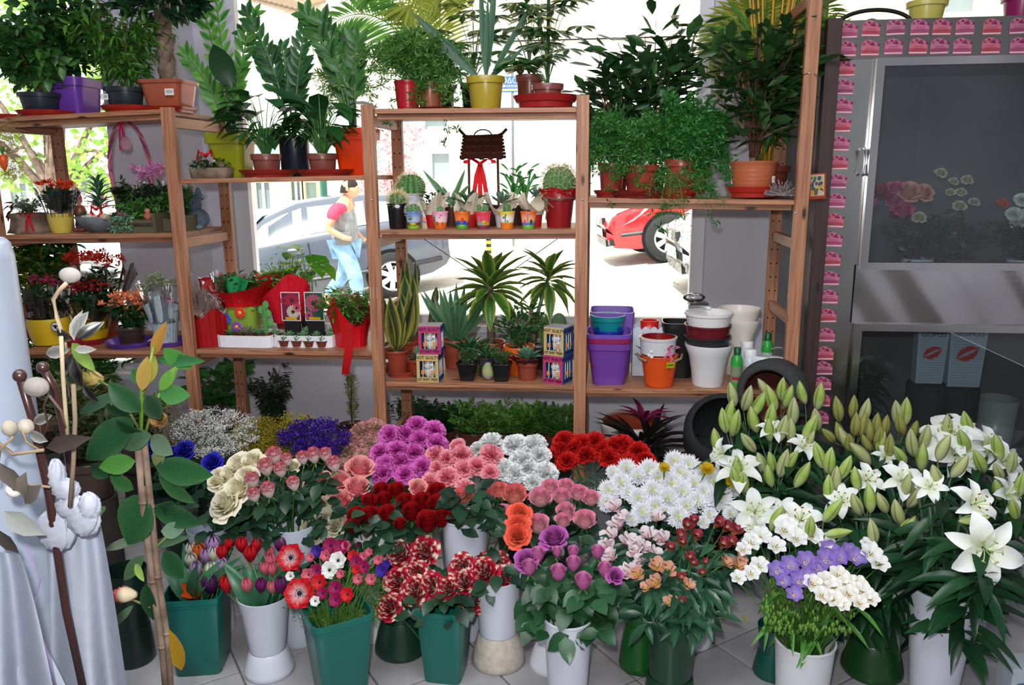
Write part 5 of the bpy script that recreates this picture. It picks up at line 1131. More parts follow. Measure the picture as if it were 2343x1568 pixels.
veiled(990, 3.46, '#b81a1c', 'dark crassula in a cream paper collar and red pot beside the white pot', lambda t, h, s: bush(t, h, 46*s, 62*s, 70, 13*s, '#1f3f28', '#3f6a40', nst=5, kind='fat', low=.2))
veiled(1075, 3.46, '#c01c20', 'striped gasteria in a wide cream paper collar and red pot', lambda t, h, s: rosette(t, h+10*s, 13, 66*s, '#3a6a48', '#6a9070', 'lance', .4, 1.4), 38)
veiled(1148, 3.46, '#c8cad4', 'grey green kalanchoe in a cream collar and pale pot', lambda t, h, s: rosette(t, h+20*s, 14, 40*s, '#5a8068', '#8aa890', 'fat', .2, 1.4))
veiled(1226, 3.46, '#b81a1c', 'paddle-leaved succulent in a cream collar and red pot', lambda t, h, s: rosette(t, h+34*s, 12, 30*s, '#5c8070', '#90b0a0', 'fat', .4, 1.4))
t, s = item('potted_aloe', 'potted plant', 'long-leaved aloe in a brown pot behind the wrapped succulents', 1034, 3.58, z); pot(t, 46*s, 48*s, '#4a2c24', .8)
for (dx, h_) in ((-66, 84), (-40, 60), (34, 84), (44, 50), (10, 40), (-20, 46)):
    d = Vector((dx*s, 0, h_*s)); m_ = frame((0, 0, 44*s), d, (0, -1, .3), 1); ln = d.length; m_[:3, 1] *= ln; m_[:3, 0] *= 12*s/.16; m_[:3, 2] *= 20*s; leafobj(t, 'sword', m_, '#4a7a48', '#7aa070')
for px, lab in ((1176, 'bright green forest cactus in a brown pot behind the cream collars'), (1202, 'light green christmas cactus in a brown pot near the barrel cactus')):
    t, s = item('potted_forest_cactus', 'cactus', lab, px, 3.58, z); pot(t, 44*s, 46*s, '#3c2620', .8)
    for k in range(14): a = k*2.4; leafobj(t, 'fat', frame((math.cos(a)*10*s, math.sin(a)*8*s, (60+5*k)*s), (math.cos(a), math.sin(a)*.5, R(-.1, .8)), (0, -.5, 1), 30*s, .8), random.choice(('#2f7a34', '#4f9a44', '#3a8a3c')))
    stems_mb([bez((0, 0, 40*s), (R(-8, 8)*s, 0, 80*s), (R(-26, 26)*s, 0, R(90, 130)*s), 5) for _ in range(7)], 2.6*s, '#3f8a3c').obj('stem', 'plastic', t, True)
# wishing well
t, s = item('wicker_wishing_well', 'ornament', 'dark wicker wishing well ornament with roof, red bow and handle', 1108, 3.62, z)
mb = MB(); lathe(mb, [(0, 0), (44*s, 0), (50*s, 44*s), (46*s, 44*s), (40*s, 6*s)], '#4a2c1e', 36, wob=lambda a, i: .03*np.sign(np.sin(a*18+i*PI))); mb.obj('well_base', 'matte', t, True)
for x in (-34, 34): mb = MB(); tube(mb, [(x*s, 0, 30*s), (x*.96*s, 0, 170*s)], 3*s, '#5a3a24', 8); mb.obj('upright', 'matte', t)
for r_ in range(7):
    f = r_/6
    for yy in (-1, 1):
        mb = MB(); V = [((-46+92*k/24)*(1.03-.08*f)*s, yy*(26-20*f)*s+yy*2.4*s*math.sin(k*1.57+r_*PI), (152+44*f)*s) for k in range(25)]; tube(mb, V, 3.6*s, ('#4a2418', '#5c3020')[r_ % 2], 5); mb.obj('roof_strand', 'matte', t)
for k in range(5): mb = MB(); x = (-42+21*k)*s; tube(mb, [(x, -27*s, 152*s), (x*.94, -5*s, 198*s)], 2.6*s, '#3c1c14', 5); ball(mb, (x, -28*s, 150*s), 5.5*s, '#3c1c14', 8, 6, (1.3, .7, 1)); mb.obj('roof_rib', 'matte', t)
mb = MB(); tube(mb, [(-54*s, 0, 212*s), (-40*s, 0, 198*s), (-30*s, 0, 196*s), (34*s, 0, 198*s), (44*s, 0, 202*s), (54*s, 0, 212*s)], 3.6*s, '#4a2c20', 6); mb.obj('ridge', 'matte', t)
mb = MB(); tube(mb, [(20*s*math.cos(a), 0, (197+14*math.sin(a))*s) for a in [k*PI/10 for k in range(11)]], 1.6*s, '#2a1a14', 6); mb.obj('handle', 'matte', t)
bow(t, (-2*s, -34*s, 136*s), 30*s, '#d8161c', 3, 2.4)
# ---------- bay three, lower
z = L('3c', 1100)
t, s = item('potted_sansevieria', 'potted plant', 'yellow-edged snake plant in a terracotta pot with price dot', 909, 3.44, L('3c', 909)+.008); pot(t, 60*s, 56*s, '#96402c', .76, rim=.12, rimout=1.05); mb = MB(); ball(mb, (-16*s, -27*s, 34*s), 4*s, '#eeeeee', 10, 6, (1, .2, 1)); mb.obj('price_sticker', 'paper', t)
sword(t, 50*s, 10, 150*s, 36*s, '#23432a', '#c8bc58', 10*s, .38)
t, s = item('potted_sansevieria', 'potted plant', 'second yellow-edged snake plant standing behind the first', 936, 3.60, z); pot(t, 52*s, 62*s, '#96402c', .76, rim=.12); sword(t, 56*s, 8, 190*s, 40*s, '#28503a', '#c8c060', 9*s, .12)
saucer(920, 3.44, L('3c', 920), 84, 'terracotta saucer under the snake plant and small cactus pot', '#9c4030', h=14)
t, s = item('potted_cactus', 'cactus', 'small branching cactus in a little red-brown pot behind the boxes', 951, 3.42, L('3c', 950)+.008); pot(t, 34*s, 36*s, '#8c3426', .76); bush(t, 32*s, 34*s, 24*s, 70, 10*s, '#4a5a44', '#7a8070', nst=6, low=0); col_cactus(t, 32*s, 36*s, 5*s, '#3f7a48', dx=5*s)
t, s = item('potted_euphorbia', 'potted plant', 'tall dark brown thorny stems in a terracotta pot by the window', 968, 3.70, z); pot(t, 46*s, 60*s, '#8a3c2c', .8)
for dx, h_, ln in ((-16, 140, 0), (16, 118, 20)): col_cactus(t, 54*s, h_*s, 8*s, '#4a2a28', dx=dx*s, ribs=5, lean=ln*s, sp='#6a4a40')
# cardboard toy boxes
def toybox(px, Y, zz_, fc, sc_, rz, lab, w=50, h=64, d=48):
    t, s = item('toy_box', 'box', lab, px, Y, zz_); t.rotation_euler = (0, 0, rz); w, h, d = w*s, h*s, d*s; T = .002
    txt = '#3a2030' if fc != '#c8407c' else '#3a1028'
    def panel(nm, c, sz_, colr, r_=0): mb = MB(); box(mb, c, sz_, colr, r_); return mb.obj(nm, 'paper', t)
    for k, (fx, colr) in enumerate(((0, fc), (1, sc_))):
        mb = MB(); lt = MB()
        W2 = w if k == 0 else d
        parts = (((0, h*.88), (W2, h*.24)), ((0, h*.09), (W2, h*.18)), ((-W2*.43, h*.47), (W2*.14, h*.58)), ((W2*.43, h*.47), (W2*.14, h*.58)))
        for (cx, cz), (a, b) in parts:
            if k == 0: box(mb, (cx, -d/2, cz), (a, T, b), colr)
            else: box(mb, (w/2, cx, cz), (T, a, b), colr)
        box(mb, (0, -d/2-.0012, h*.765) if k == 0 else (w/2+.0012, 0, h*.765), (W2, .0006, h*.012) if k == 0 else (.0006, W2, h*.012), '#e06a20')
        p_ = mb.obj('front_panel' if k == 0 else 'side_panel', 'paper', t)
        if k == 0: lettering(lt, 'NOT GUILTY', h*.155, (0, -d/2-.0022, h*.89), txt, sx=.92); lettering(lt, 'LET BART FREE!', h*.125, (0, -d/2-.0022, h*.10), txt, sx=.84)
        else: lettering(lt, 'NOT GUILTY', h*.155, (w/2+.0022, 0, h*.89), '#38204a', PI/2, .9); lettering(lt, 'LET BART FREE!', h*.125, (w/2+.0022, 0, h*.10), '#38204a', PI/2, .84)
        lt.obj('lettering', 'paper', p_)
        for j in range(3):
            b = MB(); x = (-.22+.22*j)*W2; q0 = (x, -d/2+.001, h*.19) if k == 0 else (w/2-.001, x, h*.19); q1 = (x+.002, -d/2+.001, h*.76) if k == 0 else (w/2-.001, x+.002, h*.76); tube(b, [q0, q1], .0017, '#e8ecf0', 6); b.obj('bar', 'plastic', t)
            if j != 1:
                b = MB(); c_ = Vector(q0)+Vector((0, 0, h*.10)); [tube(b, [c_+Vector((-.007, -.003, .004*i)), c_+Vector((.007, -.003, .004*i+.0015))] if k == 0 else [c_+Vector((.003, -.007, .004*i)), c_+Vector((.003, .007, .004*i+.0015))], .0017, ('#e87a28', '#f0b080')[i % 2], 5) for i in range(5)]; b.obj('paw', 'matte', t)
    panel('back_panel', (0, d/2, h/2), (w, T, h), '#5a6470'); panel('side_panel', (-w/2, 0, h/2), (T, d, h), sc_); panel('top_flap', (0, 0, h), (w, d, T), '#b8b4b8'); panel('bottom_flap', (0, 0, .001), (w, d, T), '#c8a830')
    mb = MB(); ball(mb, (0, 0, h*.34), w*.30, '#d8d4cc', 14, 10, (1, .8, 1.2)); ball(mb, (-w*.05, -d*.12, h*.56), w*.22, '#dcd8d0', 14, 10); mb.obj('plush_toy', 'matte', t, True)
    mb = MB(); [ball(mb, (x*w, -d*.30, h*.60), w*.085, '#f4f4f4', 10, 8) or ball(mb, (x*w, -d*.37, h*.605), w*.045, '#14161c', 8, 6) for x in (-.02, .16)]; mb.obj('toy_eye', 'plastic', t, True)
    return h
h_ = toybox(985, 3.36, L('3c', 985), '#d8c07c', '#3a78b8', -.02, 'yellow NOT GUILTY toy box at the bottom of the stack by the snake plant')
toybox(988, 3.36, L('3c', 985)+h_+.002, '#c8407c', '#3a78b8', .04, 'pink NOT GUILTY toy box on top of the yellow one by the snake plant')
h_ = toybox(1276, 3.37, L('3c', 1276), '#c8407c', '#2f6ab0', -.42, 'pink NOT GUILTY toy box at the bottom of the stack by the post')
toybox(1278, 3.37, L('3c', 1276)+h_+.002, '#d8c07c', '#2f6ab0', -.42, 'yellow NOT GUILTY toy box on top of the pink one by the post')
t, s = item('potted_aloe', 'potted plant', 'spotted aloe clump in a tall terracotta pot behind the pink box', 1042, 3.60, z); pot(t, 56*s, 66*s, '#9c4838', .82)
for k in range(20):
    a = k*2.4; e = R(.7, 1.4); d = Vector((math.cos(a)*math.cos(e), math.sin(a)*math.cos(e)*.6, math.sin(e))); m_ = frame((math.cos(a)*8*s, math.sin(a)*8*s, 60*s), d, (0, -1, .4), 1); m_[:3, 1] *= R(80, 140)*s; m_[:3, 0] *= 15*s/.16; m_[:3, 2] *= 25*s; leafobj(t, 'sword', m_, random.choice(('#3a6a48', '#4a7a50')), '#6a8a68')
t, s = item('potted_haworthia', 'succulent', 'pointed aloe in a lime green pot behind the small black pots', 1074, 3.48, z); pot(t, 46*s, 44*s, '#7a9a28', .8, rim=.12); rosette(t, 40*s, 16, 84*s, '#2f6038', '#4a7a4a', 'lance', .5, 1.4, .7)
t, s = item('potted_dragon_tree', 'potted plant', 'yellow-striped dracaena with a woody trunk in a terracotta pot', 1124, 3.62, z); pot(t, 62*s, 60*s, '#9c4634', .8, rim=.15); dracaena(t, 56*s, 130*s, 9*s, 38, 104*s); saucer(1124, 3.62, z-.0, 70, 'terracotta saucer under the woody dracaena pot', '#8c3a2c', h=8)
t, s = item('potted_dragon_tree', 'potted plant', 'slender dracaena with drooping striped leaves in a grey pot', 1222, 3.68, z); pot(t, 66*s, 52*s, '#8a8a8c', .85)
dracaena(t, 46*s, 160*s, 5*s, 26, 86*s, tc='#4a6a3a', dx=34*s); dracaena(t, 46*s, 80*s, 6*s, 12, 50*s, tc='#3a5a34', dx=-6*s)
t, s = item('potted_aloe', 'potted plant', 'small smooth aloe in a dark grey pot beside the painted egg', 1113, 3.44, z); pot(t, 40*s, 46*s, '#3a3c40', .76, rim=.08); rosette(t, 42*s, 13, 58*s, '#3a6a40', '#6a9a5c', 'lance', .4, 1.4, .9)
t, s = item('potted_jade_plant', 'succulent', 'jade plant with fleshy leaves in a round orange pot', 1188, 3.50, z); pot(t, 68*s, 66*s, '#d85a1c', .72, rim=.18); bush(t, 58*s, 100*s, 100*s, 120, 24*s, '#2c5430', '#4a7a44', kind='fat', nst=9, low=.1, droop=.2)
for px, lab, g in ((1070, 'tiny-leaved green plant in a small black pot by the lime green pot', 0), (1148, 'tiny-leaved green plant in a small black pot beside the painted egg', 1)):
    t, s = item('potted_baby_leaf', 'potted plant', lab, px, 3.37, L('3c', px)); pot(t, 44*s, 42*s, '#161819', .72, 'square', .12); bush(t, 36*s, 46*s, 42*s, 420, 6.5*s, '#2c5a34', '#6a9a5c', kind='ovate', nst=12, low=0, droop=.2)
t, s = item('painted_egg', 'ornament', 'pastel painted egg between the two small black pots', 1117, 3.37, L('3c', 1117)); mb = MB()
lathe(mb, [(14*s*math.sin(PI*k/16)*(1-.12*math.cos(PI*k/16)*-1), 21*s-21*s*math.cos(PI*k/16)) for k in range(17)], '#8a9a70', 20, cols=[('#8fa070', '#8fa070', '#9a88a0', '#8fa878', '#a8a070')[k//2 % 5] for k in range(17)]); mb.obj('egg', 'matte', t, True)
t, s = item('potted_echeveria', 'succulent', 'green echeveria in a brown pot with a shiny purple foil collar', 1207, 3.40, L('3c', 1207)); pot(t, 50*s, 44*s, '#8c4030', .8, rim=.26); wrap(t, 24*s, 40*s, 38*s, 52*s, '#5a3a80', 'chrome', spikes=9, amp=.12); rosette(t, 46*s, 30, 40*s, '#5a9068', '#8ab898', 'fat', .15, 1.3, .8)
t, s = item('potted_cactus_pad', 'cactus', 'round flat cactus pad in a red pot behind the toy boxes', 1278, 3.52, z); pot(t, 50*s, 64*s, '#c01a20', .8); mb = MB(); ball(mb, (0, 0, 118*s), 17*s, '#4a6444', 16, 12, (1, .5, 1.3)); ball(mb, (0, 0, 84*s), 14*s, '#4a6444', 12, 8, (1, .6, 1.5)); o_ = mb.obj('pad', 'matte', t, True)
leaves(t, 'needle', [frame(Vector((0, 0, 118*s))+Vector((d.x*17*s, d.y*9*s, d.z*22*s)), d, rd(), 5*s) for d in [rd() for _ in range(300)]], '#9aa07a', '#c8c8a0', 'matte', 'spines')
t, s = item('stone_ornament', 'ornament', 'small cream stone ornament between the lime and grey pots', 1100, 3.56, z); mb = MB(); ball(mb, (0, 0, 20*s), 16*s, '#c8b0a0', 12, 8, (1, .8, 1.2)); ball(mb, (2*s, -2*s, 40*s), 10*s, '#d0bcb0', 10, 8); mb.obj('body', 'stone', t, True)
t, s = item('potted_spider_plant', 'potted plant', 'thin grassy plant in a dark pot beside the toy box stack', 1246, 3.60, z); pot(t, 44*s, 52*s, '#2a2624', .8)
for k in range(26): a = k*2.4; leafobj(t, 'strap', frame((0, 0, 48*s), (math.cos(a)*.6, math.sin(a)*.4, 1), (math.cos(a), math.sin(a), .2), R(50, 84)*s, .7), '#4a7a3c', '#8aa860')
# ---------- bay four, upper
z = L('4a', 1500)
for px, Y, w, h, lab in ((1398, 3.44, 60, 72, 'asparagus fern in a terracotta pot nearest the post'), (1465, 3.42, 78, 68, 'asparagus fern in a brown pot on the wide dark saucer')):
    t, s = item('potted_asparagus_fern', 'potted plant', lab, px, Y, z+.01); pot(t, w*s, h*s, '#9a3c30', .76, rim=.2); fern(t, h*.92*s, 190*s, 120*s, 54, '#2c6e30', '#5a9a44', hang=.12, dens=34)
saucer(1402, 3.46, z, 90, 'red saucer under the fern pot nearest the post', '#93281e'); saucer(1462, 3.40, z, 140, 'wide dark red saucer under the brown fern pot', '#7c201c')
for px, Y, w, h, lab, hg in ((1556, 3.42, 70, 80, 'asparagus fern spilling over the shelf edge from a red-brown pot', .22), (1590, 3.5, 60, 70, 'dense asparagus fern beside the large terracotta pot', .14)):
    t, s = item('potted_asparagus_fern', 'potted plant', lab, px, Y, z+.01); pot(t, w*s, h*s, '#a03c32', .72, rim=.2); fern(t, h*.92*s, 190*s, 130*s, 60, '#1f6428', '#4f9a44', hang=hg, dens=34)
saucer(1540, 3.44, z, 120, 'bright red saucer under the fern that spills over', '#b0281c')
t, s = item('trailing_fern_plant', 'potted plant', 'long fern sprays hanging below the shelf before the red car', 1535, 3.34, z+.02); pot(t, 36*s, 40*s, '#8a3a30', .8)
S_ = []; Ms = []
for (ax, az) in ((-10, -140), (30, -90), (80, -40), (110, -20), (-30, -60), (10, -200), (20, -160), (-50, 10)):
    l = bez((0, 0, 40*s), (ax*.6*s, -60*s, 60*s), (ax*s, -52*s, az*s), 16); S_.append(l)
    for i in range(3, 17):
        for _ in range(16): Ms.append(frame(l[i]+rd()*13*s, rd(-1, .4), rd(), 13*s*R(.6, 1.1), .8))
stems_mb(S_, .0012, '#4f7a3c', 4, .0006).obj('stem', 'plastic', t); leaves(t, 'needle', Ms, '#3c7a34', '#6aa04a')
for px, Y, lab, W, H in ((1405, 3.60, 'dark rubber-leaved bush rising behind the ferns by the post', 190, 300), (1490, 3.62, 'tall glossy dark bush in the middle of the fern shelf', 210, 360)):
    t, s = item('potted_rubber_bush', 'potted plant', lab, px, Y, z); pot(t, 64*s, 66*s, '#8c3a2e', .8); bush(t, 60*s, W*s, H*s, 215, 54*s, '#1f4426', '#44743c', kind='fat', nst=16, low=.28, droop=.35, stemc='#5a3c30')
t, s = item('potted_camellia', 'potted plant', 'large spreading dark shrub in a wide terracotta pot with sticker', 1720, 3.46, z+.014); pot(t, 104*s, 72*s, '#b0603f', .76, rim=.1, ribs=7); tagcard(t, (38*s, -42*s, 32*s), 9*s, 14*s, .6)
mb = MB(); tube(mb, [(0, 0, 64*s), (-4*s, 0, 100*s), (2*s, 0, 140*s)], 8*s, '#6a4434', 8, 6*s)
for dx, h_ in ((-100, 230), (-50, 320), (0, 340), (60, 300), (100, 240), (110, 150), (-90, 140)): tube(mb, bez((0, 0, 110*s), (dx*.5*s, 0, (110+h_*.3)*s), (dx*s, 0, h_*s), 6), 4*s, '#6a4434', 6, 2*s)
mb.obj('trunk', 'bark', t, True); bush(t, 84*s, 270*s, 340*s, 280, 58*s, '#1f4224', '#4a743a', kind='fat', nst=26, low=.08, droop=.45, stemc='#5a3c30')
saucer(1722, 3.46, z, 128, 'ribbed red saucer under the wide terracotta pot', '#a82820', h=24)
t, s = item('potted_palm', 'potted plant', 'tall areca palm with yellow canes at the end of the shelving', 1745, 3.68, z); pot(t, 110*s, 66*s, '#7a3a2c', .85)
S_ = []
for k in range(15):
    dx = R(-60, 70); S_.append(bez((dx*.25*s, R(-10, 10)*s, 60*s), (dx*.4*s, 0, 250*s), (dx*1.1*s, R(-20, 20)*s, R(400, 520)*s), 8))
stems_mb(S_, 4*s, '#b8902c', 6, 2.4*s).obj('cane', 'plastic', t, True)
for k in range(16):
    a = R(0, 2*PI); ex = math.cos(a)*R(120, 230)*s; hz = R(330, 470)*s; frond(t, ((R(-20, 20)*s, 0, 260*s), (ex*.35, math.sin(a)*.05, hz+60*s), (ex, math.sin(a)*.12-.02, hz-R(20, 120)*s)), 105*s, '#7a8c2c', '#b8b848' if k % 3 else '#4f8a34', 30)
t, s = item('dried_lavender', 'dried flowers', 'bundle of dried grey lavender lying at the shelf end', 1788, 3.34, z+.002)
S_ = []; Ms = []
for k in range(42):
    a = R(-.3, PI+.3); tip = Vector((math.cos(a)*R(22, 40)*s, R(-10, 12)*s, abs(math.sin(a))*R(10, 36)*s+4*s)); S_.append([(8*s, 0, 3*s), tip])
    for _ in range(12): Ms.append(frame(tip*R(.55, 1.05), tip+rd()*.01, rd(), 6*s))
stems_mb(S_, .0009, '#8a8078', 3).obj('stem', 'matte', t); leaves(t, 'fat', Ms, '#6a6468', '#9a929a', 'matte', 'heads')
# playing-card style picture card hung on the upright
p = P(1870, 426, 3.34); t = thing('picture_card', p, 'small red-edged picture card hanging on the dark timber upright', 'card'); s = mpp(p)
mb = MB(); box(mb, (0, 0, 0), (38*s, .004, 58*s), '#b03a24'); mb.obj('card', 'paper', t); mb = MB(); box(mb, (0, -.0025, 2*s), (30*s, .001, 48*s), '#c8c09a')
for _ in range(26): x, y_ = R(-12, 12), R(-18, 20); q = R(2, 5); mb.add([((x+q*math.cos(a))*s, -.0034-.00005*_, (y_+q*1.3*math.sin(a))*s) for a in [k*PI/3 for k in range(6)]], [tuple(range(6))], random.choice(('#5a6a3a', '#7a4a6a', '#c8a838', '#4a5a6a')))
mb.obj('picture', 'paper', t); mb = MB(); tube(mb, [(-8*s, 0, 30*s), (0, .012, 36*s), (8*s, 0, 30*s)], .001, '#303030', 5); mb.obj('loop', 'matte', t); t.rotation_euler = (0, -.06, 0)
# ---------- bay four, lower: empty pots
z = L('4b', 1500)
def epot(px, Y, zz_, w, h, c, lab, kind='round', rb=.72, rim=.15, nm='empty_pot', cat='pot', thick=.93, flare=False):
    t, s = item(nm, cat, lab, px, Y, zz_); mb = MB(); r = w*s/2; h = h*s; sq = 5 if kind == 'square' else 0
    if flare: prof = [(0, 0), (r*rb, 0), (r*(rb+.01), .004), (r*(rb+.08), h*.35), (r*(rb+.2), h*.72), (r, h*.96), (r*.99, h), (r*.93, h*.99), (r*(rb+.1), h*.6), (r*rb*.9, .01), (0, .01)]
    else: prof = [(0, 0), (r*rb, 0), (r*(rb+(1-rb)*(1-rim))*.97, h*(1-rim)), (r*.99, h*(1-rim)+.001), (r, h), (r*thick, h), (r*(rb+(1-rb)*.5)*.95, h*.4), (r*rb*.9, .006), (0, .006)]
    lathe(mb, prof, c, 48, sq=sq); o = mb.obj('pot', 'plastic', t, True); o.modifiers.new('es', 'EDGE_SPLIT').split_angle = .6; return t, s
t, s = epot(1392, 3.44, L('4b', 1392), 100, 96, '#6a3c94', 'lowest square violet pot of the nested stack', 'square', .72)
epot(1392, 3.44, L('4b', 1392)+38*s, 102, 70, '#8c1c4c', 'magenta square pot nested in the violet pot stack', 'square', .8)
epot(1392, 3.44, L('4b', 1392)+50*s, 104, 68, '#6f4aa8', 'topmost lilac square pot of the nested stack', 'square', .8)
epot(1390, 3.52, z+66*s, 78, 78, '#12848c', 'round turquoise pot standing inside the violet pots'); epot(1392, 3.42, z+74*s, 68, 48, '#1c2a94', 'round dark blue pot in front of the turquoise pot')
t, s = item('tall_violet_box', 'pot', 'pale violet tall planter behind the turquoise pot', 1398, 3.64, z); mb = MB(); lathe(mb, [(0, 0), (40*s, 0), (50*s, 140*s), (47*s, 140*s), (38*s, 4*s), (0, 4*s)], '#7a5cb0', 48, sq=7); mb.obj('planter', 'plastic', t)
t, s = item('scalloped_planter', 'planter', 'white wooden planter with scalloped edge and blue swallow motif', 1483, 3.58, z); W_, H_ = 72*s, 118*s
for yy, nm in ((-22*s, 'front_board'), (22*s, 'back_board')):
    mb = MB(); out = [(-W_/2, 0), (W_/2, 0)]
    for k in range(33): f = k/32; out.append((W_/2-W_*f, H_*(.9+.06*abs(math.sin(f*PI*4)))))
    n = len(out); V = [(x, yy-.003, q) for x, q in out]+[(x, yy+.003, q) for x, q in out]; mb.add(V, [tuple(range(n)), tuple(range(2*n-1, n-1, -1))]+[(i, (i+1) % n, n+(i+1) % n, n+i) for i in range(n)], '#c8ccd8'); fb = mb.obj(nm, 'matte', t)
    if yy < 0:
        mb = MB()
        for (x, q) in ((-6, 92), (-20, 62), (-24, 44), (10, 70)): mb.add([((x)*s, yy-.004, q*s), ((x-12)*s, yy-.004, (q+9)*s), ((x-2)*s, yy-.004, (q+5)*s), ((x+10)*s, yy-.004, (q+2)*s), ((x+14)*s, yy-.004, (q-6)*s), ((x+2)*s, yy-.004, (q-3)*s)], [(0, 1, 2), (0, 2, 3, 4, 5)], '#34508c')
        mb.obj('bird_motif', 'paper', fb)
for x in (-W_/2, W_/2): mb = MB(); box(mb, (x, 0, H_*.45), (.006, 44*s, H_*.9), '#c0c4d0'); mb.obj('end_board', 'matte', t)
mb = MB(); lathe(mb, [(0, 60*s), (16*s, 60*s), (21*s, 124*s), (18*s, 124*s), (14*s, 66*s), (0, 66*s)], '#c01c1c', 24); mb.obj('inner_pot', 'plastic', t, True)
epot(1548, 3.56, z, 74, 126, '#141416', 'square black planter behind the orange bucket', 'square', .85)
t, s = item('orange_bucket', 'bucket', 'orange ribbed metal bucket with rope handles and pink polka bow', 1507, 3.38, L('4b', 1507)); mb = MB()
prof = [(0, 0), (31*s, 0)]
for k in range(12): prof.append(((31+10*k/12)*s+(.8*s if k % 2 else 0), (4+5.6*k)*s))
prof += [(42*s, 70*s), (43*s, 72*s), (40*s, 72*s), (30*s, 6*s), (0, 6*s)]; lathe(mb, prof, '#d8501c', 40); mb.obj('bucket_body', 'plastic', t, True)
for sx in (-1, 1):
    mb = MB(); tube(mb, [(sx*30*s, -30*s, 62*s), (sx*46*s, -16*s, 66*s), (sx*50*s, 0, 72*s), (sx*46*s, 14*s, 64*s)], 3*s, '#8a7458', 7); mb.obj('rope_handle', 'matte', t, True)
mb = MB(); box(mb, (22*s, -38*s, 56*s), (20*s, .002, 13*s), '#b8b820', .45); box(mb, (22*s, -38.6*s, 56*s), (14*s, .0016, 3*s), '#5a6a20', .45); mb.obj('label', 'paper', t)
t2, s = epot(1505, 3.38, L('4b', 1505)+60*s, 80, 54, '#7c1416', 'dark red liner pot with white fruit motif in the orange bucket', rb=.9)
mb = MB(); [ball(mb, (x*s, -38*s, q*s), 4*s, '#e8e8ec', 8, 6, (1, .2, 1)) for x, q in ((-17, 26), (-16, 14), (-22, 18))]; mb.obj('fruit_motif', 'paper', t2)
epot(1505, 3.38, L('4b', 1505)+76*s, 86, 38, '#c8c8cc', 'pale grey pot at the top of the orange bucket stack', rb=.9)
bt = thing('polka_dot_bow', on(1528, 3.32, L('4b', 1505)+74*s), 'pink polka-dot bow tied on the orange bucket stack', 'bow'); s = mpp(bt.location); bow(bt, (0, 0, 20*s), 22*s, '#d0608c', 2, 1.9); 
mb = MB(); [ball(mb, (x*s, -9*s, q*s), 1.2*s, '#f0c0d8', 6, 4) for x, q in ((-15, 24), (-9, 20), (12, 26), (18, 22), (6, 8), (10, -4), (-6, 6), (-10, -6))]; mb.obj('dots', 'paper', bt)
t, s = epot(1618, 3.40, L('4b', 1618), 108, 96, '#d2d2d4', 'tall flared white vase pot at the bottom of the stack', flare=True, rb=.62)
epot(1618, 3.40, L('4b', 1618)+86*s, 106, 28, '#2c2c2f', 'dark grey bowl pot on the flared white vase pot', rb=.86); epot(1618, 3.40, L('4b', 1618)+104*s, 106, 36, '#641620', 'dark red pot third in the stack with a price sticker', rb=.86)
epot(1620, 3.40, L('4b', 1618)+128*s, 110, 40, '#e0dedc', 'white bowl pot topmost of the stack', rb=.8)
for dz_, lab in ((0, 'cream flared pot behind the stack of pots'), (26, 'upper cream flared pot nested in the one behind the stack')): epot(1685, 3.60, z+dz_*s, 94, 130, '#dcd4cc', lab, flare=True, rb=.55)
t, s = item('glass_goldfish_bowl', 'glass', 'small clear plastic scoop lying above the white pots', 1585, 3.66, z+190*s)
t.name = 'plastic_scoop'; t['label'] = 'clear plastic scoop lying on top of the white bowl pot'; mb = MB(); ball(mb, (0, 0, 0), 22*s, '#e8ecec', 16, 10, (1.1, .8, .45)); mb.obj('scoop', 'cellophane', t, True); mb = MB(); box(mb, (8*s, -6*s, -12*s), (40*s, 30*s, 4*s), '#303236', .1); mb.obj('base', 'plastic', t)
t.location = on(1588, 3.46, L('4b', 1618)+185*s)
mb = MB(); tube(mb, [(0, 0, -12*s), (34*s, -.03, -22*s)], 4*s, '#d8dcdc', 8); mb.obj('handle', 'plastic', t)
def bottle(px, Y, hh, w, c, cap, lab, lc='#c8d0c8'):
    t, s = item('bottle', 'bottle', lab, px, Y, z); r = w*s/2; h = hh*s; mb = MB(); lathe(mb, [(0, 0), (r*.95, 0), (r, h*.05), (r, h*.66), (r*.86, h*.76), (r*.5, h*.84), (r*.5, h*.86), (0, h*.86)], c, 24); mb.obj('body', 'plastic', t, True)
    mb = MB(); lathe(mb, [(r*.6, h*.80), (r*.62, h*.99), (r*.55, h), (0, h)] if w < 30 else [(r*.84, h*.76), (r*.86, h*.97), (r*.8, h), (0, h)], cap, 24); mb.obj('cap', 'plastic', t, True)
    mb = MB(); sheet(mb, lambda u, v: (r*1.01*math.cos(PI+PI*u), r*1.01*math.sin(PI+PI*u), h*(.12+.42*v)), 12, 2, lc); sheet(mb, lambda u, v: (r*1.02*math.cos(PI*1.2+PI*.6*u), r*1.02*math.sin(PI*1.2+PI*.6*u), h*(.2+.08*v)), 8, 1, '#b03a30'); mb.obj('label', 'paper', t, True)
bottle(1683, 3.38, 92, 26, '#2f9a38', '#14502c', 'green fertiliser bottle with a picture label at the front', '#8a9a78'); bottle(1752, 3.62, 96, 26, '#2fa040', '#145a30', 'green capped bottle behind the white ones')
for px, Y, hh, w, lab in ((1705, 3.52, 88, 32, 'white capped jar directly behind the green fertiliser bottle'), (1713, 3.44, 80, 34, 'white capped jar with greenish label'), (1740, 3.42, 66, 36, 'short translucent white capped jar'), (1773, 3.42, 66, 36, 'white capped bottle with blue band beside the post')): bottle(px, Y, hh, w, '#c8d0d8', '#e4e6e8', lab, '#3a4a9c' if px == 1773 else '#c8ccb0')
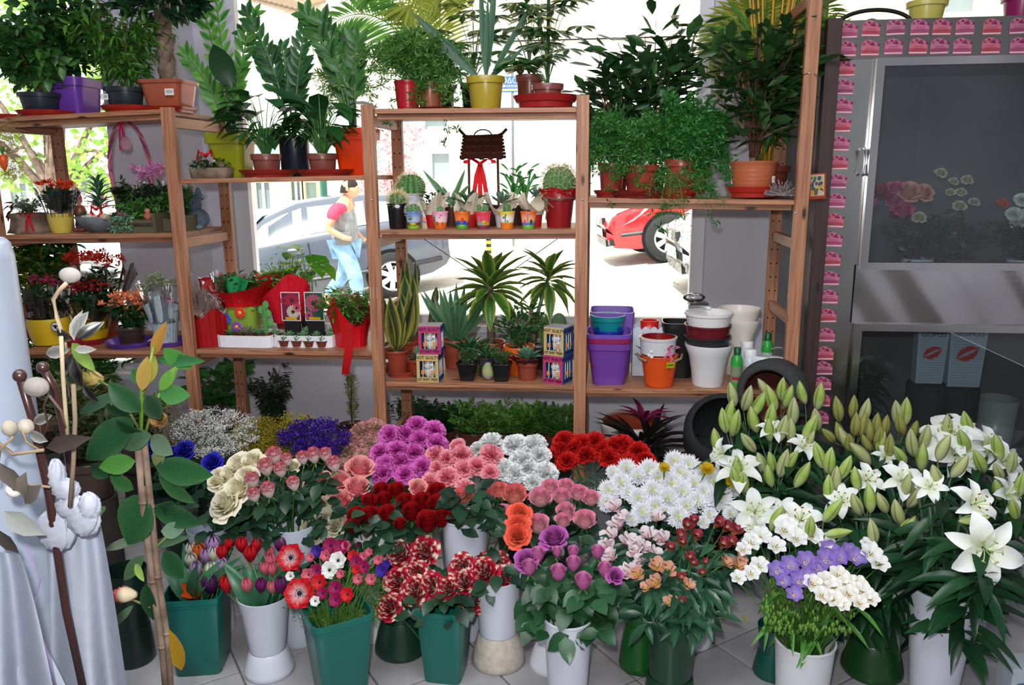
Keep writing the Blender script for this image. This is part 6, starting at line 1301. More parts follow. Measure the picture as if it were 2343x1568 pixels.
mb = MB(); a = G(1772, 800, z); q = on(1765, 3.6, z+.12); tube(mb, [q+Vector((.02*k, -.02*math.sin(k), .015*math.sin(k*1.1)-.0*k)) for k in range(7)], .003, '#b0a08c', 6); tag(mb.obj('cord', 'plastic'), 'beige cord coiled behind the white bottles', 'cord')

# ================================================================== BUCKETS ON THE FLOOR
def bucket(px, pyb, pyt, wt, wb, color, label, kind='cone', foot=None, waist=None, rz=0, footc=None, dirt=False, nm='flower_bucket'):
    """bucket standing on the floor: front of its base at pixel (px, pyb), front of its rim at pixel row pyt"""
    g = G(px, pyb); s = mpp(g); rb_ = wb*s/2; c = g+Vector((g.x, g.y, 0)).normalized()*rb_; s = mpp(c)
    q = Vector((g.x, g.y, 0)); yrim = c.y-wt*s/2; h = P(px, pyt, yrim).z
    t = thing(nm, (c.x, c.y, 0), label, 'bucket'); t.rotation_euler = (0, 0, rz)
    mb = MB(); rt = wt*s/2; rb = wb*s/2
    if kind == 'square':
        prof = [(0, 0), (rb*.96, 0), (rb, .006), (rt*.965, h*.9), (rt*.985, h*.902), (rt*.985, h*.93), (rt, h*.935), (rt, h), (rt*.95, h), (rb*.93, .01), (0, .01)]; lathe(mb, prof, color, 48, sq=9)
        o = mb.obj('bucket_body', 'plastic', t, True)
    elif kind == 'flare':
        wz = waist; rw = foot
        rw = rw*s/2; zw = h*wz; prof = [(rw*.98, zw), (rw+(rt-rw)*.25, zw+(h-zw)*.3), (rw+(rt-rw)*.62, zw+(h-zw)*.72), (rt, h-.004), (rt*1.01, h), (rt*.96, h), (rw*.9, zw+.01), (0, zw+.01)]
        lathe(mb, prof, color, 44); o = mb.obj('bucket_body', 'plastic', t, True); mb = MB()
        prof = [(rb*.94, 0), (rb, .008), (rb*.98, zw*.22), (rb*.5+rw*.52, zw*.6), (rw*1.03, zw*.97), (rw, zw)]
        lathe(mb, prof, footc or color, 44); f = mb.obj('foot', 'stone' if dirt else 'plastic', t, True)
    else:
        prof = [(0, 0), (rb*.97, 0), (rb, .006), (rb+(rt-rb)*.5, h*.55), (rt*.985, h*.985), (rt*1.015, h-.004), (rt*1.01, h), (rt*.95, h), (rb*.93, .012), (0, .012)]
        lathe(mb, prof, color, 44); o = mb.obj('bucket_body', 'plastic', t, True)
    o.modifiers.new('es', 'EDGE_SPLIT').split_angle = .7
    return t, h
TEAL, WH, DG = '#0b5f55', '#c6cad6', '#12392c'
B = {}
def bk(k, *a, **kw): t, h = bucket(*a, **kw); B[k] = (Vector(t.location), h); return t
b1 = bk('tulipA', 470, 1545, 1380, 128, 100, TEAL, 'teal square bucket of mixed tulips with a small price sticker', 'square', rz=.22)
mb = MB(); box(mb, (-.004, -.079, .16), (.024, .002, .012), '#d8d8d0'); mb.obj('price_sticker', 'paper', b1)
bk('tulipB', 620, 1566, 1392, 116, 112, WH, 'white flared vase of red and pink tulips between the teal buckets', 'flare', 80, .30)
bk('anem', 782, 1622, 1432, 138, 98, TEAL, 'teal square bucket full of anemones, turned to show its corner', 'square', rz=.62)
bk('varA', 921, 1520, 1330, 100, 122, '#16372a', 'dark green flared vase behind the striped roses', 'flare', 84, .42)
bk('varB', 1022, 1566, 1408, 112, 84, TEAL, 'teal square bucket holding the red and cream striped roses', 'square', rz=-.05)
bk('varC', 1141, 1548, 1345, 104, 122, WH, 'white vase with a dirty cream foot beside the striped roses', 'flare', 88, .36, footc='#b4aca0', dirt=True)
bk('mauve', 1298, 1640, 1440, 112, 84, WH, 'tall white bucket holding the mauve roses')
bk('footw', 1262, 1553, 1400, 70, 104, '#d0d2da', 'white vase foot showing behind the mauve rose bucket', 'flare', 66, .4)
bk('alsR', 1530, 1618, 1420, 122, 112, '#0f3826', 'dark green vase of red and yellow alstroemeria', 'flare', 98, .22)
bk('alsP', 1462, 1550, 1350, 90, 94, '#15551c', 'mid green vase behind the dark green alstroemeria vase', 'flare', 66, .5)
bk('mum', 1588, 1492, 1330, 90, 80, WH, 'white vase foot behind the dark green alstroemeria vase', 'flare', 60, .5)
bk('frees', 1828, 1650, 1500, 132, 108, '#c8c9ce', 'wide white bucket full of freesias')
bk('tealL', 1762, 1564, 1450, 70, 82, '#0c4a40', 'small teal vase peeping out beside the freesia bucket', 'flare', 60, .5)
bk('lilyG', 1990, 1570, 1395, 124, 134, '#123f18', 'glossy green flared vase holding lilies', 'flare', 96, .44)
bk('lilyW', 2128, 1626, 1378, 146, 96, '#c4c8d4', 'tall white tapered vase of lilies')
bk('tealR', 2186, 1516, 1400, 62, 86, '#0e4238', 'teal vase foot beside the tall white lily vase', 'flare', 52, .6)
bk('tealM', 1932, 1472, 1340, 70, 66, '#0e4a42', 'small teal bucket behind the glossy green vase')
bk('rpink', 690, 1484, 1222, 104, 88, '#c2c8d6', 'white vase of pink-edged roses standing in the second row', 'flare', 66, .45)
bk('cream', 500, 1460, 1228, 90, 80, '#bfc6d6', 'white vase of cream roses in the second row', 'flare', 62, .45)
bk('coral', 1070, 1470, 1204, 104, 80, '#c2c8d6', 'white vase behind the striped roses holding coral-edged roses')
bk('rred', 866, 1476, 1240, 92, 88, '#d0d2d4', 'white vase of red roses behind the anemones', 'flare', 66, .45)
bk('darkL', 312, 1532, 1330, 92, 90, '#14241e', 'very dark green vase behind the camellia stem', 'flare', 78, .4)
# back-row buckets, hidden below the bloom
for k, px, Y, c, lab in (('gyps', 470, 3.02, DG, "dark green bucket of baby's breath in the back row"), ('gold', 600, 3.05, WH, 'white bucket of goldenrod in the back row'), ('stat', 715, 3.02, DG, 'dark green bucket of purple statice in the back row'),
        ('carV', 830, 2.98, WH, 'white bucket of cream and red carnations in the back row'), ('carM', 930, 2.92, DG, 'dark green bucket of magenta carnations'), ('carP', 1050, 2.86, WH, 'white bucket of pink carnations'), ('carW', 1180, 2.90, DG, 'dark green bucket of white carnations'),
        ('carR', 1380, 2.96, WH, 'white bucket of scarlet carnations in the back row'), ('salm', 790, 2.72, DG, 'dark green bucket of salmon roses'), ('pinkw', 1275, 2.66, DG, 'dark green bucket of pink and white roses'), ('mumB', 1530, 2.72, DG, 'dark green bucket of white chrysanthemums'),
        ('lilyB', 1760, 2.80, WH, 'white bucket of lily buds in the back row'), ('lilyO', 1980, 2.86, DG, 'dark green bucket of olive lily buds beside the cooler'), ('lilyC', 2210, 2.66, WH, 'white bucket of open lilies beside the cooler'), ('blue', 420, 2.85, DG, 'dark bucket of blue roses behind the camellia'), ('gcr', 735, 2.36, DG, 'dark green bucket of cream green hydrangea roses')):
    c_ = on(px, Y, 0); t = thing('flower_bucket', c_, lab, 'bucket'); mb = MB(); lathe(mb, [(0, 0), (.06, 0), (.085, .30), (.088, .30), (.082, .30), (.056, .01), (0, .01)], c, 30); mb.obj('bucket_body', 'plastic', t, True); B[k] = (c_, .30)

# ================================================================== BLOOM SHAPES (unit width, +Z up)
_BM = {}
def rose_mesh(key, cin, cedge, cbase, open_=.5, n=30, stripe=None, var=0):
    k = ('rose', key, var)
    if k in _BM: return _BM[k]
    r_ = random.Random(hash((key, var)) % 9999 if False else (len(key)*31+var*7+ord(key[0]))); mb = MB()
    for i in range(n):
        f = i/(n-1); a0 = i*2.39996+r_.uniform(-.1, .1); rt = .05+(.33+.12*open_)*f**1.05; rb_ = .02+.11*f; h = .80+.14*math.sin(PI*min(1, f*1.3))-.30*open_*f**1.5-.04*f; wd = 1.35-.45*f+(.3 if open_ < .3 else 0); curl = open_*.26*f**1.5+.03; ph = r_.uniform(0, 6)
        st = [r_.random() for _ in range(5)] if stripe else None
        def fn(u, v):
            x = (u-.5)*2; ang = a0+x*wd*(1-.12*v)*(.55+.45*math.sin(PI*min(1, v*.9+.12))); rr = rb_+(rt-rb_)*math.sin(PI/2*min(1, v*1.15))**.85+curl*max(0, v-.72)**1.3*4.0+.012*math.sin(ph+x*5)*v; z = h*v-curl*.9*max(0, v-.8)*2.2-.07*h*x*x*v-.04*(1-x*x)*0
            if v > .95: z -= .02*math.sin(x*7+ph)
            return (rr*math.cos(ang), rr*math.sin(ang), z)
        def cf(u, v):
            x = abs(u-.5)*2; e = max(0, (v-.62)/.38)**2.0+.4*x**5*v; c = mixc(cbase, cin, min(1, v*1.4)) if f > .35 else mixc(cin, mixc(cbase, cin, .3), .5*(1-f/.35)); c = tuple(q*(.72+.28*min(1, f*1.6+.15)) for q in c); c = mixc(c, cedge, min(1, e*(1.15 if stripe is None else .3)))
            if stripe and (math.sin(u*8+ph*3+v*3*math.sin(ph))+.6*math.sin(u*5-ph+v*7) > .55): c = lin(stripe)
            return c
        sheet(mb, fn, 7 if stripe else 5, 7, cin, cf)
    _BM[k] = mb.mesh('bloom', 'petal', True); return _BM[k]
def carn_mesh(key, c1, c2, edge=None, var=0, np_=62):
    k = ('carn', key, var)
    if k in _BM: return _BM[k]
    r_ = random.Random(var*17+len(key)); mb = MB()
    for i in range(np_):
        f = (i+.5)/np_; th = math.acos(1-f*1.22) if f*1.22 < 2 else PI; a = i*2.39996; d = Vector((math.sin(th)*math.cos(a), math.sin(th)*math.sin(a), math.cos(th))); x_ = d.cross(Vector((0, 0, 1))) if abs(d.z) < .98 else Vector((1, 0, 0)); x_ = x_.normalized(); y_ = d.cross(x_); tw = r_.uniform(-.9, .9); x_, y_ = x_*math.cos(tw)+y_*math.sin(tw), y_*math.cos(tw)-x_*math.sin(tw)
        L_ = .50*r_.uniform(.88, 1.08); W_ = .20*r_.uniform(.8, 1.2); ph = r_.uniform(0, 6); c = mixc(c1, c2, r_.random())
        def fn(u, v): x = (u-.5)*2; z = L_*v*(1-.16*x*x)+(.028 if int(round(u*8)) % 2 else -.02)*(v > .8); q = d*z+x_*x*W_*(.25+.9*v*v)+y_*(.045*math.sin(x*4+ph)*v*v+.03*math.sin(x*9+ph)*(v > .6)); return (q.x, q.y, q.z*.82+.30)
        sheet(mb, fn, 8, 3, c, lambda u, v: mixc(mixc(c, c1, .6), edge or mixc(c, '#ffffff', .12), (v > .85)*(1 if edge else 1)) if v > .3 else mixc(c, '#60803c', .1))
    _BM[k] = mb.mesh('bloom', 'petal', True); return _BM[k]
def mum_mesh(key, c1, cc, var=0):
    k = ('mum', key, var)
    if k in _BM: return _BM[k]
    M = []; C = []
    for r_ in range(8):
        th = .12+r_*.205; n = 10+r_*5
        for j in range(n):
            a = 2*PI*j/n+r_*.4+R(-.08, .08); t2 = th+R(-.08, .08); d = Vector((math.sin(t2)*math.cos(a), math.sin(t2)*math.sin(a), math.cos(t2))); M.append(frame(Vector((0, 0, .22)), d, (math.cos(a), math.sin(a), 2 if t2 > .8 else -.4), (.32+.024*r_)*R(.92, 1.08), 1.15)); C.append(mixc(cc, c1, min(1, .35+r_/1.6)))
    mb = MB(); mb.inst(LV['mum'], M, C); _BM[k] = mb.mesh('bloom', 'petal', True); return _BM[k]
def pf(mb, n, L_, W_, e0, e1, cin, cout, cmid=None, peak=.55, ph=0, ruf=.0, segs=7, r0=.02, z0=0, cup=.15, spots=None, jit=.05, cx=4, alt=None):
    for p in range(n):
        a = ph+2*PI*p/n+R(-jit, jit); ca, sa = math.cos(a), math.sin(a); W2 = W_*(alt if alt and p % 2 else 1); ee0 = e0+R(-jit, jit); r, z = r0, z0; V = []; C = []; rp = R(0, 6)
        for i in range(segs+1):
            t = i/segs; e = ee0+(e1-ee0)*t**1.2
            if i: r += math.cos(e)*L_/segs; z += math.sin(e)*L_/segs
            wv = math.sin(PI*min(1, max(.0, .06+.94*t))**(math.log(.5)/math.log(peak)))**.75 if t < 1 else .05
            for j in range(cx+1):
                x = -1+2*j/cx; o = x*W2/2*wv; zz_ = z+cup*x*x*W2*wv*.6+ruf*math.sin(t*17+rp+x*2)*abs(x); rr = r-cup*x*x*wv*W2*.1; V.append((rr*ca-o*sa, rr*sa+o*ca, zz_))
                c = mixc(cin, cout, min(1, t*1.5)); 
                if cmid and abs(x) < .3: c = mixc(cmid, c, .25)
                if spots and .15 < t < .8 and (i*3+j*5+p) % 4 == 0: c = lin(spots)
                C.append(c)
        k = cx+1; mb.add(V, [(i*k+j, i*k+j+1, (i+1)*k+j+1, (i+1)*k+j) for i in range(segs) for j in range(cx)], C)
def simple_bloom(key, fn, var=0, mat='petal'):
    k = (key, var)
    if k not in _BM: mb = MB(); fn(mb); _BM[k] = mb.mesh('bloom', mat, True)
    return _BM[k]
def tulip_mesh(c1, c2, op=0, var=0):
    def f(mb):
        for p in range(6):
            a0 = p*PI/3+(.1 if p % 2 else 0); q = 1 if p % 2 else .9
            def fn(u, v): x = (u-.5)*2; rr = (.06+.30*math.sin(PI*min(1, .5*v+.42*v*v*(1-op))**.9)**.8*q) if not op else .06+.42*v**.7; ang = a0+x*.68*math.sin(PI*(.12+.80*v)); rr *= (1-.1*x*x); return (rr*math.cos(ang), rr*math.sin(ang), 1.05*v-.05*x*x*v-(op*.25*v*v))
            sheet(mb, fn, 5, 8, c1, lambda u, v: mixc(c2, c1, min(1, v*1.3+.0)) if abs(u-.5) > .15 else mixc(c2, c1, v*.9))
    return simple_bloom('tulip'+c1+str(op), f, var)
def anem_mesh(c1, cin, cc='#1c1a38', var=0, cup=.55):
    def f(mb):
        pf(mb, 6, .50, .42, cup, cup*.2, cin, c1, peak=.62, cup=.3, ruf=.012); pf(mb, 6, .46, .40, cup+.15, cup*.4, cin, c1, peak=.62, ph=.5, cup=.3, z0=.02)
        ball(mb, (0, 0, .07), .075, cc, 12, 8, (1, 1, .8))
        for k in range(26): a = k*2.4; q = .10+.04*(k % 3)/2; ball(mb, (q*math.cos(a), q*math.sin(a), .08+.02*(k % 2)), .015, cc, 5, 4)
    return simple_bloom('anem'+c1, f, var)
def calyx_mesh():
    def f(mb): ball(mb, (0, 0, .0), .10, '#4f7a3c', 10, 7, (1, 1, 1.1)); pf(mb, 5, .46, .13, -.25, -.9, '#4f7a3c', '#5f8a48', peak=.3, cup=0, jit=.2, cx=2, segs=5)
    return simple_bloom('calyx', f, 0, 'leaf')
def lily_mesh(var=0, st='#7a2418'):
    def f(mb): pf(mb, 6, .62, .25, .95, -.75, '#dfe6c0', '#eceef0', peak=.48, cmid='#dfe8d4', cup=.35, ruf=.014, segs=11, cx=4, jit=.12, alt=1.35)
    return simple_bloom('lily', f, var)
def stamen_mesh(var=0, st='#7a2418'):
    def f(mb):
        for k in range(6):
            a = k*PI/3+.3; l = bez((0, 0, .03), (.04*math.cos(a), .04*math.sin(a), .2), (.17*math.cos(a), .17*math.sin(a), .33), 5); tube(mb, l, .007, '#c0d090', 5); e = l[-1]; tube(mb, [e+Vector((-.03*math.sin(a), .03*math.cos(a), 0)), e+Vector((.03*math.sin(a), -.03*math.cos(a), .01))], .012, st, 5)
        tube(mb, [(0, 0, .03), (.02, 0, .38)], .010, '#8fae60', 6); ball(mb, (.02, 0, .39), .022, '#7a8a50', 8, 6)
    return simple_bloom('stamen'+st, f, var, 'matte')
def bud_mesh(c1, c2, var=0):
    """closed lily bud: long, six-sided with dark seams"""
    def f(mb):
        def fn(u, v): a = 2*PI*u; q = (.16*math.sin(PI*min(1, v)**.85)**.8+.018*(1-v))*(1+.09*abs(math.cos(1.5*a))); return (q*math.cos(a)+.03*math.sin(v*3), q*math.sin(a), v)
        sheet(mb, fn, 24, 12, c1, lambda u, v: mixc(mixc(c2, c1, min(1, v*1.8)) if v < .5 else mixc(c1, c2, (v-.5)*.9), '#3f5f28', .75 if abs(math.cos(3*PI*u)) < .14 else 0))
    return simple_bloom('bud'+c1, f, var)
def alst_mesh(key, cin, cout, sp, mid, var=0, e=(1.05, .55)):
    def f(mb):
        pf(mb, 3, .52, .36, e[0], e[1], cin, cout, peak=.66, cup=.2, segs=7, cmid=None, spots=None, jit=.1); pf(mb, 3, .52, .22, e[0]+.1, e[1]+.15, mid, cout, peak=.62, ph=PI/3, cup=.2, spots=sp, segs=8, jit=.1)
        for k in range(5): a = k*1.3; tube(mb, [(0, 0, .05), (.05*math.cos(a), .05*math.sin(a), .38)], .008, '#c8b8a0', 4)
    return simple_bloom('alst'+key, f, var)
def frees_mesh(key, c1, c2, cc, var=0):
    def f(mb):
        pf(mb, 6, .46, .34, 1.0, .18, c2, c1, peak=.66, cup=.35, segs=7, z0=.30, r0=.07, jit=.08); lathe(mb, [(.02, 0), (.035, .12), (.085, .34), (.03, .34)], c2, 10, cols=['#98a858', c2, c2, cc])
    return simple_bloom('frees'+key, f, var)

# ================================================================== PUTTING A STEM IN A BUCKET
def Yf(py): return 3.0-(py-960)*.0021
ORD = 'first second third fourth fifth sixth seventh eighth ninth tenth eleventh twelfth thirteenth fourteenth fifteenth sixteenth seventeenth eighteenth nineteenth twentieth'.split()
CAL = calyx_mesh()
def ref(o_name, me, parent, M):
    o = bpy.data.objects.new(o_name, me); col.objects.link(o); o.parent = parent; o.matrix_local = Matrix(M.tolist() if hasattr(M, 'tolist') else M); return o
def orient(p, d, s, spin=None):
    d = Vector(d).normalized(); x = d.cross(Vector((0, 1, .01))).normalized(); y = d.cross(x); a = R(0, 6.28) if spin is None else spin
    x, y = x*math.cos(a)+y*math.sin(a), y*math.cos(a)-x*math.sin(a); m_ = np.eye(4); m_[:3, 0] = x*s; m_[:3, 1] = y*s; m_[:3, 2] = d*s; m_[:3, 3] = p; return m_
def keep(p, h):
    '''leaves hang outside the rim, not through the bucket wall'''
    q = math.hypot(p.x, p.y)
    if p.z < h-.02: p = Vector((p.x*.10/max(q, .01), p.y*.10/max(q, .01), max(p.z, h-.05)))
    return p
_YM = [None]
def cut(name, cat, label, group, mesh, px, py, size, bkey, up=None, Y=None, stemc='#3f6a34', sr=.0028, lf=None, calyx=False, hs=1.0, extra=None, dY=0, leafn=4, fol=9):
    """one cut flower: bloom at the pixel, stem running down into its bucket"""
    c, h = B[bkey]; p = P(px, py, (Y if Y else (c.y+.03-(py-_YM[0])*.0015 if _YM[0] else Yf(py)))+dY); s = size*mpp(p); root = Vector((c.x+R(-.03, .03), c.y+R(-.03, .03), .04))
    t = thing(name, root, label, cat, group); q = p-root
    out = Vector((q.x, q.y, 0)); d = Vector(up) if up else Vector((out.x*1.6+R(-.25, .25), out.y*1.2-.35+R(-.2, .15), .75))
    d.normalize(); base = q-d*s*.5*hs
    mid = Vector((q.x*.35, q.y*.35, h+.02)) if q.z > h*1.1 else Vector((q.x*.6, q.y*.6, q.z*.7)); l = bez((0, 0, 0), mid, base, 8)
    stems_mb([l], sr, stemc, 6, sr*.85).obj('stem', 'leaf', t, True)
    o = ref('bloom', mesh, t, orient(base, d, s))
    if calyx: ref('calyx', CAL, t, orient(base+d*s*.02, d, s*.85))
    if lf:
        kind, ll, c1, c2 = lf
        if kind in ('rose', 'lance') and fol:
            leaves(t, kind, [frame(keep(l[int(f*8)].lerp(l[min(8, int(f*8)+1)], .5)+Vector((R(-1, 1), R(-1, .6), R(-.6, .5)))*.055, h), rd(-.7, .2)+Vector((0, -.3, 0)), (0, -.5, .9), ll*R(.7, 1.2)) for f in [R(.42, .86) for _ in range(fol)]], c1, c2)
        for k in range(leafn):
            f = R(.5, .93); i = f*8; pp = l[int(i)].lerp(l[min(8, int(i)+1)], i-int(i)); dd = rd(-.55, .25); dd.y -= .35; leafobj(t, kind, frame(keep(pp, h), dd, (0, -.5, .9), ll*R(.75, 1.2)), random.choice((c1, c2, mixc(c1, c2, .5))), None)
    return t, base, d, s, l
YM_ = dict(tulipA=1300, tulipB=1290, anem=1320, varB=1330, varC=1330, mauve=1290, alsR=1290, frees=1310, alsP=1250, pinkw=1150, coral=1160)
def bunch(name, cat, desc, group, pts, meshes, bkey, place, **kw):
    group = group or desc+'s '+place
    """individual flowers from measured positions; labels count along the bunch"""
    _YM[0] = sum(p_[1] for p_ in pts)/n_ if (n_ := len(pts)) else None; _YM[0] = YM_.get(bkey, _YM[0]); o_ = sorted(range(len(pts)), key=lambda i: pts[i][0]); rank = {i: k for k, i in enumerate(o_)}; n = len(pts)
    for i, p_ in enumerate(pts):
        r = rank[i]; lab = '%s, %s from the left %s' % (desc, ORD[r], place) if r < n/2 and r < 20 else '%s, %s from the right %s' % (desc, ORD[n-1-r], place) if n-1-r < 20 else desc+' '+place
        if n == 1: lab = desc+' '+place
        cut(name, cat, lab, group, meshes[i % len(meshes)], p_[0], p_[1], p_[2]*dict(freesia=1.5, alstroemeria=1.55, tulip=1.12).get(name, 1), bkey, **kw)
RL = ('rose', .058, '#1c3a2a', '#33553c')
def rs(key, *a, k=3, **kw): return [rose_mesh(key, *a, var=v, **kw) for v in range(k)]
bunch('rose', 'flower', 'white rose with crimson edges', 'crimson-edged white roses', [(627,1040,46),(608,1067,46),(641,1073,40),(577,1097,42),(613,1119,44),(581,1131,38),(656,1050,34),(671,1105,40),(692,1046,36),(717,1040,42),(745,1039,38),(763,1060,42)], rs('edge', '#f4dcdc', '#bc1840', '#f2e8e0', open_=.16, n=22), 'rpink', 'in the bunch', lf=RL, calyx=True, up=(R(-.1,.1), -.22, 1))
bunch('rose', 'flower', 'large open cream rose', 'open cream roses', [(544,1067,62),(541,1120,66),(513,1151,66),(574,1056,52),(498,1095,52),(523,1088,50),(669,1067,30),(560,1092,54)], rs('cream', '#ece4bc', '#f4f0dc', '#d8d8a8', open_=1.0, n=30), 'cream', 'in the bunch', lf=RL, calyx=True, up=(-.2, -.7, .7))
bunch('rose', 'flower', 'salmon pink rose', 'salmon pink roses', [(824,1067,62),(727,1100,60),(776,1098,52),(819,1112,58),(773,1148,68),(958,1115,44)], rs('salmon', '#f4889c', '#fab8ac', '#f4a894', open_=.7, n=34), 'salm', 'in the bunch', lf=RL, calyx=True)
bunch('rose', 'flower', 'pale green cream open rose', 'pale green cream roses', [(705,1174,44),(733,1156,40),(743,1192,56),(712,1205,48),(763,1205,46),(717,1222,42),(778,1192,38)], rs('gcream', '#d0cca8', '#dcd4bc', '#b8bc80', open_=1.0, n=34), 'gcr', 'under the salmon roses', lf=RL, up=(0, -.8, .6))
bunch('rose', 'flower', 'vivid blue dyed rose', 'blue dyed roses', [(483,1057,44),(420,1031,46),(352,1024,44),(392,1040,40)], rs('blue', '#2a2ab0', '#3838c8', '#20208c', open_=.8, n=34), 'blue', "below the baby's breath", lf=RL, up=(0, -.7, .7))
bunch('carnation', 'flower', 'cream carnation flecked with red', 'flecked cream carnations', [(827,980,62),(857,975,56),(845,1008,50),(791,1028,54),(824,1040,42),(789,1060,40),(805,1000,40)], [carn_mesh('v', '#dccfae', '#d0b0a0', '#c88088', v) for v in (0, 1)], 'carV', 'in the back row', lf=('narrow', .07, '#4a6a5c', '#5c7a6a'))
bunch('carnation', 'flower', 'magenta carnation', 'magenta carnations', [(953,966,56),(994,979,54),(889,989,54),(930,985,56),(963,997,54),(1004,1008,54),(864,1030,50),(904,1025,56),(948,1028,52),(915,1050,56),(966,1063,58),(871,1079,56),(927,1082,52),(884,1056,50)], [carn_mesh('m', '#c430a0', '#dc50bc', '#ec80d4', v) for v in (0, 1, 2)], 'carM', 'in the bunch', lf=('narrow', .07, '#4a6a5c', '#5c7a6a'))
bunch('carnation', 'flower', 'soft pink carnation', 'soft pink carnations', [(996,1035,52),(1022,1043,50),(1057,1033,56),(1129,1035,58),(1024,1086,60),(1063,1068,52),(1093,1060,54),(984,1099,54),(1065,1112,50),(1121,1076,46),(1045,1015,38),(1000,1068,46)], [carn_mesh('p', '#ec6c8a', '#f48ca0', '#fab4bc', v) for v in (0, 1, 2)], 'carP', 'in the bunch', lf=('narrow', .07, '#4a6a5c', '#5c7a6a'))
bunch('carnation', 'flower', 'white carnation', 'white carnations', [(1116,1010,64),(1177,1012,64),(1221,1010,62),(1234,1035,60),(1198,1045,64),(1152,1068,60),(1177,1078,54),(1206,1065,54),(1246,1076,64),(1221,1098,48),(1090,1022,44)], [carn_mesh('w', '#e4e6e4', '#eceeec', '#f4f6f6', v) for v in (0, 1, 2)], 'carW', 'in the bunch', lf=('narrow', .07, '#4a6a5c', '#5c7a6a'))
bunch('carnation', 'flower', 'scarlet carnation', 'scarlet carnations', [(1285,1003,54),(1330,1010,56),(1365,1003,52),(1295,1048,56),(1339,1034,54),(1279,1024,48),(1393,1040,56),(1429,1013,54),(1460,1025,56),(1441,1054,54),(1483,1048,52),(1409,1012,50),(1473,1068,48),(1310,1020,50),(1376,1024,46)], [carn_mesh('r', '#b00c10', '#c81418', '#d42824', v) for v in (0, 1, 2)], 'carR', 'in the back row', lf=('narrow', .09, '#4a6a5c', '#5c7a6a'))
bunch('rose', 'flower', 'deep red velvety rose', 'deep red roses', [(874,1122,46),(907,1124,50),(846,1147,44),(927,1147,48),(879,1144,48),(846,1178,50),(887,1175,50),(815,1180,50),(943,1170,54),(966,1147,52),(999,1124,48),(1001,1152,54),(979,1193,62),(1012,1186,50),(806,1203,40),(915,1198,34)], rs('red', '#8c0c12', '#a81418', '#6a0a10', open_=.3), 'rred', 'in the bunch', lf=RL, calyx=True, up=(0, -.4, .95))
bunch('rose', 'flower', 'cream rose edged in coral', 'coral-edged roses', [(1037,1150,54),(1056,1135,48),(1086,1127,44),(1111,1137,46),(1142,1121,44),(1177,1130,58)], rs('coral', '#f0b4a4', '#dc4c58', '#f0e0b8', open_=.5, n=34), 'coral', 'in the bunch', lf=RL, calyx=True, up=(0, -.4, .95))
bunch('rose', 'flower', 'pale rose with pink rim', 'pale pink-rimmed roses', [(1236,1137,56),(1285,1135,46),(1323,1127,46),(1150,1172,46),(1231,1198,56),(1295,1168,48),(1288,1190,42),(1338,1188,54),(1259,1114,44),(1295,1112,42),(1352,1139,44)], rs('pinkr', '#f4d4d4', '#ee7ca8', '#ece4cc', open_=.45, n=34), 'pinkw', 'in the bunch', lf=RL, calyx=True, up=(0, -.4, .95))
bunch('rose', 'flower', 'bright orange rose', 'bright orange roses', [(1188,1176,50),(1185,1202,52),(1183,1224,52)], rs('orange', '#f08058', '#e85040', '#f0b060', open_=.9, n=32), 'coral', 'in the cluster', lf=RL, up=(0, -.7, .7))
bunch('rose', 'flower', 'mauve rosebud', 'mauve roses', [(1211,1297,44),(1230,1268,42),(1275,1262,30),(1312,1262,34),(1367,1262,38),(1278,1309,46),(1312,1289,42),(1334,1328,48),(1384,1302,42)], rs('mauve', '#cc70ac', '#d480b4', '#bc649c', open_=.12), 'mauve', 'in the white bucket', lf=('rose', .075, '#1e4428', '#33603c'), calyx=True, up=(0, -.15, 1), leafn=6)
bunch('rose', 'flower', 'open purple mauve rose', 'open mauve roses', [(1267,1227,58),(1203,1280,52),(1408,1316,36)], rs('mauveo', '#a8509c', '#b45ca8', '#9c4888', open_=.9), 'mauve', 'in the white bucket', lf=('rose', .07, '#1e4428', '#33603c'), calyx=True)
vr = rs('vari', '#a8122f', '#b81c3c', '#c05060', open_=.85, n=34, stripe='#e4d2b8')
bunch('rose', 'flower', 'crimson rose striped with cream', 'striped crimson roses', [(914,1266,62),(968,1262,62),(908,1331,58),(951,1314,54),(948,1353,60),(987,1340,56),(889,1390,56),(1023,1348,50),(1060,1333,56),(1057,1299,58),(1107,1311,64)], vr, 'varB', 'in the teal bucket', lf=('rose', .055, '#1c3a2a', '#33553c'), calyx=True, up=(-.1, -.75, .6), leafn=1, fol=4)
bunch('rose', 'flower', 'cream-streaked crimson rose', 'streaked crimson roses', [(1149,1323,52),(1122,1355,60),(1082,1375,54),(1099,1284,48),(1141,1286,46)], vr, 'varC', 'over the dirty-footed vase', lf=('rose', .055, '#1c3a2a', '#33553c'), calyx=True, up=(.2, -.7, .6), leafn=1, fol=3)
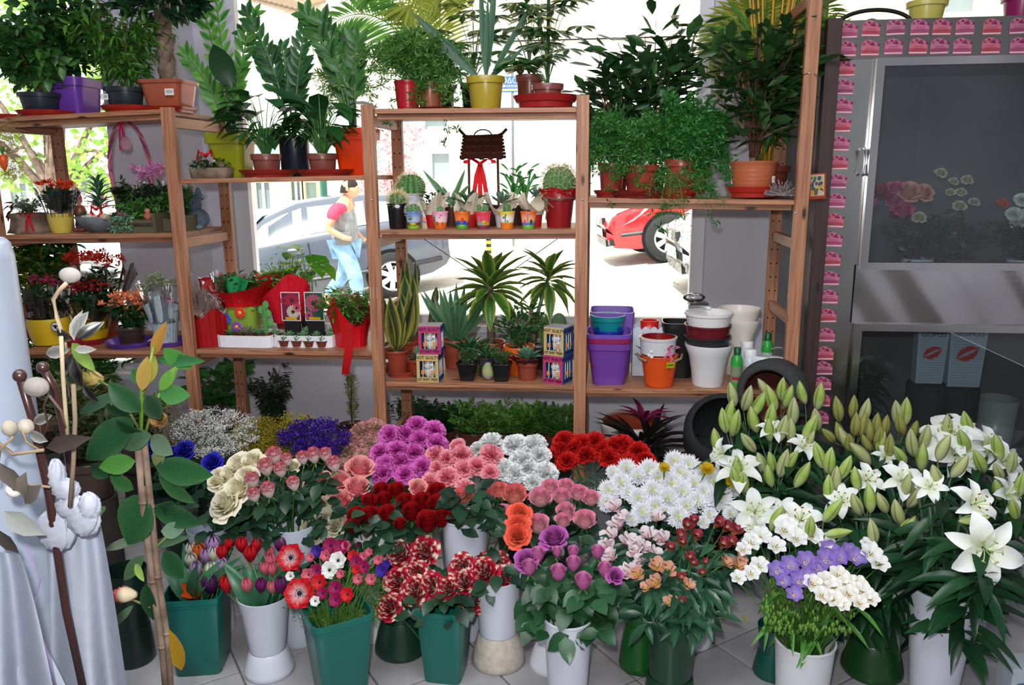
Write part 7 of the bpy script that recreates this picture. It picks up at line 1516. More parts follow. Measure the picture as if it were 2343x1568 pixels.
# tulips
TLP = ('strap', .20, '#2f6a44', '#4a8a5c')
def tul(desc, place, key, pts, c1, c2, op=0): bunch('tulip', 'flower', desc, None, pts, [tulip_mesh(c1, c2, op)], key, place, lf=('strap', .2, '#2a5c3c', '#44805a'), leafn=0, up=(R(-.15, .15), -.12, 1) if not op else (0, -.6, .8), stemc='#6a9a5a', hs=1.05)
tul('white tulip', 'in the teal bucket', 'tulipA', [(437,1260,34),(437,1284,36),(491,1270,38),(484,1306,38)], '#d0ccc0', '#a8b080')
tul('orange tulip', 'in the teal bucket', 'tulipA', [(455,1262,38)], '#d85818', '#c88818'); tul('wide open orange tulip', 'low in the teal bucket', 'tulipA', [(443,1352,50)], '#d84810', '#c85810', 1)
tul('lilac tulip', 'in the teal bucket', 'tulipA', [(471,1272,36),(488,1248,42),(449,1303,36),(506,1293,34)], '#a880b8', '#b898b8'); tul('dark purple tulip', 'low in the teal bucket', 'tulipA', [(481,1337,46)], '#48124a', '#3a103c')
tul('red tulip', 'of those in the bunch', 'tulipB', [(518,1337,42),(553,1247,36),(573,1268,38),(587,1248,34),(508,1264,34),(524,1246,26)], '#b8101c', '#a01018')
tul('pink tulip', 'of those in the white vase', 'tulipB', [(617,1266,30),(620,1284,32),(606,1302,32),(623,1304,32),(565,1340,34),(622,1344,30)], '#c8506c', '#b08068'); tul('purple tulip', 'of those in the white vase', 'tulipB', [(642,1248,34),(597,1340,34),(642,1340,38)], '#6a1858', '#5a1448')
for key, n_, lab in (('tulipA', 16, 'broad green tulip leaves standing in the teal bucket'), ('tulipB', 34, 'broad grey green tulip leaves spreading from the white vase')):
    c_, h_ = B[key]; t = thing('tulip_leaves', c_, lab, 'foliage')
    for k in range(n_): a = k*2.39996; e_ = R(1.0, 1.45); leafobj(t, 'strap', frame((math.cos(a)*.03, math.sin(a)*.03, h_-.05), (math.cos(a)*math.cos(e_)*1.2, math.sin(a)*math.cos(e_), math.sin(e_)), (math.cos(a)*-.6, -.6, .4), R(.11, .18), 1.9), random.choice(('#2a5c3c', '#3a7050', '#44805a')), None)
# anemones
def ane(desc, pts, c1, cin, cc='#1c1a38', cup=.5, up=(-.05, -.85, .5)): bunch('anemone', 'flower', desc, None, pts, [anem_mesh(c1, cin, cc, 0, cup)], 'anem', 'among the anemones', up=up, stemc='#5f8a3c', sr=.0024, hs=.2, dY=-.02)
ane('large flat red anemone', [(664,1276,66),(684,1358,74)], '#c01020', '#d8c8c8', cup=.3); ane('smaller red anemone', [(731,1333,42),(795,1361,38),(815,1304,24),(808,1272,30)], '#c0141c', '#c83838', cup=.7)
ane('white anemone', [(773,1283,44),(753,1305,44),(721,1376,26),(664,1319,24)], '#dcdcd8', '#e4e4dc', cup=.5); ane('magenta anemone', [(768,1373,36),(738,1358,32),(768,1346,38),(724,1306,36),(780,1252,40),(756,1249,40),(815,1286,34),(832,1298,34)], '#8c1048', '#a02060', cup=.6)
ane('pink anemone', [(706,1316,38),(820,1326,30),(850,1326,32),(746,1272,32),(793,1249,30),(711,1276,26),(780,1314,26),(832,1274,26),(845,1264,24),(866,1282,28)], '#c85870', '#d88890', cup=1.0); ane('violet anemone', [(726,1262,34),(874,1306,36),(884,1292,26)], '#3c2088', '#4830a0', cup=.9)
ane('closed dark red anemone bud', [(821,1247,20),(688,1304,20)], '#5a1030', '#5a1030', cup=1.4)
c_, h_ = B['anem']; t = thing('anemone_greenery', c_, 'feathery green anemone foliage with bare stems in the teal bucket', 'foliage'); t['kind'] = 'stuff'
Ms = []; S_ = []
for _ in range(70):
    px, py = R(665, 880), R(1275, 1425); p = P(px, py, Yf(py)+.02)-c_; l = bez((R(-.04, .04), R(-.04, .04), .05), (p.x*.4, p.y*.4, h_), p, 6); S_.append(l)
    for _k in range(70): Ms.append(frame(p+rd()*R(0, .035), rd(-.2, 1), rd(), .02))
stems_mb(S_, .0024, '#6a9440', 5, .0016).obj('stems', 'leaf', t, True)['kind'] = 'stuff'; leaves(t, 'narrow', Ms, '#3c6a30', '#6a9a48')
# chrysanthemums
bunch('chrysanthemum', 'flower', 'white chrysanthemum', 'white chrysanthemums', [(1543,1058,50),(1576,1067,50),(1433,1073,46),(1402,1082,34),(1486,1081,58),(1557,1085,52),(1509,1097,58),(1609,1085,52),(1538,1112,62),(1635,1105,62),(1421,1108,54),(1393,1125,52),(1493,1125,52),(1561,1128,54),(1529,1143,56),(1645,1142,64),(1461,1142,52),(1672,1120,46),(1594,1152,52),(1572,1160,50),(1499,1161,50),(1470,1175,52),(1552,1186,54),(1624,1180,38),(1673,1180,42),(1388,1153,44),(1446,1191,34),(1609,1196,32),(1460,1092,44),(1590,1108,46),(1612,1130,48),(1440,1130,44),(1520,1176,40)], [mum_mesh('w', '#f2f3f6', '#d4d88c', v) for v in (0, 1)], 'mumB', 'in the big white mass', lf=('rose', .05, '#1c3a2c', '#2c4f3a'), leafn=3, up=(0, -.75, .65), hs=.5)
bunch('chrysanthemum', 'flower', 'yellow chrysanthemum', 'yellow chrysanthemums', [(1618,1070,34),(1675,1100,30),(1520,1068,26)], [mum_mesh('y', '#d8b828', '#c89a18')], 'mumB', 'behind the white mass', up=(0, -.6, .8))
# alstroemeria
AL = ('lance', .085, '#1e4430', '#3a6a4c')
bunch('alstroemeria', 'flower', 'white alstroemeria with pink blotches', 'white alstroemeria', [(1405,1160,40),(1413,1199,44),(1395,1228,44),(1438,1238,42),(1456,1246,36),(1483,1223,42),(1513,1232,40),(1388,1250,36),(1473,1252,34),(1498,1266,38),(1451,1266,32),(1396,1274,40),(1466,1284,34),(1521,1279,32),(1503,1184,36),(1436,1310,46),(1425,1182,34)], [alst_mesh('w', '#d860a0', '#d8ccd0', '#6a2040', '#d8c8b0', v) for v in (0, 1, 2)], 'alsP', 'above the green vase', lf=AL, leafn=2, hs=.5)
bunch('alstroemeria', 'flower', 'wine red and yellow alstroemeria', 'wine red alstroemeria', [(1572,1204,38),(1587,1194,36),(1594,1228,38),(1559,1226,32),(1642,1199,42),(1662,1209,40),(1683,1214,38),(1534,1254,32),(1562,1243,32),(1654,1246,40),(1673,1241,36),(1579,1276,32),(1586,1289,28),(1614,1287,22),(1560,1322,28),(1560,1378,28),(1608,1311,22)], [alst_mesh('r', '#c8a060', '#8c2838', '#5a1420', '#d0b060', v, (1.2, .9)) for v in (0, 1, 2)], 'alsR', 'in the dark green vase', lf=AL, leafn=5, hs=.5)
bunch('alstroemeria', 'flower', 'yellow alstroemeria with brown streaks', 'yellow alstroemeria', [(1504,1296,42),(1528,1304,38),(1458,1314,34),(1499,1333,36),(1480,1343,30),(1574,1338,30),(1534,1378,32),(1691,1293,38),(1695,1275,30),(1662,1287,32)], [alst_mesh('y', '#d8a828', '#c8907c', '#5a2820', '#e0b820', v) for v in (0, 1)], 'alsR', 'in the dark green vase', lf=AL, leafn=5, hs=.5)
# freesias
def fre(desc, grp, pts, c1, c2, cc): bunch('freesia', 'flower', desc, grp, pts, [frees_mesh(desc, c1, c2, cc, v) for v in (0, 1)], 'frees', 'in the wide white bucket', stemc='#5a8a34', sr=.0018, up=(0, -.55, .8), hs=.5, lf=('strap', .12, '#3f7a2c', '#5a9a3c'), leafn=1)
fre('white freesia floret', 'white freesias', [(1718,1247,36),(1739,1232,38),(1792,1220,38),(1774,1255,36),(1821,1238,38),(1857,1232,38),(1884,1244,36),(1736,1300,36),(1718,1317,32),(1688,1327,30),(1990,1273,40),(2008,1296,38),(1700,1262,30),(1805,1208,32),(1845,1216,32),(1984,1252,30)], '#e4e4e4', '#d8dcc8', '#d8a828')
fre('cream white freesia floret', 'cream freesias', [(1887,1335,36),(1916,1323,38),(1880,1368,34),(1907,1377,36),(1940,1365,36),(1972,1359,36),(1960,1341,34),(1857,1341,36),(1935,1340,36),(1925,1388,30),(1990,1375,32),(1965,1385,30),(1905,1348,34)], '#e8e6e2', '#dcd8b8', '#d08818')
fre('lilac freesia floret', 'lilac freesias', [(1777,1312,38),(1804,1300,38),(1842,1291,40),(1887,1288,40),(1895,1264,36),(1916,1282,36),(1955,1282,38),(1827,1335,36),(1816,1365,32),(1790,1335,30),(1868,1305,34),(1845,1322,30),(1940,1262,28)], '#8068b8', '#b8a0c8', '#d8c8a0')
c_, h_ = B['frees']; t = thing('freesia_greenery', c_, 'thin upright green freesia stems with small buds in the wide white bucket', 'foliage'); t['kind'] = 'stuff'; S_ = []; mb = MB()
for _ in range(150):
    px, py = R(1740, 1950), R(1290, 1440); p = P(px, py, Yf(py)+.03)-c_; S_.append(bez((R(-.05, .05), R(-.05, .05), h_*.3), (p.x*.35, p.y*.35, h_+.03), p, 7))
    if _ % 2: 
        for k in range(4): q = S_[-1][-1-k//2]+rd()*.010; ball(mb, q, .0045, '#6f9a3c', 6, 5, (1, 1, 2))
stems_mb(S_, .0022, '#3f7428', 5, .0013).obj('stems', 'leaf', t, True)['kind'] = 'stuff'; mb.obj('buds', 'leaf', t, True)['kind'] = 'stuff'

# ------------------------------------------------------------------ lilies: stems carrying buds and open blooms
GB, OB = ('#a0ba54', '#ced8a0'), ('#989c50', '#a49464')
buds_g = [(1675,903),(1710,911),(1748,891),(1764,911),(1790,890),(1804,907),(1836,898),(1874,907),(1657,962),(1672,942),(1683,968),(1763,952),(1814,942),(1638,1006),(1712,1013),(1761,984),(1790,981),(1809,984),(1855,981),(1865,962),(1979,940),(1932,1003),(2018,1013),(2053,946),(2072,942),(2117,1000),(2088,1013),(2058,1041),(2110,1045),(2160,1025),(2164,978),(2212,971),(2204,1009),(2259,1024),(2281,1025),(2314,1057),(2139,1092),(2196,1067),(2282,1080),(2282,1121),(2337,1108),(2321,1166),(2230,1188),(2075,1111),(2094,1134),(1968,1038),(1932,1070),(1912,1095),(1897,1115),(1900,1054),(1874,1041),(1836,1086),(1812,1054),(1793,1060),(1761,1089),(1763,1057),(1740,1060),(1702,1105),(1689,1073),(1680,1092),(1960,1096),(1989,1140),(2018,1150),(2075,1204),(1995,1217),(1919,1220),(1906,1169),(1853,1204),(1780,1185),(2056,1172),(1960,1153),(1725,960),(1735,925),(1850,1010),(2240,1055)]
buds_o = [(1916,936),(1951,930),(1895,997),(1957,971),(1976,971),(1922,990),(2008,971),(2024,974),(1944,1016),(1983,1013),(2062,971),(2094,984),(1990,985),(2010,1000),(2035,1020)]
opens = [(2262,1262,134,(-.15,-.9,.25)),(1728,1168,92,(-.1,-.7,.5)),(1690,1062,96,(-.1,-.5,.8)),(2170,985,110,(-.3,-.5,.8)),(2215,978,90,(.3,-.5,.8)),(2200,1040,104,(0,-.9,.4)),(1835,1180,92,(0,-.5,.8)),(2316,1050,90,(.4,-.6,.5)),(2245,1150,96,(.3,-.7,.5)),(1640,1036,62,(-.8,-.4,.3)),(1925,1140,70,(-.3,-.6,.6)),(1993,1092,70,(.2,-.6,.6)),(2070,1092,80,(0,-.6,.6)),(2322,1130,80,(.5,-.5,.4)),(2272,1010,84,(.3,-.6,.6)),(1770,975,60,(0,-.4,.8)),(1845,1014,60,(.2,-.5,.8)),(2130,1110,64,(-.2,-.7,.5)),(1790,1165,60,(-.4,-.6,.6)),(1722,1212,60,(-.6,-.5,.2)),(2030,1040,50,(.1,-.6,.7))]
tips = [(1700,920,'lilyB'),(1790,905,'lilyB'),(1665,975,'lilyB'),(1860,930,'lilyB'),(1760,1000,'lilyB'),(1820,1000,'lilyB'),(1700,1085,'lilyB'),(1780,1075,'lilyB'),(1900,1080,'lilyG'),(1950,960,'lilyO'),(2010,990,'lilyO'),(2065,955,'lilyO'),(2170,985,'lilyC'),(2230,1000,'lilyC'),(2300,1060,'lilyC'),(2110,1030,'lilyC'),(2150,1080,'lilyW'),(1980,1130,'lilyG'),(2060,1150,'lilyG'),(2240,1170,'lilyW'),(2320,1130,'lilyC'),(1850,1190,'lilyG'),(1740,1180,'lilyB'),(2010,1210,'lilyG'),(2255,1265,'lilyW'),(1650,1030,'lilyB')]
kids = {i: [] for i in range(len(tips))}
def near(px, py): return min(kids, key=lambda i: (tips[i][0]-px)**2+(tips[i][1]-10-py)**2)
for (a, b) in buds_g: kids[near(a, b)].append(('g', a, b, 0, None))
for (a, b) in buds_o: kids[near(a, b)].append(('o', a, b, 0, None))
for (a, b, s_, u_) in opens: kids[near(a, b)].append(('l', a, b, s_, u_))
def YL(py, b='lilyB'): return 2.10+(1180-py)*.0012 if b == 'lilyW' else 2.36+(1150-py)*.0012 if b == 'lilyG' else 3.02-(py-900)*.00165
NB = 'over the pots by the shelving,beside the round stone planter,nearest the shelving foot,in front of the dark timber upright,behind the white chrysanthemums,at the middle of the bud mass,just above the chrysanthemums,above the first open lilies,over the glossy green vase,of olive buds by the cooler corner,of olive and green buds before the cooler,with three small buds against the cooler,with the open blooms before the cooler,at the top beside the cooler glass,at the far right edge,before the cooler door,above the tall white vase,leaning over the green vase,above the green vase rim,with a drooping pale bud over the white vase,at the right side of the tall vase,just above the freesias,beside the alstroemeria,low over the green vase,with the biggest open star-shaped bloom,with the curled bloom by the grey urn'.split(',')
for i, (tx, ty, bkey) in enumerate(tips):
    K = kids[i]
    if not K: continue
    c_, h_ = B[bkey]; top = P(tx, ty+45, YL(ty+30, bkey)+.03); root = Vector((c_.x+R(-.03, .03), c_.y+R(-.03, .03), .04)); q = top-root
    t = thing('lily_stem', root, ('white lily stem ' if any(k[0] == 'l' for k in K) else 'green-budded lily stem ' if K[0][0] == 'g' else 'olive-budded lily stem ')+NB[i], 'flower')
    l = bez((0, 0, 0), (q.x*.3, q.y*.3, max(h_, q.z*.5)), q, 10); stems_mb([l], .0042, '#4a6a4c', 7, .003).obj('stem', 'leaf', t, True)
    for (k, px, py, s_, u_) in K:
        p = P(px, py, YL(py, bkey)+R(-.03, .02))-root; sc_ = mpp(p+root)
        if k in 'go':
            tt_ = P(tx, ty+60, YL(ty, bkey)+.02)-root; dd = (p-tt_); dd = Vector((dd.x*1.1+R(-.02, .02), -.03+R(-.03, .02), abs(dd.z)*.6+.09)).normalized(); L_ = (69 if k == 'g' else 60)*sc_*R(.88, 1.12)
            if (px, py) in ((2230,1188),(1919,1220)): dd = Vector((.9, -.3, .35)).normalized()
            b = p-dd*L_*.5; cols_ = GB if k == 'g' else OB; o = ref('bud', bud_mesh(*(cols_ if R(0, 1) < .7 or k == 'o' else ('#b0b878', '#ccccaa'))), t, orient(b, dd, L_)); 
        else:
            dd = Vector(u_).normalized(); L_ = s_*1.15*sc_; b = p-dd*L_*.28; o = ref('bloom', lily_mesh(int(px) % 3), t, orient(b, dd, L_)); ref('stamens', stamen_mesh(0, '#7a2418' if int(px) % 2 else '#a8a070'), o, np.eye(4))
        stems_mb([bez(l[8], l[9]+Vector((0, 0, .01)), b, 5)], .0022, '#5a7a50', 5).obj('pedicel', 'leaf', t, True)
    for k in range(30):
        f = .25+.75*k/30; ii = min(9.99, f*10); pp = l[int(ii)].lerp(l[int(ii)+1], ii-int(ii)); a = k*2.39996; dd = Vector((math.cos(a), math.sin(a)*.8-.25, R(-.35, .5))); leafobj(t, 'strap' if k % 2 else 'lance', frame(pp, dd, (0, -.3, 1), R(.11, .18), 1.5 if k % 2 else .95), random.choice(('#173a22', '#1d4a2a', '#234f2c')), None)

for key, n_, lab in (('coral', 44, 'rose leaves rising from the white vase of coral-edged roses'), ('cream', 26, 'rose leaves around the cream roses'), ('varC', 9, 'rose leaves at the rim of the dirty-footed white vase'), ('varB', 24, 'rose leaves around the striped roses in the teal bucket'), ('rred', 26, 'rose leaves under the deep red roses'), ('gcr', 9, 'rose leaves beneath the pale green cream roses')):
    c_, h_ = B[key]; t = thing('rose_leaves', c_, lab, 'foliage')
    for k in range(n_): a = k*2.39996; q_ = R(.02, .09); leafobj(t, 'rose', frame((math.cos(a)*q_, math.sin(a)*q_, h_+R(-.0, .05 if 'var' in key else .09)), (math.cos(a), math.sin(a)-.4, R(-.4, .7)), (0, -.5, .9), R(.05, .07)), random.choice(('#1c3a2a', '#33553c', '#264a34')), None)
for key, n_, lab in (('lilyW', 34, 'dark drooping lily leaves hanging over the tall white vase'), ('lilyG', 60, 'dark lily leaves crowding above the glossy green vase')):
    c_, h_ = B[key]; t = thing('lily_leaves', c_, lab, 'foliage')
    for k in range(n_): a = k*2.39996; z_ = R(.0, .13); e_ = R(-.7, .7); q_ = R(.03, .10); a = a if key == 'lilyG' else R(-.9, 4.0); leafobj(t, 'lance', frame((math.cos(a)*q_, math.sin(a)*q_, h_+z_), (math.cos(a)*math.cos(e_)*1.2, math.sin(a)*math.cos(e_)-.2, math.sin(e_)), (0, -.4, 1), R(.12, .18), .8), random.choice(('#12301c', '#173a22', '#1d4a2a')), None)
    for k in range(7): a = k*.9; stems_mb([bez((R(-.03, .03), R(-.03, .03), .02), (math.cos(a)*.04, math.sin(a)*.04, h_+.05), (math.cos(a)*.09, math.sin(a)*.09, h_+.26), 6)], .0045, '#3f5f44', 7).obj('stem', 'leaf', t, True)
# ------------------------------------------------------------------ fine fillers
def filler(name, label, bkey, poly, n, Yo, fn_part, c1, c2, stemc, mat='petal', kind='fat', ps=.006, spread=.02, per=14, cat='flowers'):
    c_, h_ = B[bkey]; t = thing(name, c_, label, cat); S_ = []; Ms = []
    x0, y0, x1, y1 = poly
    for _ in range(n):
        while True:
            u, v = R(-1, 1), R(-1, 1)
            if u*u+v*v < 1 and (v > -.25 or abs(u) < .95): break
        px, py = (x0+x1)/2+u*(x1-x0)/2, (y0+y1)/2+v*(y1-y0)/2; p = P(px, py, Yo-(py-y0)*.0012+R(-.05, .03))-c_; l = bez((R(-.03, .03), R(-.03, .03), .1), (p.x*.45, p.y*.45, max(h_, p.z*.6)), p, 5); S_.append(l)
        for k in range(per): q = p+rd(-.7, .7)*spread*R(0, 1)**.5; Ms.append(frame(q, rd(-.1, 1), rd(), ps*R(.7, 1.3)))
        if len(S_) % 3 == 0: S_.append([l[-1], l[-1]+rd()*spread])
    stems_mb(S_, .0012, stemc, 4, .0006).obj('stems', 'leaf', t)['kind'] = 'stuff'; leaves(t, kind, Ms, c1, c2, mat, 'florets'); return t
filler('babys_breath', "cloud of white baby's breath in the back row", 'gyps', (395, 935, 588, 1045), 420, 3.06, None, '#e0e2de', '#f6f6f4', '#5a6a4c', ps=.0075, spread=.022, per=17)
filler('dried_babys_breath', "tan dried baby's breath behind the camellia", 'gyps', (345, 925, 440, 1020), 160, 3.08, None, '#8f8264', '#b0a480', '#6a6048', ps=.006, spread=.02, per=14)
filler('goldenrod', 'yellow green goldenrod plumes in the back row', 'gold', (525, 955, 690, 1052), 210, 3.06, None, '#8a8420', '#b89c20', '#5f7428', ps=.007, spread=.026, per=26); filler('goldenrod', 'small goldenrod spray rising toward the violet statice', 'gold', (640, 945, 715, 975), 40, 3.08, None, '#8a8420', '#c0a828', '#5f7428', ps=.007, spread=.02, per=22)
filler('statice', 'mass of violet purple statice with white specks', 'stat', (640, 960, 800, 1045), 240, 3.02, None, '#2c1468', '#4c24a0', '#3c5438', ps=.013, spread=.02, per=12, kind='petal')
c_ = B['stat'][0]; Ms = [frame(P(R(655, 790), 0, 3.0).lerp(P(R(650, 795), R(960, 1045), 2.95), 1)-c_, rd(), rd(), .005) for _ in range(130)]; t = bpy.data.objects['statice']; leaves(t, 'fat', Ms, '#e8e4f0', '#ffffff', 'petal', 'white_specks')

# ------------------------------------------------------------------ plants standing behind the cut flowers
def floorplant(name, label, px, Y, w, h, potc, fn, cat='potted plant', z=0, pw=None):
    t, s = item(name, cat, label, px, Y, z); pot(t, (pw or .16), .15, potc, .76); fn(t, s); return t
def stand(px0, px1, Y, z, label):
    a, b = on(px0, Y, z), on(px1, Y, z); t = thing('low_bench', ((a.x+b.x)/2, Y, 0), label, 'bench'); w_ = b.x-a.x
    for sx in (-1, 1):
        mb = MB(); box(mb, (sx*(w_/2-.03), 0, (z-.02)/2), (.03, .22, z-.02), '#6a4a34'); mb.obj('leg', 'matte', t)
    mb = MB(); box(mb, (0, 0, z-.01), (w_, .26, .02), '#7a5638'); mb.obj('bench_top', 'matte', t)
stand(440, 860, 3.92, .10, 'low wooden bench against the wall behind the yellow goldenrod'); stand(900, 1340, 3.92, .10, 'low wooden bench against the wall behind the white carnations')
floorplant('potted_shrub', 'upright large-leaved shrub at the foot of the pillar', 505, 3.90, 0, 0, '#5a3a30', lambda t, s: bush(t, .13, 170*s, 190*s, 90, 44*s, '#2c6a34', '#4f9a44', nst=9, low=.2, droop=.1), z=.10)
floorplant('potted_mint', 'dark small-leaved bushy plant against the wall', 632, 3.90, 0, 0, '#5a3a30', lambda t, s: bush(t, .13, 100*s, 160*s, 380, 17*s, '#22382a', '#3f5a3c', nst=10, low=.1), z=.10)
floorplant('potted_climber', 'thin pale green climbing shoot against the wall', 808, 3.90, 0, 0, '#5a3a30', lambda t, s: bush(t, .13, 40*s, 190*s, 46, 16*s, '#8aa050', '#c0d070', nst=3, low=.1, droop=.2), z=.10)
for px, w_, lab, c1, c2, k in ((950, 130, 'low dark green clump behind the magenta carnations', '#1c4a28', '#2f6a34', 'ovate'), (1010, 120, 'dark round-leaved clump behind the pink carnations', '#1f4a2a', '#2c6030', 'ovate'), (1085, 150, 'bright light green clump behind the white carnations', '#4f9a3c', '#98d060', 'fat'), (1150, 150, 'yellow green shiny clump behind the white carnations', '#5aa03c', '#b8e07c', 'fat'), (1215, 110, 'leafy christmas cactus clump near the post', '#3f8a3c', '#8acc58', 'fat'), (1280, 110, 'spiky cactus clump with red tips beside the post', '#3f7a40', '#7ab04c', 'fat')):
    floorplant('potted_clump', lab, px, 3.88, 0, 0, '#6a3a2c', lambda t, s: bush(t, .12, w_*s, 78*s, 330, 20*s, c1, c2, nst=12, low=0, kind=k, droop=.25), z=.10)
for px, Y, W, H, c1, c2, lab in ((110, 4.05, 220, 210, '#1f5a24', '#5a9a3c', 'leafy green plant on the floor behind the bare twigs'), (215, 3.82, 170, 190, '#24602a', '#6aaa44', 'bright leafy plant on the floor by the pillar'), (180, 3.2, 190, 130, '#5a6a3c', '#8a9a60', 'pale green bushy flowers low behind the camellia'), (330, 3.05, 150, 120, '#4a5a38', '#7a8a50', 'grey green bushy plant beside the camellia stem'), (215, 2.75, 170, 130, '#2c3c28', '#5a6a40', 'dark bushy plant behind the white drape')):
    t, s = item('potted_foliage_plant', 'potted plant', lab, px, Y, .18 if Y > 3.5 else .3); pot(t, .18, .16, '#4a3a34', .8); bush(t, .14, W*s, H*s, 320, 30*s, c1, c2, nst=12, low=0, kind='fat', droop=.3)
    mb = MB(); zz0 = t.location.z; lathe(mb, [(0, -zz0), (.085, -zz0), (.085, -.004), (0, -.004)], '#3a3430', 20); mb.obj('pedestal', 'matte', t)
# terracotta bowl with purple-leaved plant
t, s = item('white_rimmed_bowl', 'planter', 'wide white-rimmed terracotta bowl below the last shelf', 1442, 3.55, 0); H = P(1442, 985, 3.4).z; mb = MB(); lathe(mb, [(0, 0), (48*s, 0), (70*s, H-.03), (74*s, H), (70*s, H+.004), (66*s, H-.01), (44*s, H-.12), (0, H-.12)], '#c8c0b8', 44, cols=['#c8c0b8', '#c8c0b8', '#d0ccc4', '#dcd8d0', '#dcd8d0', '#a84c30', '#a04428', '#5a3a2a']); mb.obj('bowl', 'plastic', t, True)
t, s = item('potted_cordyline', 'potted plant', 'dark purple strap-leaved cordyline with magenta new leaves', 1468, 3.30, 0); t2 = t
mb = MB(); lathe(mb, [(0, 0), (.08, 0), (.10, .34), (.095, .34), (0, .32)], '#3a2a26', 28); mb.obj('pot', 'plastic', t, True)
for k in range(44):
    a = k*2.39996; e = R(.2, 1.3); leafobj(t, 'strap', frame((R(-.03, .03), R(-.02, .02), .34+R(0, .04)), (math.cos(a)*math.cos(e), math.sin(a)*math.cos(e)*.7, math.sin(e)+.15), (0, 0, 1), R(.16, .30), R(.6, 1.0)), random.choice(('#1e2420', '#26201f', '#33222a', '#2a3028')), None)
for k in range(8): a = k*2.4; leafobj(t, 'strap', frame((0, 0, .50), (math.cos(a)*.7, math.sin(a)*.4, R(.3, 1)), (0, 0, 1), .14, 1.4), random.choice(('#6a1c40', '#8a2450', '#4a1830')), '#8a2450')
for k in range(26): a = R(-.9, .2); leafobj(t, 'narrow', frame((.05, 0, .34), (math.cos(a), -.2, math.sin(a)*.2+R(-.1, .35)), (0, 0, 1), R(.24, .36), .5), '#23241c', None)
# lying round planter and grey barrel ring by the lilies
t, s = item('round_stone_planter', 'planter', 'grey barrel-shaped planter tipped on its side at the shelf end', 1750, 3.26, 0); cz = P(1750, 905, 3.2).z
mb = MB(); lathe(mb, [(.055, -.10), (.115, -.09), (.14, -.02), (.142, .05), (.128, .09), (.105, .10), (.095, .085), (.118, .04), (.12, -.02), (.09, -.07), (0, -.075)], '#2c2e2f', 44, cols=['#3a3c3c']*6+['#4a2420']*5); o = mb.obj('barrel', 'stone', t, True, loc=(0, 0, cz)); o.rotation_euler = (PI/2-.1, 0, -.5)
mb = MB(); lathe(mb, [(0, 0), (.10, 0), (.07, .05), (.06, cz-.19), (.10, cz-.13), (0, cz-.13)], '#3c3a38', 24); mb.obj('pedestal', 'stone', t, True)
leaves(t, 'fat', [frame(Vector((R(-.06, .06), -.12+R(-.03, .02), cz-.03+R(-.06, .05))), rd(), rd(), .035) for _ in range(70)], '#7a2a20', '#b05a48', 'leaf', 'dried_leaves')
t, s = item('grey_urn', 'planter', 'dark grey round urn on the floor beside the lilies', 1645, 3.20, 0); cz = P(1645, 1020, 3.1).z
mb = MB(); lathe(mb, [(.10, -.17), (.155, -.12), (.17, 0), (.155, .11), (.13, .15), (.115, .15), (.14, .10), (.15, 0), (.13, -.10), (0, -.12)], '#26282a', 44); o = mb.obj('urn_body', 'stone', t, True, loc=(0, 0, cz)); o.rotation_euler = (.9, 0, -.25)
mb = MB(); lathe(mb, [(0, 0), (.12, 0), (.11, cz-.15), (0, cz-.15)], '#2a2826', 24); mb.obj('pedestal', 'stone', t, True)
t, s = item('red_dish', 'planter', 'red glazed dish with light rim beside the grey urn', 1592, 3.12, 0); cz = P(1592, 1062, 3.1).z; mb = MB(); lathe(mb, [(0, 0), (.09, 0), (.10, cz-.02), (.115, cz), (.11, cz+.003), (.08, cz-.03), (0, cz-.03)], '#8a2c20', 36, cols=['#5a2a20', '#5a2a20', '#8a2c20', '#d8b8a8', '#d8b8a8', '#a03828', '#8a2c20']); mb.obj('dish', 'plastic', t, True)
mb = MB(); g = G(1634, 1402); lathe(mb, [(0, 0), (.030, 0), (.034, .045), (.050, .048), (.050, .056), (.03, .056), (0, .05)], '#141416', 24); tag(mb.obj('black_tray_pot', 'plastic', None, True, loc=g), 'small black plastic pot standing alone on the tiles', 'pot')
for (px, py) in ((1658, 1418), (1702, 1414)):
    g = G(px, py, .004); t = thing('fallen_petal', g, 'yellow fallen petals on the tile %s' % ('by the small black pot' if px < 1680 else 'nearer the freesia bucket'), 'petal'); leaves(t, 'lance', [frame((R(-.008, .008), R(-.005, .005), 0), (R(-1, 1), R(-1, 1), .1), (0, 0, 1), .02) for _ in range(4)], '#b8a828', '#c8c040', 'petal', 'petals')
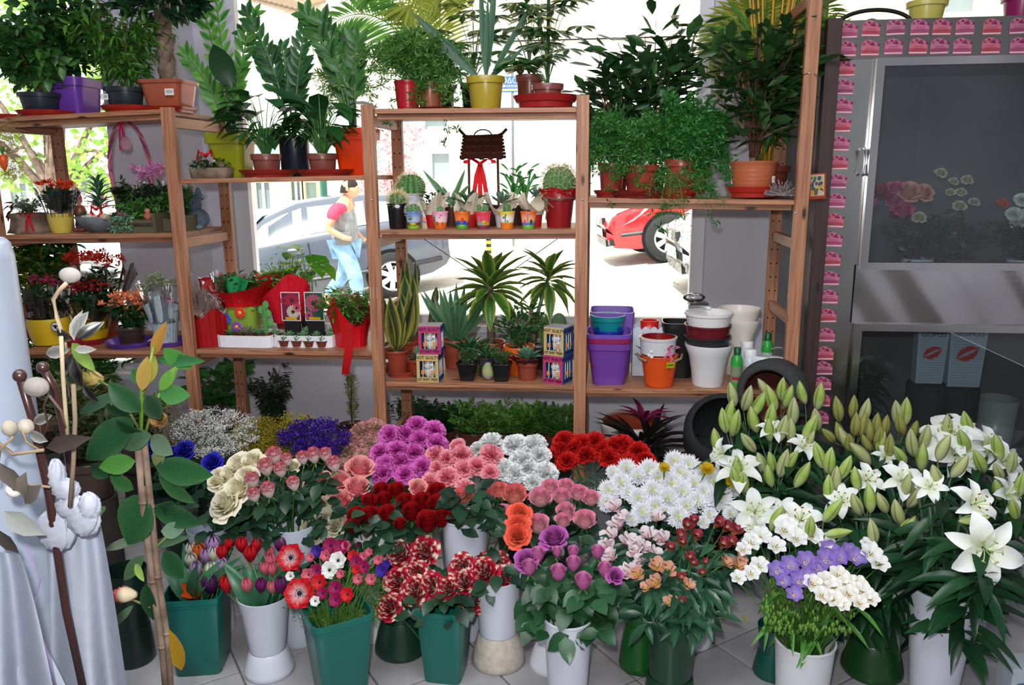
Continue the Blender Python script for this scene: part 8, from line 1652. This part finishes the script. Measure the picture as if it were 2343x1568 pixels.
# bouquets and bags inside the cooler
def inside(px, py, s_, mesh, t, d=(0, -.6, .7)): p = P(px, py, CYF+.26); ref('bloom', mesh, t, orient(p-t.location, d, s_*mpp(p)))
for px, lab, L_ in ((2090, 'mixed pink rose bouquet inside the cooler', [('rose', 2072, 455, 46), ('rose', 2105, 455, 40), ('p', 2045, 440, 30), ('p', 2060, 492, 40), ('p', 2040, 470, 34), ('r', 2010, 450, 34), ('r', 2025, 455, 30), ('m', 1995, 478, 26), ('r', 2045, 498, 26), ('g', 2100, 505, 24)]),
        (2190, 'loose bouquet of tiny cream roses inside the cooler', [('g', 2172, 445, 16), ('g', 2192, 478, 22), ('g', 2226, 468, 18), ('g', 2196, 446, 18), ('g', 2210, 418, 20), ('g', 2150, 402, 20), ('g', 2180, 420, 16)]), (2330, 'white flower bouquet at the far side inside the cooler', [('w', 2316, 500, 34), ('w', 2335, 468, 34), ('w', 2322, 520, 28), ('o', 2290, 472, 20), ('w', 2345, 500, 30)])):
    b = on(px, CYF+.28, zm0+.065); t = thing('cooler_bouquet', b, lab, 'bouquet'); s = mpp(b); mb = MB(); lathe(mb, [(0, 0), (22*s, 0), (34*s, 92*s), (32*s, 92*s), (0, 10*s)], '#b8c4cc' if px != 2190 else '#5a5450', 24); mb.obj('vase', 'plastic', t, True)
    bush(t, 84*s, 150*s, 120*s, 260, 22*s, '#2c4a34', '#4f7050', nst=12, low=0)
    for kk, a, q, z_ in L_: inside(a, q, z_*1.1, {'rose': rose_mesh('peach', '#e0a890', '#e8b0a0', '#e0c0a0', open_=.9), 'p': rose_mesh('hotp', '#d04880', '#e070a0', '#c04070', open_=.8), 'r': rose_mesh('cr', '#a82040', '#c03050', '#902038', open_=.5), 'm': rose_mesh('mauve', '#a84c88', '#b86098', '#a05088', open_=.12), 'g': rose_mesh('gcream', '#d0cca8', '#dcd4bc', '#b8bc80', open_=1.0, n=34), 'w': carn_mesh('w', '#c8ccc8', '#d8dcd8', '#e4e6e6', 0), 'o': rose_mesh('orange', '#f08058', '#e85040', '#f0b060', open_=.9, n=32)}[kk], t)
for px, w_, y0, y1, lab in ((2140, 68, 760, 880, 'pale paper bag with a red lips print behind palm leaves'), (2222, 82, 758, 888, 'pale paper bag with a large red lips print')):
    a = P(px, y0, CYF+.2); b = P(px, y1, CYF+.2); t = thing('gift_bag', (a.x, CYF+.24, b.z), lab, 'bag'); s = mpp(a); hh = a.z-b.z; mb = MB(); V = []
    for z_, k in ((0, .86), (hh, 1)): V += [(-w_/2*s*k, -.03*k, z_), (w_/2*s*k, -.03*k, z_), (w_/2*s*k, .03, z_), (-w_/2*s*k, .03, z_)]
    mb.add(V, [(0, 1, 5, 4), (1, 2, 6, 5), (2, 3, 7, 6), (3, 0, 4, 7), (0, 3, 2, 1)], '#b4c4d4'); mb.obj('bag', 'paper', t)
    mb = MB(); q = w_*.34*s
    for sg in (-1, 1):
        pts_ = [(-q, 0), (-q*.5, sg*q*.5), (-q*.15, sg*q*.62), (0, sg*q*.5), (q*.15, sg*q*.62), (q*.55, sg*q*.45), (q, 0), (q*.4, sg*q*.10), (0, sg*q*.13), (-q*.4, sg*q*.10)]
        ct, sn = math.cos(.5), math.sin(.5); pts_ = [(x*ct-y_*sn, -.0325, hh*.6+x*sn+y_*ct) for x, y_ in pts_]; mb.add(pts_, [(0, 1, 9), (1, 2, 8, 9), (2, 3, 8), (3, 4, 8), (4, 5, 7, 8), (5, 6, 7)], '#c04038')
    mb.obj('lips_print', 'paper', t); mb = MB(); [box(mb, (0, -.0318, hh*(.06+.05*k)), (w_*.78*s, .0006, .0012), '#8a98a8') for k in range(19)]; lettering(mb, 'GOPOS', w_*.24*s, (0, -.0325, hh*.94), '#4a5058'); mb.obj('lettering', 'paper', t)
    mb = MB(); lathe(mb, [(0, -b.z+.15), (.08, -b.z+.15), (.08, -.002), (0, -.002)], '#2c3030', 20); mb.obj('plinth', 'matte', t)
b = on(2262, CYF+.3, .145); t = thing('cooler_bucket', b, 'dim white bucket on the cooler floor behind the glass', 'bucket'); zt = P(2262, 910, CYF+.3).z-b.z; mb = MB(); lathe(mb, [(0, 0), (.06, 0), (.085, zt), (.08, zt), (0, zt*.1)], '#9aa0a2', 30); mb.obj('bucket_body', 'plastic', t, True)
# things on top of the cooler
t = thing('yellow_pot', P(2118, 44, CYF+.3), 'pale yellow pot with drooping leaves on top of the cooler', 'pot'); t.location.z = ztop+.001; s = mpp(t.location); pot(t, 84*s, 62*s, '#c8bc60', .72)
for k in range(16): a = k*2.4; leafobj(t, 'strap', frame((0, 0, 56*s), (math.cos(a), math.sin(a)*.5, .8), (0, 0, 1), 150*s, 1.0), '#3f6a3c', '#6a8a50')
t = thing('magenta_pot', P(2335, 44, CYF+.3), 'magenta pot on top of the cooler at the frame edge', 'pot'); t.location.z = ztop+.001; pot(t, 84*s, 70*s, '#8c1c5c', .72); 
for k in range(14): a = k*2.4; leafobj(t, 'lance', frame((0, 0, 60*s), (math.cos(a), math.sin(a)*.5, .9), (0, 0, 1), 90*s), '#3f6a3c', '#6a8a50')
t = thing('round_hoop_stand', (P(2010, 44, CYF+.1).x, CYF+.15, ztop), 'black metal hoop stand on top of the cooler', 'stand'); mb = MB(); tube(mb, [(80*s*math.cos(a), 0, 34*s*math.sin(a)) for a in [k*PI/20 for k in range(21)]], 4.5*s, '#18181a', 8); mb.obj('hoop', 'plastic', t, True); mb = MB(); tube(mb, bez((-30*s, .02, 0), (0, .02, 34*s), (20*s, .02, 0), 8), 2*s, '#6a6a6c', 6); mb.obj('cable', 'plastic', t, True)

# ================================================================== NEAR THE CAMERA, LEFT
YC = 1.15
c = P(-118, 900, YC); t = thing('large_candle', (c.x, c.y, 0), 'very tall thick white pillar candle at the edge, tied with lilac thread', 'candle'); zt = P(-20, 552, YC).z; r = 168*mpp(c)
mb = MB(); lathe(mb, [(0, 0), (r*1.05, 0), (r*1.03, zt*.4), (r*.99, zt-.03), (r*.96, zt-.008), (r*.9, zt), (0, zt)], '#9aa4b6', 64); mb.obj('wax', 'plastic', t, True)
mb = MB(); l = [P(58, 1245, YC-.17)-c+Vector((0, 0, c.z)), P(92, 1330, YC-.17)-c+Vector((0, 0, c.z)), P(75, 1400, YC-.17)-c+Vector((0, 0, c.z)), P(112, 1500, YC-.17)-c+Vector((0, 0, c.z)), P(130, 1590, YC-.17)-c+Vector((0, 0, c.z))]; tube(mb, l, .0009, '#9a70b0', 4); mb.obj('thread', 'petal', t, True)
def rod(pts, lab, Y=1.0):
    W = [P(a, b, Y+k*.01) for k, (a, b) in enumerate(pts)]; t = thing('metal_rod', W[-1], lab, 'rod'); mb = MB(); tube(mb, [q-W[-1] for q in W], .0062, '#3a2220', 10); mb.obj('rod', 'chrome' if 0 else 'plastic', t, True); mb = MB(); ball(mb, W[0]-W[-1], .0095, '#3a2422', 14, 10); mb.obj('ball_finial', 'plastic', t, True)
rod([(45, 860), (75, 960), (110, 1120), (152, 1400), (200, 1620)], 'dark brown metal rod with ball end in front of the candle')
rod([(98, 841), (125, 890), (150, 1000), (172, 1160), (190, 1300)], 'shorter dark brown metal rod with ball end behind the first', 1.08)
p0 = P(150, 1215, 1.02); t = thing('tulle_drape', p0, 'white gathered tulle drape knotted round the candle', 'cloth')
def cloth(nm, tl, tr, bl, br, Y, k, amp, seed):
    mb = MB()
    def f(u, v):
        a = P(tl[0]+(tr[0]-tl[0])*u+((bl[0]-tl[0])*(1-u)+(br[0]-tr[0])*u)*v**.8, tl[1]+(tr[1]-tl[1])*u+((bl[1]-tl[1])*(1-u)+(br[1]-tr[1])*u)*v, Y+amp*(.4+v)*math.sin(u*k+seed+.8*math.sin(v*2.5))+.3*amp*math.sin(u*k*1.7+seed*2+v*2)); return tuple(a-p0)
    sheet(mb, f, 60, 16, '#aab0c0'); mb.obj(nm, 'petal', t, True)
cloth('swag', (105, 1215), (215, 1140), (120, 1640), (300, 1640), 1.06, 9, .020, 0); cloth('swag', (-60, 1255), (45, 1270), (-60, 1640), (135, 1640), .99, 8, .020, 2); cloth('swag', (0, 1500), (100, 1480), (60, 1640), (180, 1640), 1.02, 7, .012, 4)
for (a, b, rx, ry, sd) in ((128, 1215, 46, 50, 1), (190, 1185, 38, 44, 2), (130, 1090, 18, 40, 3), (150, 1120, 32, 26, 4), (205, 1160, 24, 34, 5), (165, 1160, 40, 30, 6)):
    q = P(a, b, 1.03)-p0; s = mpp(p0); mb = MB(); sheet(mb, lambda u, v: (q.x+rx*s*math.sin(PI*v)*math.cos(2*PI*u)*(1+.10*math.sin(9*u*2*PI+sd*v*5)+.05*math.sin(14*PI*u+v*17+sd)), q.y+22*s*math.sin(PI*v)*math.sin(2*PI*u)*(1+.15*math.sin(13*v*PI+sd+6*PI*u)), q.z+ry*s*math.cos(PI*v)*(1+.06*math.sin(7*PI*2*u+sd)+.05*math.sin(11*v*PI+10*PI*u))), 48, 14, '#b0b4c2'); mb.obj('knot', 'petal', t, True)
# dried decoration spray
p0 = P(140, 1180, 1.0); t = thing('dried_flower_spray', p0, 'dried spray of pale seed pods with silver glitter leaves and bare stems', 'dried flowers'); s = mpp(p0)
def Q(a, b, Y=1.0): return P(a, b, Y)-p0
def stm(pts, r, c, nm='stem'): mb = MB(); tube(mb, [Q(a, b, .99+.004*i) for i, (a, b) in enumerate(pts)], r, c, 7); mb.obj(nm, 'matte', t, True)
for pts, r_, c_ in (([(152, 648), (136, 664), (122, 685), (130, 725), (147, 775), (150, 800)], 4.5, '#a8967c'), ([(140, 770), (144, 860), (150, 940), (155, 1000)], 4.5, '#a8967c'), ([(168, 880), (172, 960), (168, 1060), (160, 1160)], 5, '#7a6a58'), ([(112, 905), (140, 940), (150, 980)], 3, '#5a4a40'), ([(30, 1000), (0, 1030), (-10, 1100)], 3, '#8a7860'), ([(100, 1030), (30, 1040), (-20, 1000)], 4, '#8a7860'), ([(30, 1120), (70, 1110), (115, 1115)], 3, '#8a7860'), ([(50, 985), (60, 1010), (90, 1030)], 3, '#8a7860'), ([(112, 900), (100, 930), (110, 970), (95, 1010)], 2.4, '#3a302c')): stm(pts, r_*s, c_)
for (a, b, q, sc_, c_) in ((160, 630, 20, (1.15, .8, .85), '#908c88'), (83, 886, 25, (1.1, .9, .9), '#88827c'), (22, 980, 17, (1, .9, 1.1), '#a09888'), (59, 976, 18, (1, .9, 1), '#a0988c'), (32, 1121, 18, (1, .9, 1), '#d8d4d0')):
    mb = MB(); v0 = Q(a, b); sheet(mb, lambda u, v: (v0.x+q*s*sc_[0]*math.sin(PI*v)*math.cos(2*PI*u)*(1+.05*math.sin(8*2*PI*u)), v0.y+q*s*sc_[1]*math.sin(PI*v)*math.sin(2*PI*u), v0.z+q*s*sc_[2]*math.cos(PI*v)), 28, 12, c_); mb.obj('seed_pod', 'stone', t, True)
for (a, b, ang, L_) in ((170, 780, 90, 72), (165, 765, 60, 60), (175, 775, 35, 66), (165, 780, 150, 54), (170, 800, 0, 44), (160, 800, 190, 70), (165, 810, 240, 60), (170, 820, 275, 72), (150, 860, 265, 56), (190, 880, 300, 50), (120, 950, 200, 60), (110, 1010, 160, 60)):
    d = Rt*math.cos(math.radians(ang))+Up*math.sin(math.radians(ang)); leafobj(t, 'lance', frame(Q(a, b, 1.0+R(-.01, .01)), d, (R(-.3, .3), -1, .2), L_*s, 1.5), random.choice(('#6a6a68', '#84847f', '#585654')), '#9a9a96', 'chrome' if R(0, 1) < .35 else 'stone', 'glitter_leaf')
for (a, b, a2, b2, w_, c_) in ((105, 1025, 200, 1003, 1.4, '#2e2624'), (95, 1110, 40, 1160, 1.6, '#5a5450'), (10, 1170, 95, 1235, 1.9, '#8a8c8a'), (0, 1215, 35, 1275, 1.9, '#3a3634'), (60, 1080, 40, 1150, 1.5, '#6a645c'), (0, 1060, 60, 1140, 1.6, '#544e48')):
    v0, v1 = Q(a, b, .97), Q(a2, b2, .97); leafobj(t, 'ovate', frame(v0, v1-v0, (0, -1, .2), (v1-v0).length, w_*.55), c_, None, 'matte', 'dried_leaf')
# camellia with its canes
YM = 1.30
p0 = P(392, 1640, YM); t = thing('camellia_plant', (p0.x, p0.y, 0), 'camellia on bamboo canes with broad glossy leaves, buds and one yellow leaf', 'potted plant'); p0 = Vector((p0.x, p0.y, 0)); s = mpp(P(350, 1200, YM))
def C3(a, b, dy=0): return P(a, b, YM+dy)-p0
mb = MB(); lathe(mb, [(0, 0), (.09, 0), (.12, .20), (.125, .20), (.11, .19), (0, .18)], '#6a4030', 36); mb.obj('pot', 'plastic', t, True)
for pts, r_, c_, nm in (([(316, 1010), (328, 1150), (350, 1330), (372, 1480), (386, 1640)], 9, '#a88668', 'cane'), ([(330, 1010), (346, 1160), (362, 1320), (382, 1450), (396, 1640)], 7, '#8a6e56', 'cane'), ([(328, 840), (325, 900), (322, 980), (334, 1110)], 5, '#6f9a3c', 'stem'), ([(352, 790), (340, 850), (326, 910)], 3.5, '#8aa850', 'stem'), ([(366, 900), (345, 950), (330, 1000)], 3.5, '#7a9a48', 'stem'), ([(345, 1265), (365, 1245), (395, 1215)], 3, '#7a9a58', 'stem'), ([(340, 1240), (318, 1225), (300, 1240)], 2.5, '#8a8a68', 'stem'), ([(345, 1390), (320, 1380), (300, 1372)], 3, '#8a8a58', 'stem'), ([(215, 865), (260, 890), (300, 950), (328, 1000)], 3, '#5a6a3c', 'stem'), ([(205, 845), (215, 860), (228, 880)], 4, '#9ab060', 'stem')):
    mb = MB(); tube(mb, [C3(a, b, .0) for a, b in pts], r_*s, c_, 8)
    if nm == 'cane':
        for a, b in pts[1:4]: v0 = C3(a, b); tube(mb, [v0+Vector((0, 0, -.003)), v0+Vector((0, 0, .003))], r_*s*1.18, mixc(c_, '#5a4434', .4), 8)
    mb.obj(nm, 'bark' if nm == 'cane' else 'leaf', t, True)
D1, D2, D3 = '#1c4a28', '#23552e', '#2f6a38'
LV['cam'] = leafT(.62, 8, .10, .16, .46, 4, 1.0, .003)
cl = [(308,959,185,1055,80,D1),(347,995,262,1020,50,'#4a6a4c'),(321,943,245,878,50,D1),(266,901,175,948,28,'#2a4a34'),(310,1055,222,1072,46,'#3f7a2c'),(334,1131,282,1252,104,D2),(355,1068,482,1092,66,D2),(362,1085,437,1155,42,'#2c5c30'),(347,1160,458,1205,54,D1),(368,1216,424,1212,40,'#6a8a70'),(375,1262,415,1328,60,D1),(330,1272,275,1332,34,'#4f7048'),(335,1335,345,1430,40,D1),(365,902,430,905,44,'#3f7a3c'),(360,822,462,828,28,D3),(375,797,437,850,44,'#4a8a3c'),(335,905,365,960,46,'#12321c'),(386,1440,408,1542,70,'#b89020'),(318,1230,230,1262,22,'#6a7a68'),(350,1252,436,1228,18,'#4a6a4c'),(305,1385,247,1443,20,'#5a7a58'),(165,785,212,848,30,'#7a9a44'),(325,895,334,815,34,'#a0843c'),(350,812,374,742,26,'#b8883c'),(338,880,352,812,30,'#8a8a38'),(365,893,402,842,28,'#6aa03c'),(380,880,398,840,18,'#8ab850'),(300,955,240,930,40,'#143820'),(248,1092,200,1062,34,'#1a4428'),(190,882,160,848,40,'#1a3f24'),(300,850,340,870,40,'#2a5a30'),(345,1000,390,1040,44,'#5a7058'),(350,1060,372,1040,34,'#8a9a60'),(306,1120,246,1090,36,'#2c5f2c'),(238,1158,222,1185,20,'#5a8a3c'),(360,1180,392,1150,30,'#1a4024'),(330,1000,262,968,44,'#143820'),(310,1290,326,1330,18,'#8aa850')]
for (a, b, a2, b2, w_, c_) in cl:
    v0, v1 = C3(a, b, R(-.02, .02)), C3(a2, b2, R(-.045, .01)); d = v1-v0; m_ = frame(v0, d, (R(-.3, .3), -1, R(.1, .35)), d.length); m_[:3, 0] *= (w_*s)/(.62*d.length); m_[:3, 2] *= 1
    leafobj(t, 'cam', m_, c_, mixc(c_, '#7a9a60', .12))
for (a, b, q, c1, c2, d) in ((211, 866, 26, '#c8b070', '#a89a50', (-.3, -.5, .2)), (366, 962, 26, '#d8c080', '#b0683c', (.2, -.8, .3)), (285, 1362, 30, '#d8c8a8', '#b81c28', (-1, -.2, .05))):
    m_ = rose_mesh('cam'+c2, c1, c2, c1, open_=.02, n=14); o = orient(C3(a, b), d, q*1.9*s); o[:3, 3] -= np.array(Vector(d).normalized())*q*.9*s; ref('flower_bud', m_, t, o)
# white and blue packet at the corner of the floor
g = G(2330, 1640); t = thing('paper_packet', g, 'white and pale blue packet standing at the bottom corner', 'packet'); s = mpp(g); h_ = P(2320, 1512, g.y).z
mb = MB(); box(mb, (0, 0, h_/2), (84*s, .08, h_), '#c4ccd4'); mb.obj('packet', 'paper', t); mb = MB(); ball(mb, (-12*s, -.041, h_*.72), 16*s, '#5a7a9c', 12, 8, (1.2, .03, .35)); mb.obj('print', 'paper', t)
